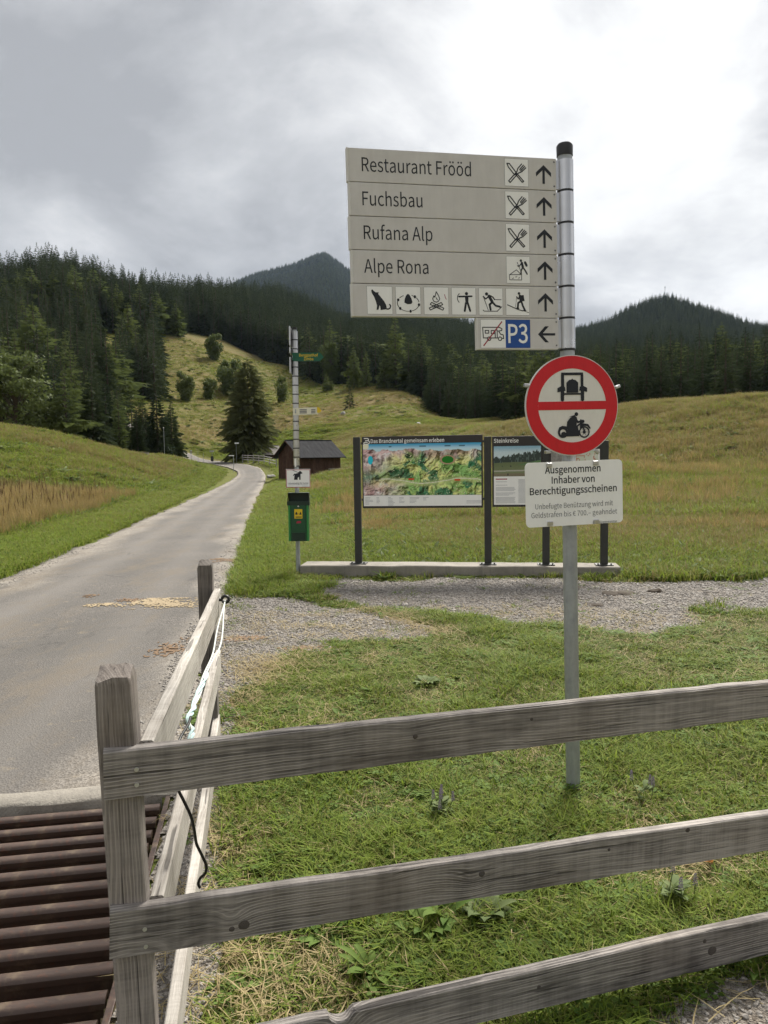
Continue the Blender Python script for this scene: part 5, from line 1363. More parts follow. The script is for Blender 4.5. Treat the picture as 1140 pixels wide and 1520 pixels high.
# cream arm with yellow tip
cM = Matrix.Rotation(R(2.5), 4, 'Y').inverted()
ax0, az1 = wl(435, 606, .045); ax1, az0 = wl(472, 616, .045); at = wl(476, 609, .045)[0]; zc = (az0 + az1) / 2; hh = (az1 - az0) / 2
def arm_poly(pts, name, m, parent, y0=-.045, y1=-.032):
    n = len(pts); mb = MB(); mb.add([(x, y0, z) for x, z in pts] + [(x, y1, z) for x, z in pts], [tuple(range(n - 1, -1, -1)), tuple(range(n, 2 * n))] + [(i, (i + 1) % n, n + (i + 1) % n, n + i) for i in range(n)])
    return mb.build(name, m, parent)
ca = arm_poly([(ax0, zc - hh), (ax1, zc - hh + .012), (ax1, zc + hh + .012), (ax0, zc + hh)], 'hiking_arm', M['cream'], way); ca['label'] = 'cream hiking arm with a yellow tip'
arm_poly([(ax1 - .012, zc - hh * .35), (ax1 + .025, zc - hh * .30), (at + .01, zc + hh * .25), (ax1 + .015, zc + hh + .012), (ax1 - .012, zc + hh + .016)], 'yellow_tip', M['yellow'], ca, -.0475, -.033)
k = Ink()
for j in range(3):
    za = zc + hh * (.45 - j * .45) + .004; xa = ax0 + .09
    for wd in ((.0, .10), (.16, .06)): k.fill([(xa + wd[0], za - .007), (xa + wd[0] + wd[1], za - .006), (xa + wd[0] + wd[1], za + .007), (xa + wd[0], za + .006)])
k.mesh('lettering', M['ink_grey'], ca, y=-.0465)
mb = MB(); mb.bbox((ax0 + .035, -.049, zc + hh * .1), (.008, .003, hh * .6), .002); mb.build('bolt', M['galv'], ca)
# small white tag
tx, tz = wl(438.5, 687, .045); mb = MB(); mb.bbox((tx, -.05, tz), (.011, .003, .055), .001); mb.build('tag', M['white'], way)
# dog sign
dx0, dz1 = wl(424.3, 696.5, .055); dx1, dz0 = wl(460.8, 723.5, .055)
mb = MB(); mb.bbox(((dx0 + dx1) / 2, -.055, (dz0 + dz1) / 2), ((dx1 - dx0) / 2, .004, (dz1 - dz0) / 2), .002); ds_ = mb.build('dog_sign', M['white'], way); ds_['label'] = 'white sign with a black leashed dog'
k = Ink(); k.loop([(0, 0), (1, 0), (1, .74), (0, .74)], .025); k.mesh('rim', M['wine'], ds_, (dx1 - dx0) * .97, (dx0 + (dx1 - dx0) * .015, dz0 + .004), -.0598)
k = Ink(); k.fill([(.36, .56), (.50, .60), (.54, .66), (.60, .68), (.66, .62), (.68, .58), (.60, .56), (.60, .46), (.60, .32), (.54, .32), (.54, .44), (.48, .40), (.48, .32), (.42, .32), (.43, .42), (.40, .42), (.38, .32), (.33, .32), (.36, .44)]); k.line([(.56, .60), (.30, .70)], .02); k.line([(.36, .56), (.31, .50)], .035)
k.mesh('dog', M['ink'], ds_, dx1 - dx0, (dx0, dz0), -.0600)
letters('lettering', 'Leinenzwang für Hunde', M['ink'], ds_, (dx0 + dx1) / 2, dz0 + .050, .022, (dx1 - dx0) * .84, y=-.0600, align='CENTER', bold=.01)
k = Ink(); k.fill([(.10, .11), (.90, .11), (.90, .125), (.10, .125)]); k.fill([(.66, .05), (.90, .05), (.90, .065), (.66, .065)]); k.mesh('small_print', M['ink_pale'], ds_, dx1 - dx0, (dx0, dz0), -.0600)

# bin, hung on the pole
bx0, bz1 = wl(428, 747, .17); bx1, bz0 = wl(458.5, 803, .17); hz = wl(443, 732, .17)[1]
bc = (bx0 + bx1) / 2; bw = (bx1 - bx0) / 2
bM = wM @ Matrix.Translation((bc, 0, bz0))
binn = thing('dog_waste_bin', 'green metal dog waste bin with a yellow sticker hung on the pole', 'bin', bM)
hb = bz1 - bz0
sec = [(-bw, -.17), (-bw * .62, -.185), (bw * .62, -.185), (bw, -.17), (bw, -.034), (-bw, -.034)]
n = len(sec); mb = MB()
mb.add([(x, y, 0) for x, y in sec] + [(x * 1.03, y, hb) for x, y in sec], [tuple(range(n - 1, -1, -1)), tuple(range(n, 2 * n))] + [(i, (i + 1) % n, n + (i + 1) % n, n + i) for i in range(n)])
mb.build('body', M['bin_green'], binn)
for sx in (-1, 1):
    mb = MB(); mb.bbox((sx * (bw - .012), -.176, hb * .49), (.014, .010, hb * .49), .003); mb.build('edge_strip', M['bin_edge'], binn)
mb = MB(); mb.bbox((0, -.187, hb * .60), (bw * .70, .004, hb * .37), .002); mb.build('front_panel', M['bin_green'], binn)
mb = MB(); mb.bbox((0, -.186, hb * .12), (bw * .66, .004, hb * .105), .002); mb.build('lower_panel', M['bin_dark'], binn)
# hood: open at the front
hh = hz - bz1; w_ = bw * 1.12
mb = MB()
for sx in (-1, 1): mb.add([(sx * w_, -.19, hb - .035), (sx * w_, -.03, hb - .035), (sx * w_ * .93, -.03, hb + hh), (sx * w_ * .93, -.15, hb + hh)], [(0, 1, 2, 3)])
mb.box((0, -.032, hb + hh / 2 - .01), (w_ * .95, .003, hh / 2 + .01)); mb.bbox((0, -.09, hb + hh), (w_ * .94, .062, .004), .002); mb.bbox((0, -.185, hb - .002), (w_ * 1.0, .008, .028), .003)
mb.build('hood', M['bin_dark'], binn)
k = Ink(); k.fill([(-.055, hb * .60), (.055, hb * .60), (.055, hb * .845), (-.055, hb * .845)]); st_ = k.mesh('sticker', M['yellow'], binn, y=-.1925)
k = Ink(); zz = hb * .70
k.fill([(-.042, zz), (-.012, zz), (-.016, zz + .030), (-.028, zz + .040), (-.042, zz + .024)]); k.fill([(.012, zz), (.044, zz), (.040, zz + .018), (.030, zz + .044), (.022, zz + .026)]); k.disc((-.004, zz + .012), .006, 8)
k.fill([(-.040, hb * .625), (.044, hb * .625), (.044, hb * .65), (-.040, hb * .65)]); k.mesh('sticker_print', M['ink'], st_, y=-.1935)
k = Ink(); k.fill([(-.03, hb * .47), (.036, hb * .48), (.034, hb * .535), (-.024, hb * .53)]); k.mesh('red_label', M['wine'], binn, y=-.1925)
mb = MB(); mb.tube([(0, -.188, hb * .92), (0, -.197, hb * .92)], .011, 10); mb.build('lock', M['nail'], binn)

# ------------------------------------------------------------------ little things on the near ground
def lump(name, P, r, m, label, cat, seed, flat=0.6, sub=2):
    bm = bmesh.new(); bmesh.ops.create_icosphere(bm, subdivisions=sub, radius=1.0)
    rs = np.random.default_rng(seed); ph = rs.uniform(0, 6, 6)
    for v in bm.verts:
        k_ = 1 + .18 * math.sin(v.co.x * 3 + ph[0]) + .14 * math.sin(v.co.y * 4 + ph[1]) + .12 * math.sin(v.co.z * 5 + v.co.x * 3 + ph[2]) + rs.normal(0, .05)
        v.co = Vector((v.co.x * k_ * r[0], v.co.y * k_ * r[1], max(v.co.z, -.5) * k_ * r[2]))
    me = bpy.data.meshes.new(name); bm.to_mesh(me); bm.free(); me.materials.append(m)
    o = link(name, me); o.location = (P.x, P.y, Hs(P.x, P.y) + r[2] * .35); o.rotation_euler.z = rs.uniform(0, 6); auto_smooth(o, 50)
    return tag(o, label, cat)
lump('stone', G(823, 1181), (.038, .03, .03), M['rock'], 'grey stone lying at the foot of the signpost', 'stone', 3)
for i, (px, py, r, l) in enumerate(((905, 886, (.10, .09, .035), 'dark dung pile on the gravel right of the signpost, left of two'), (927, 884, (.15, .10, .03), 'flat dark dung pile on the gravel between two smaller ones'), (973, 882, (.07, .06, .04), 'small dark dung pile on the gravel, rightmost'), (880, 901, (.12, .10, .02), 'brown flattened dung on the gravel just right of the signpost pole'))):
    lump('dung_pile', G(px, py), r, M['dung'], l, 'dung', 40 + i, sub=3)
for i, (px, py, r, l) in enumerate(((1100, 1478, .022, 'pale pebble on the bare gravel at the lower right corner'), (336, 1077, .022, 'pale stone at the lawn edge beside the side fence'), (690, 1368, .02, 'grey pebble under the middle board'), (455, 1432, .016, 'white pebble in the dry grass under the middle board'), (1050, 1500, .02, 'grey pebble beside the gravel at the lower edge'))):
    lump('pebble', G(px, py), (r, r * .8, r * .7), M['pebble'], l, 'stone', 60 + i)

# ------------------------------------------------------------------ barn by the road
def at(px, d):                              # point of the ground in the direction of a pixel column, d metres away
    a = az_of(px); x, y = math.sin(a) * d, math.cos(a) * d
    return Vector((x, y, Hs(x, y)))
def barn(name, label, P, ang, L, Wd, eave, ridge, over, wallm, roofm, planks=True, sink=0.8):
    """local x along the ridge, y across (away), origin at the near corner"""
    Mx = Matrix.Translation(P) @ Matrix.Rotation(ang, 4, 'Z')
    t = thing(name, label, 'barn', Mx)
    mb = MB()
    v = [(0, 0, -sink), (L, 0, -sink), (L, Wd, -sink), (0, Wd, -sink), (0, 0, eave), (L, 0, eave), (L, Wd, eave), (0, Wd, eave), (0, Wd / 2, ridge - .06), (L, Wd / 2, ridge - .06)]
    mb.add(v, [(0, 1, 5, 4), (2, 3, 7, 6), (3, 0, 4, 8, 7), (1, 2, 6, 9, 5)])
    wl_ = mb.build('wall', wallm, t)
    if planks:
        n = int(L / .17)
        for k in range(n):
            mb = MB(); mb.box(((k + .5) * L / n, -.012 - .006 * (k % 2), (eave - .1) / 2), (L / n / 2 - .006, .012, (eave + .1) / 2)); mb.build('plank', wallm, wl_)
        n = int(Wd / .17)
        for k in range(n):
            yy = (k + .5) * Wd / n; top_ = eave + (ridge - eave) * (1 - abs(yy - Wd / 2) / (Wd / 2)) - .09
            mb = MB(); mb.box((-.012 - .006 * (k % 2), yy, (top_ - .2) / 2), (.012, Wd / n / 2 - .006, (top_ + .2) / 2)); mb.build('plank', wallm, wl_)
    sl_ = (ridge - eave) / (Wd / 2); ev = eave - over * sl_
    mb = MB(); th = .05
    for s in (0, 1):
        y0, y1 = (-over, Wd / 2) if s == 0 else (Wd + over, Wd / 2)
        a = [(-over, y0, ev), (L + over * .8, y0, ev), (L + over * .8, y1, ridge), (-over, y1, ridge)]
        vv = a + [(x, y, z + th) for x, y, z in a]
        mb.add(vv, [(0, 1, 2, 3), (7, 6, 5, 4), (0, 4, 5, 1), (1, 5, 6, 2), (3, 2, 6, 7), (0, 3, 7, 4)])
    rf_ = mb.build('roof', roofm, t)
    mb = MB(); mb.box((L / 2 - over * .1, Wd / 2, ridge + th), (L / 2 + over * .9, .06, .025)); mb.build('ridge_cap', roofm, rf_)
    mb = MB()
    for (y0, y1) in ((-over, Wd / 2), (Wd + over, Wd / 2)): mb.tube([(-over - .012, y0, ev - .02), (-over - .012, y1, ridge - .02)], .05, 4)
    mb.build('barge_board', wallm, rf_)
    return t
hc = at(446.5, 56.5)
hut = barn('wooden_barn', 'small dark brown wooden barn with a grey sheet roof beside the road', Vector((hc.x, hc.y, 0.05)), R(41), 3.75, 3.05, 1.95, 3.05, .38, M['barn_wood'], M['roof'])
mb = MB(); mb.bbox((3.1, -.10, .25), (.55, .10, .62), .01); mb.build('foundation', M['concrete'], hut)
mb = MB(); mb.box((1.55, -.045, .85), (.55, .02, .80)); d_ = mb.build('door', M['barn_wood'], hut)
oc = at(384, 101)
barn('wooden_barn', 'low weathered barn roof half hidden behind the bush under the big spruce', Vector((oc.x, oc.y, oc.z - .6)), R(30), 3.4, 3.6, 1.2, 2.3, .3, M['barn_wood'], M['old_roof'], planks=False)
cc_ = at(203, 80)
barn('wooden_barn', 'tiny grey barn roof peeping over the left grassy rise', Vector((cc_.x, cc_.y, cc_.z - 1.75)), R(20), 1.1, 1.6, 1.2, 1.9, .15, M['barn_wood'], M['old_roof'], planks=False)

def rail_fence(label, pts, hgt=1.0, name='rail_fence'):
    P = [Vector(p) for p in pts]; t = thing(name, label, 'fence', Matrix.Translation(P[0]))
    for p in P:
        mb = MB(); q = p - P[0]; mb.tube([q + Vector((0, 0, -.3)), q + Vector((0, 0, hgt))], .06, 6); mb.build('post', M['old_fence'], t)
    for a, b_ in zip(P[:-1], P[1:]):
        for z in (.35, .62, .88):
            mb = MB(); q0, q1 = a - P[0] + Vector((0, -.07, z * hgt)), b_ - P[0] + Vector((0, -.07, z * hgt)); mb.tube([q0, q1], .045, 5); mb.build('rail', M['old_fence'], t)
    return t
rail_fence('grey rail fence running down from the hidden barn towards the brown barn', [at(p, d) for p, d in ((360, 97), (368, 94), (376, 91), (384, 88), (392, 85), (400, 81), (410, 77))])
rail_fence('far grey rail fence left of the road bend', [at(p, d) for p, d in ((248, 112), (256, 114), (264, 116), (272, 118))])
def stake_sign(name, label, cat, px, d, h, parts, r=.03):
    P = at(px, d); t = thing(name, label, cat, Matrix.Translation(P)); mb = MB(); mb.tube([(0, 0, -.2), (0, 0, h)], r, 8); mb.build('pole', M['galv'], t)
    for (nm, dx, dz, w, hh, m_) in parts: mb = MB(); mb.bbox((dx, -.05, dz), (w, .012, hh), .004); mb.build(nm, m_, t)
    return t
stake_sign('road_sign', 'slim white pole with a white arm at the inside of the road bend', 'road sign', 346.5, 76, 1.6, [('arm', -.18, 1.55, .26, .04, M['white'])])
stake_sign('road_sign', 'white arrow board on a pole above the far road', 'road sign', 351, 99, 2.6, [('arm', .1, 2.5, .28, .08, M['white'])], .025)
stake_sign('road_sign', 'small red and white sign where the far road leaves the picture', 'road sign', 284, 109, 1.3, [('plate', 0, 1.15, .14, .28, M['white']), ('red_band', 0, 1.2, .145, .08, M['red'])])
stake_sign('road_sign', 'slim pale pole in front of the dark spruces at the far bend', 'road sign', 244.5, 90, 3.4, [('cap', 0, 3.4, .05, .05, M['white'])])
stake_sign('litter_bin', 'dark post-mounted litter bin on the verge inside the far bend', 'bin', 315, 98, .9, [('bin', 0, .62, .18, .32, M['anthracite'])])
stake_sign('road_sign', 'small white board on the verge just beyond the litter bin', 'road sign', 315, 104, 1.6, [('plate', 0, 1.5, .30, .10, M['ink_pale'])])
for i, (px, d) in enumerate(((294, 96), (302, 92))):
    stake_sign('marker_stake', 'thin snow stake on the verge inside the far bend', 'stake', px, d, 1.4, [], .02)['group'] = 'snow stakes inside the far bend'
b_ = lump('stone', at(401.5, 62), (.35, .25, .2), M['rock'], 'pale boulder on the verge left of the brown barn', 'stone', 77)

# ------------------------------------------------------------------ trees
def cr(a): return a
def spruce_meshes(seed, whorls=26, per=9, sub=5, rmax=.20, droop=.35, mat='spruce', base=.06, shape=1.0, ragged=.25, tw=1.0):
    """unit height; crown of drooping branches that carry flat sprays of needles"""
    rs = np.random.default_rng(seed); vs = []; fs = []
    for w in range(whorls):
        t = w / (whorls - 1); z = base + (1 - base) * (t ** .92) * .985
        R0 = rmax * ((1 - t) ** shape) * (1 + rs.normal(0, ragged * .5)) + .012
        n = max(4, int(per * (1 - .5 * t)))
        a0 = rs.uniform(0, 6.28)
        for k in range(n):
            a = a0 + 6.283 * k / n + rs.normal(0, .25); L = R0 * rs.uniform(1 - ragged, 1 + ragged * .6)
            dr = droop * rs.uniform(.6, 1.3) * (1 - .75 * t); ca, sa = math.cos(a), math.sin(a)
            zz = z + rs.normal(0, .008)
            P = lambda s, o=0.0: np.array([ca * L * s - sa * o, sa * L * s + ca * o, zz + L * (.25 * s * (t + .2) - dr * s * s + .22 * dr * s ** 3)])
            wd = .20 * L * tw + .004
            # spine leaf
            i0 = len(vs); vs += [P(.05, -.10 * wd), P(.05, .10 * wd), P(.6, .35 * wd), P(1.0, 0), P(.6, -.35 * wd)]; fs += [(i0, i0 + 1, i0 + 2, i0 + 3, i0 + 4)]
            for j in range(sub):
                s = .25 + .7 * (j + rs.uniform(0, 1)) / sub
                for sgn in (-1, 1):
                    ln = wd * 1.6 * (1.15 - .6 * s) * rs.uniform(.7, 1.25)
                    p0 = P(s); p1 = P(min(s + .30, 1.1), sgn * ln); p1[2] -= ln * rs.uniform(.1, .7); p2 = P(min(s + .10, 1.05), sgn * ln * .5); p2[2] -= ln * rs.uniform(.2, .8)
                    i0 = len(vs); vs += [p0, p1, p2]; fs += [(i0, i0 + 1, i0 + 2)]
            if rs.random() < .6:
                p0 = P(.5); p1 = P(.8); i0 = len(vs); dn = L * rs.uniform(.15, .35)
                vs += [p0, p1, (p0 + p1) / 2 - np.array([0, 0, dn])]; fs += [(i0, i0 + 1, i0 + 2)]
    i0 = len(vs)
    for a in range(4): vs.append(np.array([.006 * math.cos(a * 1.57), .006 * math.sin(a * 1.57), .93]))
    vs.append(np.array([0, 0, 1.02])); fs += [(i0 + a, i0 + (a + 1) % 4, i0 + 4) for a in range(4)]
    me = bpy.data.meshes.new('crown'); me.from_pydata([tuple(v) for v in vs], [], fs); me.materials.append(M[mat]); me.update()
    tb = MB(); tb.tube([(0, 0, -.06), (0, 0, .3), (0, 0, .96)], [.017, .012, .002], 6, False)
    tm = bpy.data.meshes.new('trunk'); tm.from_pydata(tb.v, [], tb.f); tm.materials.append(M['bark']); tm.update()
    return me, tm
def broad_meshes(seed, lobes=26, leaves=130, rx=.30, z0=.16, mat='leaf', size=.030, cone=.3, lob=1.0):
    rs = np.random.default_rng(seed); vs = []; fs = []
    limb = MB(); limb.tube([(0, 0, -.05), (.01, 0, .25), (0, .01, .62)], [.022, .017, .006], 7, False)
    for l in range(lobes):
        t = rs.uniform(0, 1); z = z0 + (1 - z0) * t; rr = rx * (math.sin(math.pi * min(1, .16 + .84 * (1 - t) ** (.5 + cone))) ** .6) * (1 - .25 * t)
        a = rs.uniform(0, 6.28); q = rr * math.sqrt(rs.uniform(.05, .8)); c = np.array([math.cos(a) * q, math.sin(a) * q, min(z, .93)])
        s = rs.uniform(.07, .13) * (1.1 - .4 * t) * lob
        limb.tube([(0, 0, max(.12, c[2] - .25)), (c[0] * .6, c[1] * .6, c[2] - .07), tuple(c)], [.008, .005, .002], 4, False)
        for k in range(leaves):
            d = rs.normal(size=3); d /= np.linalg.norm(d) + 1e-9; p = c + d * s * rs.uniform(.55, 1.1) * np.array([1.1, 1.1, .85])
            u = rs.normal(size=3); u /= np.linalg.norm(u); v = np.cross(u, d + rs.normal(size=3) * .5); v /= np.linalg.norm(v) + 1e-9
            h = size * rs.uniform(.5, 1.1); i0 = len(vs); vs += [p - u * h * .5, p + v * h * .4, p + u * h * .5, p - v * h * .4]; fs.append((i0, i0 + 1, i0 + 2, i0 + 3))
    me = bpy.data.meshes.new('crown'); me.from_pydata([tuple(v) for v in vs], [], fs); me.materials.append(M[mat]); me.update()
    tm = bpy.data.meshes.new('trunk'); tm.from_pydata(limb.v, [], limb.f); tm.materials.append(M['bark']); tm.update()
    return me, tm
SPR = [spruce_meshes(200 + i, 24, 8, 4, rm, .42, 'spruce', .05, sh, .3) for i, (rm, sh) in enumerate(((.175, .9), (.20, 1.0), (.15, .8), (.185, .85), (.165, 1.05)))]
LAR = [spruce_meshes(300 + i, 22, 7, 5, rm, .15, 'larch', .10, .75, .42, 1.5) for i, rm in enumerate((.19, .22, .17))]
BRD = [broad_meshes(400 + i, 46, 120, rx, .10, 'leaf', .042, .3, 1.25) for i, rx in enumerate((.34, .42))]
SHB = [broad_meshes(450 + i, 26, 120, .50, .08, 'leaf', .085, 0.0, 1.9) for i in range(2)]
DEN = [spruce_meshes(510 + i, 34, 11, 6, rm, .40, 'spruce', .03, .78, .25, .9) for i, rm in enumerate((.21, .24))]
BIG = spruce_meshes(501, 48, 13, 8, .30, .38, 'spruce_lone', .10, .62, .28, .85)

def tree(name, label, P, h, meshes, rz, wide=1.0, group=None, cat='tree'):
    t = thing(name, label, cat, Matrix.Translation(P) @ Matrix.Rotation(rz, 4, 'Z') @ Matrix.Diagonal((h * wide, h * wide, h, 1)), group)
    link('crown', meshes[0], t); link('trunk', meshes[1], t)
    return t
def seen_h(px, y_top, P):                   # height of a thing that stands at P and reaches up to a picture row
    d = math.hypot(P.x, P.y); return hy(px, y_top, d) - P.z
def hand_tree(name, label, px, d, y_top, meshes, wide=1.0, cat='tree', group=None, rz=None):
    P = at(px, d); return tree(name, label, P - Vector((0, 0, .15)), seen_h(px, y_top, P) + .15, meshes, random.uniform(0, 6) if rz is None else rz, wide, group, cat)
hand_tree('spruce_tree', 'large lone spruce with full crown standing behind the barns beside the road', 371, 103, 532, BIG, .88, rz=1.0)
hand_tree('spruce_tree', 'small dark lone spruce on the open meadow right of the cream arm', 521, 152, 571, SPR[1], 1.35)
hand_tree('broadleaf_tree', 'broad pale green tree at the left picture edge above the grassy rise', 28, 86, 524, BRD[0], 1.15)
hand_tree('larch_tree', 'pale green larch right of the broad tree above the left rise', 101, 86, 544, LAR[1], 1.0)
hand_tree('larch_tree', 'yellowish larch tip behind the broad tree at the left edge', 30, 130, 492, LAR[0], .9)
hand_tree('spruce_tree', 'dark pointed spruce at the right end of the left wood', 235, 93, 570, DEN[0], 1.0)
hand_tree('spruce_tree', 'slender spruce standing last before the meadow on the left', 256, 96, 596, DEN[1], .9)
hand_tree('spruce_tree', 'dark spruce between the larch and the pointed spruces above the left rise', 140, 89, 548, DEN[1], 1.0)
hand_tree('spruce_tree', 'wide dark spruce left of the pointed end spruces', 205, 90, 608, DEN[0], 1.1)
hand_tree('larch_tree', 'dull green larch in the middle of the left wood edge', 178, 92, 592, LAR[2], 1.2)
hand_tree('spruce_tree', 'dark spruce behind the dull green larch of the left wood edge', 160, 97, 562, DEN[0], 1.0)
hand_tree('spruce_tree', 'dark spruce just right of the broad pale tree at the left edge', 72, 95, 560, DEN[1], 1.0)
hand_tree('spruce_tree', 'dark spruce rising behind the wide spruce of the left wood edge', 214, 100, 588, DEN[0], .9)
for (px, d, y, me_, l, c, nm, w) in ((279.5, 172, 553, SHB[0], 'round dark shrub alone on the meadow right of the left wood', 'shrub', 'shrub', .75), (348, 190, 535, SHB[1], 'shrub on the upper meadow above the big spruce', 'shrub', 'shrub', .9),
        (341, 196, 540, SHB[0], 'smaller shrub touching the one above the big spruce', 'shrub', 'shrub', .9), (421, 176, 560, SHB[1], 'small upright shrub left of the way-marker pole on the meadow', 'shrub', 'shrub', .6),
        (313, 178, 562, SHB[0], 'low pale shrub on the meadow left of the big spruce', 'shrub', 'shrub', .9), (385, 92, 671, SHB[1], 'dense green bush in front of the hidden barn roof', 'shrub', 'shrub', 1.25),
        (649, 118, 622, SHB[0], 'pale bush on the meadow above the panorama map', 'shrub', 'shrub', .9), (322, 226, 496, SHB[0], 'shrub on the meadow crest below the left forest', 'shrub', 'shrub', .8),
        (487, 200, 552, LAR[0], 'pale larch in front of the central forest, left of three', 'tree', 'larch_tree', 1.1), (528, 196, 512, LAR[1], 'tall pale larch in front of the central forest, middle of three', 'tree', 'larch_tree', .8), (546, 194, 520, LAR[2], 'pale larch in front of the central forest, right of three', 'tree', 'larch_tree', .9),
        (494, 214, 508, BRD[1], 'rounded pale tree behind the left of three larches', 'tree', 'broadleaf_tree', .8), (572, 192, 524, LAR[1], 'pale larch standing apart right of the three larches', 'tree', 'larch_tree', .9), (490, 199, 566, SHB[1], 'bushes at the foot of the central forest edge', 'shrub', 'shrub', 1.3)):
    hand_tree(nm, l, px, d, y, me_, w, cat=c)
lump('stone', at(622, 112), (.45, .35, .35), M['rock'], 'grey boulder on the meadow left of the pale bush', 'stone', 88)
lump('stone', at(510, 140), (.5, .35, .5), M['rock'], 'small grey rock beside the small dark lone spruce', 'stone', 89)

# the forest: many candidates, the 270 largest in view are trees of their own, the rest one mass
cand = []
def sow(n, d0, d1, c0, c1, hlo, hhi, sp):
    a0, a1 = az_of(c0), az_of(c1); u = RNG.uniform(0, 1, n); d = np.sqrt(d0 * d0 + u * (d1 * d1 - d0 * d0)); a = RNG.uniform(a0, a1, n)
    x, y = np.sin(a) * d, np.cos(a) * d; ok = woods(x, y)
    x, y, d = x[ok], y[ok], d[ok]; cell = {}
    for i in range(len(x)):
        key = (int(x[i] // sp), int(y[i] // sp)); 
        if key in cell: continue
        cell[key] = 1; cand.append((x[i], y[i], RNG.uniform(hlo, hhi)))
sow(9000, 94, 130, -260, 300, 7.5, 13, 3.0)
sow(9000, 130, 260, -260, 330, 10, 18, 4.0)
sow(14000, 240, 380, -260, 480, 9, 16, 3.6)
sow(8000, 170, 330, 300, 660, 9, 18, 4.2)
sow(9000, 100, 150, 600, 1400, 7.5, 12, 3.4)
sow(6000, 150, 220, 600, 1400, 10, 15, 4.2)
sow(9000, 220, 420, 560, 1400, 11, 17, 5.0)
sow(9000, 330, 650, 300, 760, 14, 19, 5.2)
sow(9000, 420, 720, 700, 1400, 13, 18, 6.5)
sow(26000, 640, 1080, 640, 1400, 8, 12, 6.0)
sow(22000, 900, 2480, 300, 640, 9, 14, 10)
C = np.array(cand); Cz = H(C[:, 0], C[:, 1]); Cd = np.hypot(C[:, 0], C[:, 1])
# trees at the near edge of the left wood stay low so that the meadow shows as in the photograph
kindv = RNG.choice(10, len(C), p=[.185, .185, .185, .183, .15, .05, .04, .02, .001, .001]); kindv = np.where((kindv > 4) & (Cd > 260), kindv % 5, kindv)
widev = RNG.uniform(.9, 1.35, len(C)); _c = px_col(C[:, 0], C[:, 1]); C[:, 2] *= np.where((_c > 150) & (_c < 290) & (Cd < 135), .62, 1.0); C[:, 2] *= .80 + .40 * fbm(C[:, 0] * .05, C[:, 1] * .05, 77, 3); rotv = RNG.uniform(0, 6.28, len(C))
# how much of each tree shows: paint silhouettes from front to back in a coarse picture
cols, rows = 570, 760; buf = np.zeros((rows, cols), bool); share = np.zeros(len(C))
pcx = px_col(C[:, 0], C[:, 1])
yb_ = np.array([project((C[i, 0], C[i, 1], Cz[i]))[1] for i in range(len(C))]); yt_ = np.array([project((C[i, 0], C[i, 1], Cz[i] + C[i, 2]))[1] for i in range(len(C))])
# ground hides: rows below the near crests count as taken
for c in range(cols):
    px = c * 2 + 1; crest = np.interp(px, [0, 90, 180, 260, 330, 440, 640, 720, 800, 900, 1060, 1140], [637, 647, 667, 686, 690, 690, 640, 636, 624, 608, 594, 588]); buf[int(crest // 2):, c] = True
    if 519 < px < 852: buf[108:262, c] = True
for i in np.argsort(Cd):
    c0 = pcx[i]
    if c0 < -20 or c0 > 1160: continue
    hpx = yb_[i] - yt_[i]; n = 0
    for r in range(int(yt_[i] // 2), int(yb_[i] // 2) + 1):
        if r < 0 or r >= rows: continue
        w = hpx * .13 * ((r * 2 - yt_[i]) / max(hpx, 1)); a, b_ = max(0, int((c0 - w) // 2)), min(cols - 1, int((c0 + w) // 2))
        if b_ < a: continue
        seg = buf[r, a:b_ + 1]; n += int((~seg).sum()); seg[:] = True
    share[i] = n if Cd[i] < 640 else 0
order = np.argsort(-share); single = order[:285]; single = single[share[single] > 0]
rest = np.setdiff1d(np.arange(len(C)), single)
ALLK = SPR + LAR + BRD
for i in single:
    k = kindv[i]; c0 = pcx[i]; spr = k < 5
    if c0 < 300:
        reg, g = ('at the foot of the wooded left hillside', 'trees at the foot of the left forest') if Cd[i] < 135 else (('half way up the wooded left hillside', 'trees half way up the left forest') if Cd[i] < 235 else ('on the skyline of the wooded left hillside', 'trees on the skyline of the left forest'))
    elif c0 < 640: reg, g = ('at the lower edge of the forest above the middle meadow', 'trees at the edge of the middle forest') if Cd[i] < 265 else ('deep in the forest above the middle meadow', 'trees deep in the middle forest')
    elif c0 < 860: reg, g = 'in the forest behind the signpost', 'trees behind the signpost'
    else: reg, g = 'in the tall forest behind the right grassy rise', 'trees of the right forest'
    tree('spruce_tree' if spr else ('larch_tree' if k < 8 else 'broadleaf_tree'), ('dark green spruce ' if spr else ('paler green larch ' if k < 8 else 'rounded paler green tree ')) + reg, Vector((C[i, 0], C[i, 1], Cz[i] - .3)), C[i, 2], ALLK[k], rotv[i], widev[i], group=('dark ' if spr else 'pale ') + g)
def join_kind(ms):
    o = bpy.data.objects.new('kind', ms[0]); return o
scatter('forest', np.stack([C[rest, 0], C[rest, 1], Cz[rest] - .3], -1), np.stack([0 * rest, 0 * rest, rotv[rest]], -1), np.stack([C[rest, 2] * widev[rest] * 1.1, C[rest, 2] * widev[rest] * 1.1, C[rest, 2]], -1), kindv[rest],
        [join_kind(m_) for m_ in ALLK], 'distant dark conifer forest covering the hillsides', 'forest')
print('trees', len(C), 'single', len(single))
# summit cross on the right hill
sc_ = at(984, 950)
mb = MB(); mb.box((0, 0, 6), (.16, .16, 10)); mb.box((0, 0, 14), (1.1, .15, .2)); o = mb.build('summit_mast', M['galv']); o.location = sc_; tag(o, 'thin mast on top of the wooded hill at the right', 'mast')

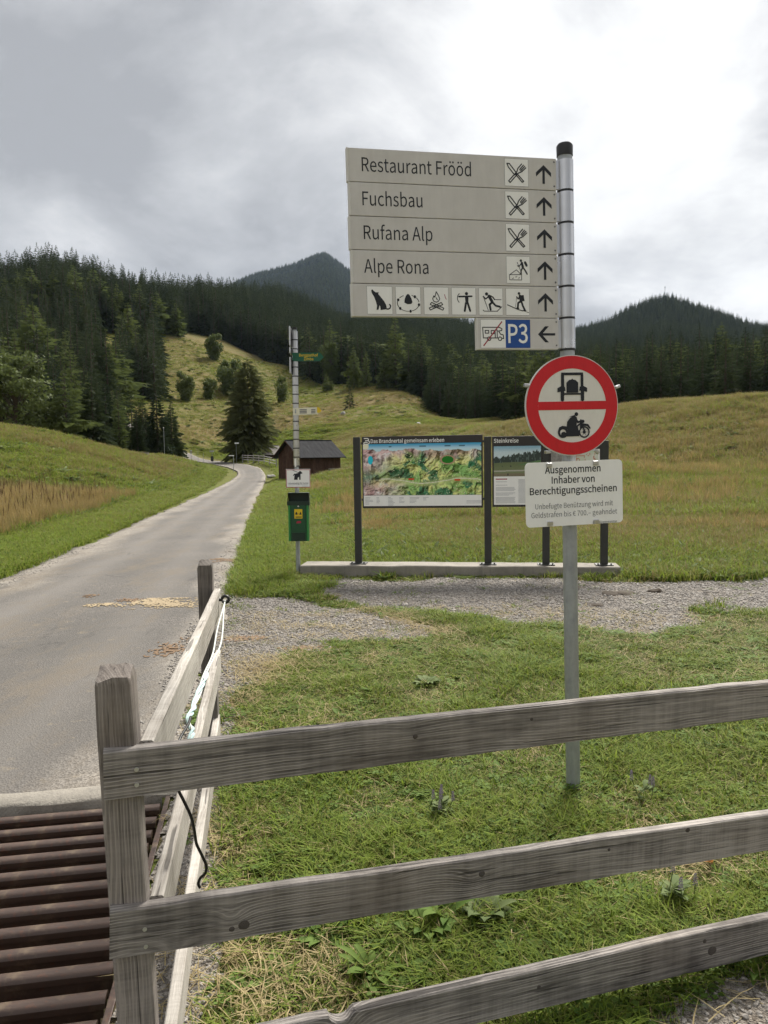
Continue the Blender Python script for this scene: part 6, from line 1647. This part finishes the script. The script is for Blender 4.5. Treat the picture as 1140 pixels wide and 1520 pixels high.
# ------------------------------------------------------------------ grass
def tuft(seed, n, h, rad, w, lean=.5, mats=1, droop=.5):
    rs = np.random.default_rng(seed); mb = MB()
    for i in range(n):
        a = rs.uniform(0, 6.283); r = rad * math.sqrt(rs.uniform(0, 1)); px, py = r * math.cos(a), r * math.sin(a)
        L = h * rs.uniform(.45, 1.1); b = rs.uniform(0, 6.283) if rs.random() < .4 else a + rs.normal(0, .7); ln = lean * rs.uniform(.2, 1.3)
        dx, dy = math.cos(b), math.sin(b); sx, sy = -dy * w / 2, dx * w / 2
        x1, z1 = L * .5 * ln * .6, L * .55; x2, z2 = L * ln * (1 + droop * .3), L * (1 - droop * .5 * ln)
        mb.cur = int(rs.integers(0, mats))
        mb.add([(px - sx, py - sy, -.01), (px + sx, py + sy, -.01), (px + dx * x1 + sx * .8, py + dy * x1 + sy * .8, z1), (px + dx * x1 - sx * .8, py + dy * x1 - sy * .8, z1), (px + dx * x2, py + dy * x2, z2)], [(0, 1, 2, 3), (3, 2, 4)])
    return mb
def leafy(seed, n, r, w, up=.4):
    rs = np.random.default_rng(seed); mb = MB()
    for i in range(n):
        a = rs.uniform(0, 6.283); L = r * rs.uniform(.5, 1.1); e = up * rs.uniform(.3, 1.5); ww = w * rs.uniform(.7, 1.2) / 2
        dx, dy = math.cos(a), math.sin(a); f = lambda s, o, dz=0: (dx * L * s - dy * o, dy * L * s + dx * o, .008 + L * e * (s - .45 * s * s) + dz)
        mb.add([f(.05, 0), f(.4, -ww, .15 * ww), f(.75, -ww * .8, .1 * ww), f(1, 0, -.1 * ww), f(.75, ww * .8, .1 * ww), f(.4, ww, .15 * ww), f(.5, 0, -.1 * ww)], [(0, 1, 6), (1, 2, 3, 6), (6, 3, 4, 5), (0, 6, 5)])
    return mb
def clover(seed, n):
    rs = np.random.default_rng(seed); mb = MB()
    for i in range(n):
        px, py = rs.normal(0, .045, 2); z = rs.uniform(.015, .05); a0 = rs.uniform(0, 6); s = rs.uniform(.008, .018)
        for k in range(3):
            a = a0 + k * 2.094; dx, dy = math.cos(a), math.sin(a)
            mb.add([(px, py, z), (px + dx * s - dy * s * .6, py + dy * s + dx * s * .6, z + .003), (px + dx * s * 1.7, py + dy * s * 1.7, z), (px + dx * s + dy * s * .6, py + dy * s - dx * s * .6, z + .003)], [(0, 1, 2, 3)])
    return mb
G2 = [M['blade'], M['blade_dull']]; G3 = [M['blade'], M['blade_dark'], M['blade'], M['blade_light']]
KIND = [proto(tuft(1, 30, .085, .075, .0056, .85, 4), G3), proto(tuft(2, 28, .11, .07, .0058, .7, 4), [M['blade'], M['blade_dark'], M['blade_light'], M['blade_dull']]), proto(tuft(3, 30, .07, .08, .0046, 1.0, 3), [M['blade_dull'], M['blade_dry'], M['blade_dark']]),
        proto(tuft(4, 36, .07, .08, .0034, 1.25, 1), M['blade_dry']), proto(leafy(5, 8, .065, .028, .6), M['herb']), proto(clover(6, 30), M['herb']),
        proto(leafy(7, 13, .045, .016, .9), M['mint'])]
def near_pts(n, d0, d1, c0, c1):
    a0, a1 = az_of(c0), az_of(c1); u = RNG.uniform(0, 1, n); d = np.sqrt(d0 * d0 + u * (d1 * d1 - d0 * d0)); a = RNG.uniform(a0, a1, n)
    return np.sin(a) * d, np.cos(a) * d, d
def plinth_mask(x, y):
    Mi = pM.inverted(); lx = Mi[0][0] * x + Mi[0][1] * y + Mi[0][3]; ly = Mi[1][0] * x + Mi[1][1] * y + Mi[1][3]
    return (lx > -.03) & (lx < PLL + .03) & (ly > -.02) & (ly < .43)
bx_, by_ = hc.x, hc.y
def lawn_ok(x, y):
    ok = (road_off(x, y) > .02) & ~grid_mask(x, y, -.06) & ~plinth_mask(x, y)
    a = along_road(x, y); ok &= ~((a > -.2) & (a < .35) & (strip_right(x, y) < .06)); ok &= ~((a < -2.4) & (strip_right(x, y) < .1))
    ok &= ~((strip_right(x, y) < .10) & (a < 0))
    return ok
def pile(x, y, z, s, idx, S): S.append((x, y, z, s, idx))
P_, Ro, Sc, Ix = [], [], [], []
def put(x, y, idx, s, sz=None, sink=0.0):
    n = len(x); z = H(x, y) - sink
    P_.append(np.stack([x, y, z], -1)); Ro.append(np.stack([RNG.normal(0, .10, n), RNG.normal(0, .10, n), RNG.uniform(0, 6.283, n)], -1))
    sz = s if sz is None else sz; Sc.append(np.stack([s, s, sz], -1)); Ix.append(idx)
# lawn up to 13 m
for (n, d0, d1, c0, c1, k_) in ((15000, 1.5, 4.2, 40, 1300, 1.0), (20000, 4.2, 8.0, 250, 1260, 1.15), (22000, 8.0, 14.0, 330, 1240, 1.35)):
    x, y, d = near_pts(n, d0, d1, c0, c1); g = gravel_mask(x, y); ok = lawn_ok(x, y)
    ok &= ~(g & (RNG.uniform(0, 1, n) > .035)); dn = np.clip(dry_near(x, y) + .9 * sstep(.45, .60, fbm(x * 1.6, y * 1.6, 91, 3)), 0, 1)
    ok &= RNG.uniform(0, 1, n) > .55 * dn
    x, y, dn, d, g = x[ok], y[ok], dn[ok], d[ok], g[ok]; n = len(x); r = RNG.uniform(0, 1, n); patch = fbm(x * 1.1, y * 1.1, 95, 3)
    hgt = (.30 + .50 * sstep(.45, .70, fbm(x * .9, y * .9, 97, 3))) * k_
    idx = np.where(r < .34, 0, np.where(r < .54, 1, 2)); idx = np.where((r > .74) & (patch > .44), 5, idx); idx = np.where((r > .88), 4, idx); idx = np.where((r > .96), 6, idx)
    idx = np.where(RNG.uniform(0, 1, n) < dn * .55, np.where(RNG.uniform(0, 1, n) < .45, 3, 2), idx)
    s = RNG.uniform(.75, 1.25, n) * k_; s = np.where((idx == 4) | (idx == 6), s * RNG.uniform(.8, 1.4, n), s); s = np.where(g, s * .6, s); put(x, y, idx, s, s * np.where(g, .6, hgt / k_) * np.where(idx == 3, .55, 1))
# verge left of the road
x, y, d = near_pts(16000, 9.0, 22.0, -80, 420); ok = lawn_ok(x, y); x, y, d = x[ok], y[ok], d[ok]; n = len(x); r = RNG.uniform(0, 1, n)
put(x, y, np.where(r < .6, 0, np.where(r < .93, 1, 4)), RNG.uniform(1.2, 1.9, n), RNG.uniform(1.0, 1.7, n))
P_, Ro, Sc, Ix = (np.concatenate(a) for a in (P_, Ro, Sc, Ix))
scatter('lawn_grass', P_, Ro, Sc, Ix, KIND, 'short green grass with herbs and straw covering the near ground', 'grass'); print('lawn', len(P_))

# meadow grass beyond
P_, Ro, Sc, Ix = [], [], [], []
def stalks(seed, n, h, rad):
    rs = np.random.default_rng(seed); mb = tuft(seed, 30, h * .75, rad, .007, .45, 1, .4)
    for i in range(n):
        a = rs.uniform(0, 6.28); r = rad * rs.uniform(0, 1); x, y = r * math.cos(a), r * math.sin(a); L = h * rs.uniform(.8, 1.3); lx, ly = rs.normal(0, .10, 2) * L
        mb.cur = 0; w = .003
        mb.add([(x - w, y, 0), (x + w, y, 0), (x + lx + w, y + ly, L), (x + lx - w, y + ly, L)], [(0, 1, 2, 3)])
        mb.cur = 1
        for k in range(3):
            t = 1 - .10 * k; w2 = .009
            mb.add([(x + lx * t - w2, y + ly * t, L * t - .05), (x + lx * t, y + ly * t + w2, L * t - .03), (x + lx * t + w2, y + ly * t, L * t - .05), (x + lx * t, y + ly * t, L * t + .06)], [(0, 1, 3), (1, 2, 3), (2, 0, 3)])
    return mb
KM = [proto(tuft(11, 34, .16, .16, .011, .7, 4), [M['blade'], M['blade_dark'], M['blade_dull'], M['blade']]), proto(tuft(12, 34, .20, .17, .011, .7, 2), G2), proto(tuft(13, 34, .22, .17, .010, .7, 3), [M['blade_dull'], M['meadow_dry'], M['blade']]),
      proto(tuft(14, 30, .28, .17, .009, .6, 2), [M['meadow_dry'], M['blade_dull']]), proto(tuft(15, 34, .36, .2, .010, .45, 1), M['blade_rust']), proto(stalks(16, 2, .50, .2), [M['blade_rust'], M['seed']]), proto(leafy(17, 16, .2, .08, .9), M['mint'])]
def meadow(n, d0, d1, c0, c1, k_, hk=1.0):
    x, y, d = near_pts(n, d0, d1, c0, c1); ok = lawn_ok(x, y) & ~woods(x, y) & ~(gravel_mask(x, y) & (d < 13)); ok &= (road_off(x, y) > .06)
    ok &= ~((np.hypot(x - bx_ - .8, y - by_ - 2.3) < 3.0))
    x, y, d = x[ok], y[ok], d[ok]; n = len(x); dr = dryness(x, y); lu = lushness(x, y); r = RNG.uniform(0, 1, n); c = px_col(x, y); v = dr + RNG.normal(0, .16, n)
    idx = np.where(v < .28, 0, np.where(v < .46, 1, np.where(v < .70, 2, 3))); idx = np.where((r > .93), 6, idx)
    dw = d + 9 * (fbm(x * .12, y * .12, 141, 3) - .5) + RNG.normal(0, 1.3, n); band = (c < 352) & (dw > 19) & (dw < 35) & (road_off(x, y) > 2.2); idx = np.where(band, np.where(r < .04, 5, np.where(r < .28, 4, np.where(r < .42, 3, np.where(r < .75, 2, 1)))), idx)
    right = (c > 440) & (d > 16) & (d < 45) & (fbm(x * .22, y * .22, 131, 3) > .50); idx = np.where(right & (r < .07), 4, idx)
    nearroad = road_off(x, y) < 2.0; idx = np.where(nearroad, np.where(r < .6, 0, 1), idx)
    s = RNG.uniform(.8, 1.3, n) * k_; put(x, y, idx, s, s * hk * np.where(nearroad, .55, 1) * (.8 + .7 * fbm(x * .5, y * .5, 133, 3)))
meadow(16000, 10.0, 18, 400, 1240, .85, .75)
meadow(34000, 18, 36, -120, 1260, 1.15, 1.0)
meadow(36000, 36, 72, -120, 1260, 1.7, .62)
meadow(30000, 72, 130, 180, 780, 2.4, .42)
meadow(20000, 130, 250, 160, 720, 3.2, .38)
P_, Ro, Sc, Ix = (np.concatenate(a) for a in (P_, Ro, Sc, Ix))
scatter('meadow_grass', P_, Ro, Sc, Ix, KM, 'tall green and straw coloured meadow grass on the slopes', 'grass'); print('meadow', len(P_))

# loose stones on the gravel
def stone_mb(seed):
    rs = np.random.default_rng(seed); bm = bmesh.new(); bmesh.ops.create_icosphere(bm, subdivisions=1, radius=1.0)
    for v in bm.verts: v.co = Vector((v.co.x * rs.uniform(.7, 1.2), v.co.y * rs.uniform(.6, 1.0), v.co.z * rs.uniform(.35, .7)))
    mb = MB(); bm.verts.ensure_lookup_table(); mb.add([v.co for v in bm.verts], [tuple(v.index for v in f.verts) for f in bm.faces]); bm.free(); return mb
PS = []; SS = []
for (n, d0, d1, c0, c1, s0, s1) in ((9000, 1.6, 3.4, 100, 1260, .004, .011), (16000, 3.4, 7.5, 230, 760, .006, .014), (30000, 7.0, 11.0, 330, 1260, .008, .018), (9000, 3.6, 16, -60, 420, .006, .014)):
    x, y, d = near_pts(n, d0, d1, c0, c1); off = road_off(x, y)
    ok = (gravel_mask(x, y) & (off > 0) & ~grid_mask(x, y, -.02)) | ((np.abs(off + .05) < .28) & (d > 4.5)); ok &= ~plinth_mask(x, y); x, y, d = x[ok], y[ok], d[ok]
    PS.append(np.stack([x, y, H(x, y) + .014], -1)); SS.append(RNG.uniform(s0, s1, len(x)) * (1 + (RNG.uniform(0, 1, len(x)) > .96) * .8))
PS = np.concatenate(PS); SS = np.concatenate(SS); n = len(PS)
scatter('loose_gravel', PS, np.stack([RNG.normal(0, .3, n), RNG.normal(0, .3, n), RNG.uniform(0, 6.28, n)], -1), np.stack([SS, SS, SS], -1), RNG.integers(0, 3, n), [proto(stone_mb(i), M['pebble']) for i in range(3)], 'loose grey stones on the gravel and along the road edges', 'gravel'); print('stones', n)

# dead straw and twigs lying flat in the dry spots
def straw(seed, n):
    rs = np.random.default_rng(seed); mb = MB()
    for i in range(n):
        a = rs.uniform(0, 6.28); x, y = rs.normal(0, .06, 2); L = rs.uniform(.04, .16); z = rs.uniform(.008, .03); w = .0016
        dx, dy = math.cos(a), math.sin(a); b = rs.normal(0, .25)
        mb.add([(x - dy * w, y + dx * w, z), (x + dy * w, y - dx * w, z), (x + dx * L * .5 + dy * w, y + dy * L * .5 - dx * w + b * L * .3, z + .012), (x + dx * L * .5 - dy * w, y + dy * L * .5 + dx * w + b * L * .3, z + .012), (x + dx * L, y + dy * L, z + rs.uniform(-.005, .03))], [(0, 1, 2, 3), (3, 2, 4)])
    return mb
x, y, d = near_pts(5000, 1.6, 8.0, 200, 1260); ok = lawn_ok(x, y) & ((dry_near(x, y) > 0) | (RNG.uniform(0, 1, len(x)) < .16)); x, y = x[ok], y[ok]; n = len(x)
scatter('dead_straw', np.stack([x, y, H(x, y)], -1), np.stack([0 * x, 0 * x, RNG.uniform(0, 6.28, n)], -1), np.repeat(RNG.uniform(.7, 1.4, n)[:, None], 3, 1), RNG.integers(0, 2, n), [proto(straw(71 + i, 16), M['blade_dry']) for i in range(2)], 'flattened dead straw in the dry spots of the lawn', 'straw')

# single plants that stand out
def plant(name, label, cat, px, py, leaves, r, w, up, m, seed, spikes=0, sh=.115):
    P = G(px, py); P.z = Hs(P.x, P.y); t = thing(name, label, cat, Matrix.Translation(P) @ Matrix.Rotation(seed * 1.3, 4, 'Z')); rs = np.random.default_rng(seed)
    for i in range(leaves):
        mb = MB(); a = 6.283 * i / leaves + rs.normal(0, .3); L = r * rs.uniform(.6, 1.1); ww = w * rs.uniform(.8, 1.2) / 2; e = up * rs.uniform(.6, 1.4); z0 = .01 + (rs.uniform(0, .75) * sh if spikes else 0)
        dx, dy = math.cos(a), math.sin(a); f = lambda s, o, dz=0: (dx * L * s - dy * o, dy * L * s + dx * o, z0 + L * e * (s - .55 * s * s) + dz)
        prof = [(.0, .12), (.18, .35), (.4, .9), (.6, 1.0), (.8, .75), (.93, .35)]
        vs = [f(s, -ww * q, .12 * ww) for s, q in prof] + [f(s, 0, -.1 * ww) for s, q in prof] + [f(s, ww * q, .12 * ww) for s, q in prof] + [f(1.0, 0, -.2 * ww)]
        n = len(prof); fs = []
        for k in range(n - 1): fs += [(k, n + k, n + k + 1, k + 1), (n + k, 2 * n + k, 2 * n + k + 1, n + k + 1)]
        fs += [(n - 1, 2 * n - 1, 3 * n), (2 * n - 1, 3 * n - 1, 3 * n)]
        mb.add(vs, fs); mb.build('leaf', m, t, smooth=True)
    for i in range(spikes):
        mb = MB(); x, y = rs.normal(0, .025, 2); lx, ly = rs.normal(0, .02, 2); h = sh * rs.uniform(.8, 1.2)
        mb.tube([(x * .4, y * .4, 0), (x, y, h * .6), (x + lx, y + ly, h)], .0018, 5); st = mb.build('stem', M['mint'], t)
        mb = MB(); base_ = Vector((x + lx, y + ly, h))
        for k in range(26):
            zz = k / 26 * .045; a = k * 2.4; rr = .0075 * (1 - .6 * k / 26); c_ = base_ + Vector((math.cos(a) * rr, math.sin(a) * rr, zz - .005)); s_ = .0035
            mb.add([c_ + Vector((s_, 0, 0)), c_ + Vector((-s_ * .5, s_, 0)), c_ + Vector((-s_ * .5, -s_, 0)), c_ + Vector((0, 0, s_ * 1.5))], [(0, 1, 3), (1, 2, 3), (2, 0, 3)])
        mb.build('flower_spike', M['spike'], st)
    return t
PLANTS = [
 ('rosette_plant', 'green leaf rosette in the dry grass just under the middle board, leftmost', 480, 1402, 8, .085, .026, .7, 'herb', 0),
 ('rosette_plant', 'broad leaf rosette under the middle of the second board', 635, 1390, 9, .10, .034, .9, 'herb', 0),
 ('rosette_plant', 'upright leafy plant left of the dense clump under the middle board', 662, 1372, 8, .11, .028, 1.3, 'herb', 0),
 ('leafy_plant', 'dense grey green leafy clump under the middle board', 722, 1372, 22, .09, .034, 1.2, 'mint', 0),
 ('rosette_plant', 'narrow-leaved rosette above the lowest board near the notch', 552, 1455, 9, .10, .022, 1.1, 'herb', 0),
 ('mint_plant', 'grey green plant with mauve flower spikes between the upper and middle boards', 655, 1222, 20, .055, .022, .7, 'mint', 6),
 ('mint_plant', 'mauve flowered plant under the right part of the middle board', 1000, 1352, 18, .06, .024, .7, 'mint', 3),
 ('mint_plant', 'small mauve flowered plant right of the signpost foot', 955, 1200, 14, .05, .020, .7, 'mint', 3),
 ('leafy_plant', 'leafy shoot growing at the foot of the signpost pole', 843, 1200, 14, .06, .024, 1.0, 'herb', 0),
 ('rosette_plant', 'broad-leaved plant left of the mauve spikes near the side fence', 400, 1290, 10, .08, .030, .6, 'herb', 0),
 ('rosette_plant', 'dark leaf rosette in the grass just above the middle board', 520, 1285, 11, .09, .032, .5, 'herb', 0),
 ('leafy_plant', 'grey leafy clump in the grass behind the top board left of the pole', 632, 1020, 20, .10, .035, .7, 'mint', 0),
 ('rosette_plant', 'green leaf rosette right of the pole in front of the upper grass', 780, 1240, 10, .075, .026, .7, 'herb', 0),
 ('rosette_plant', 'small bright rosette beside the dead leaves under the middle board', 935, 1375, 9, .07, .024, .8, 'herb', 0),
 ('rosette_plant', 'leaf rosette beside the gravel at the lower right edge', 1120, 1452, 9, .11, .020, .8, 'herb', 0),
]
for i, (nm, l, px, py, lv, r, w, up, m_, sp_) in enumerate(PLANTS): plant(nm, l, 'plant', px, py, int(lv * 1.4), r * 1.15, w * 1.15, up, M[m_], 900 + i, sp_)
for i, (px, py, l) in enumerate(((1042, 1302, 'curled orange dead leaf under the right end of the middle board'), (1058, 1294, 'tan dead leaf lying right of the orange one'), (1026, 1288, 'pale dead leaf touching the underside of the middle board'))):
    P = G(px, py); mb = MB(); vs = []; fs = []
    for a in range(7):
        for b_ in range(4):
            u, v = a / 6, b_ / 3 - .5; vs.append((u * .07 - .035, v * .045 * math.sin(math.pi * min(1, .1 + u * .9)), .015 + .016 * (v * 2) ** 2 + .012 * math.sin(u * 3 + i)))
    for a in range(6):
        for b_ in range(3): fs.append((a * 4 + b_, (a + 1) * 4 + b_, (a + 1) * 4 + b_ + 1, a * 4 + b_ + 1))
    mb.add(vs, fs); o = mb.build('dead_leaf', M['dead_leaf'], smooth=True); o.location = (P.x, P.y, Hs(P.x, P.y) + .045); o.rotation_euler = (.3, .2, i * 1.9); tag(o, l, 'leaf')

# ------------------------------------------------------------------ thin mountain haze
m = bpy.data.materials.new('haze'); m.use_nodes = True; nt = m.node_tree; nt.nodes.clear()
vo_ = nt.nodes.new('ShaderNodeVolumePrincipled'); vo_.inputs['Color'].default_value = (0.60, 0.76, 1.0, 1); vo_.inputs['Density'].default_value = 0.000032; vo_.inputs['Anisotropy'].default_value = 0.2
om = nt.nodes.new('ShaderNodeOutputMaterial'); nt.links.new(vo_.outputs[0], om.inputs['Volume'])
mb = MB(); mb.box((0, 0, 420), (3700, 3700, 424)); o = mb.build('haze', m); tag(o, 'thin pale haze lying over the valley', 'haze', kind='stuff')
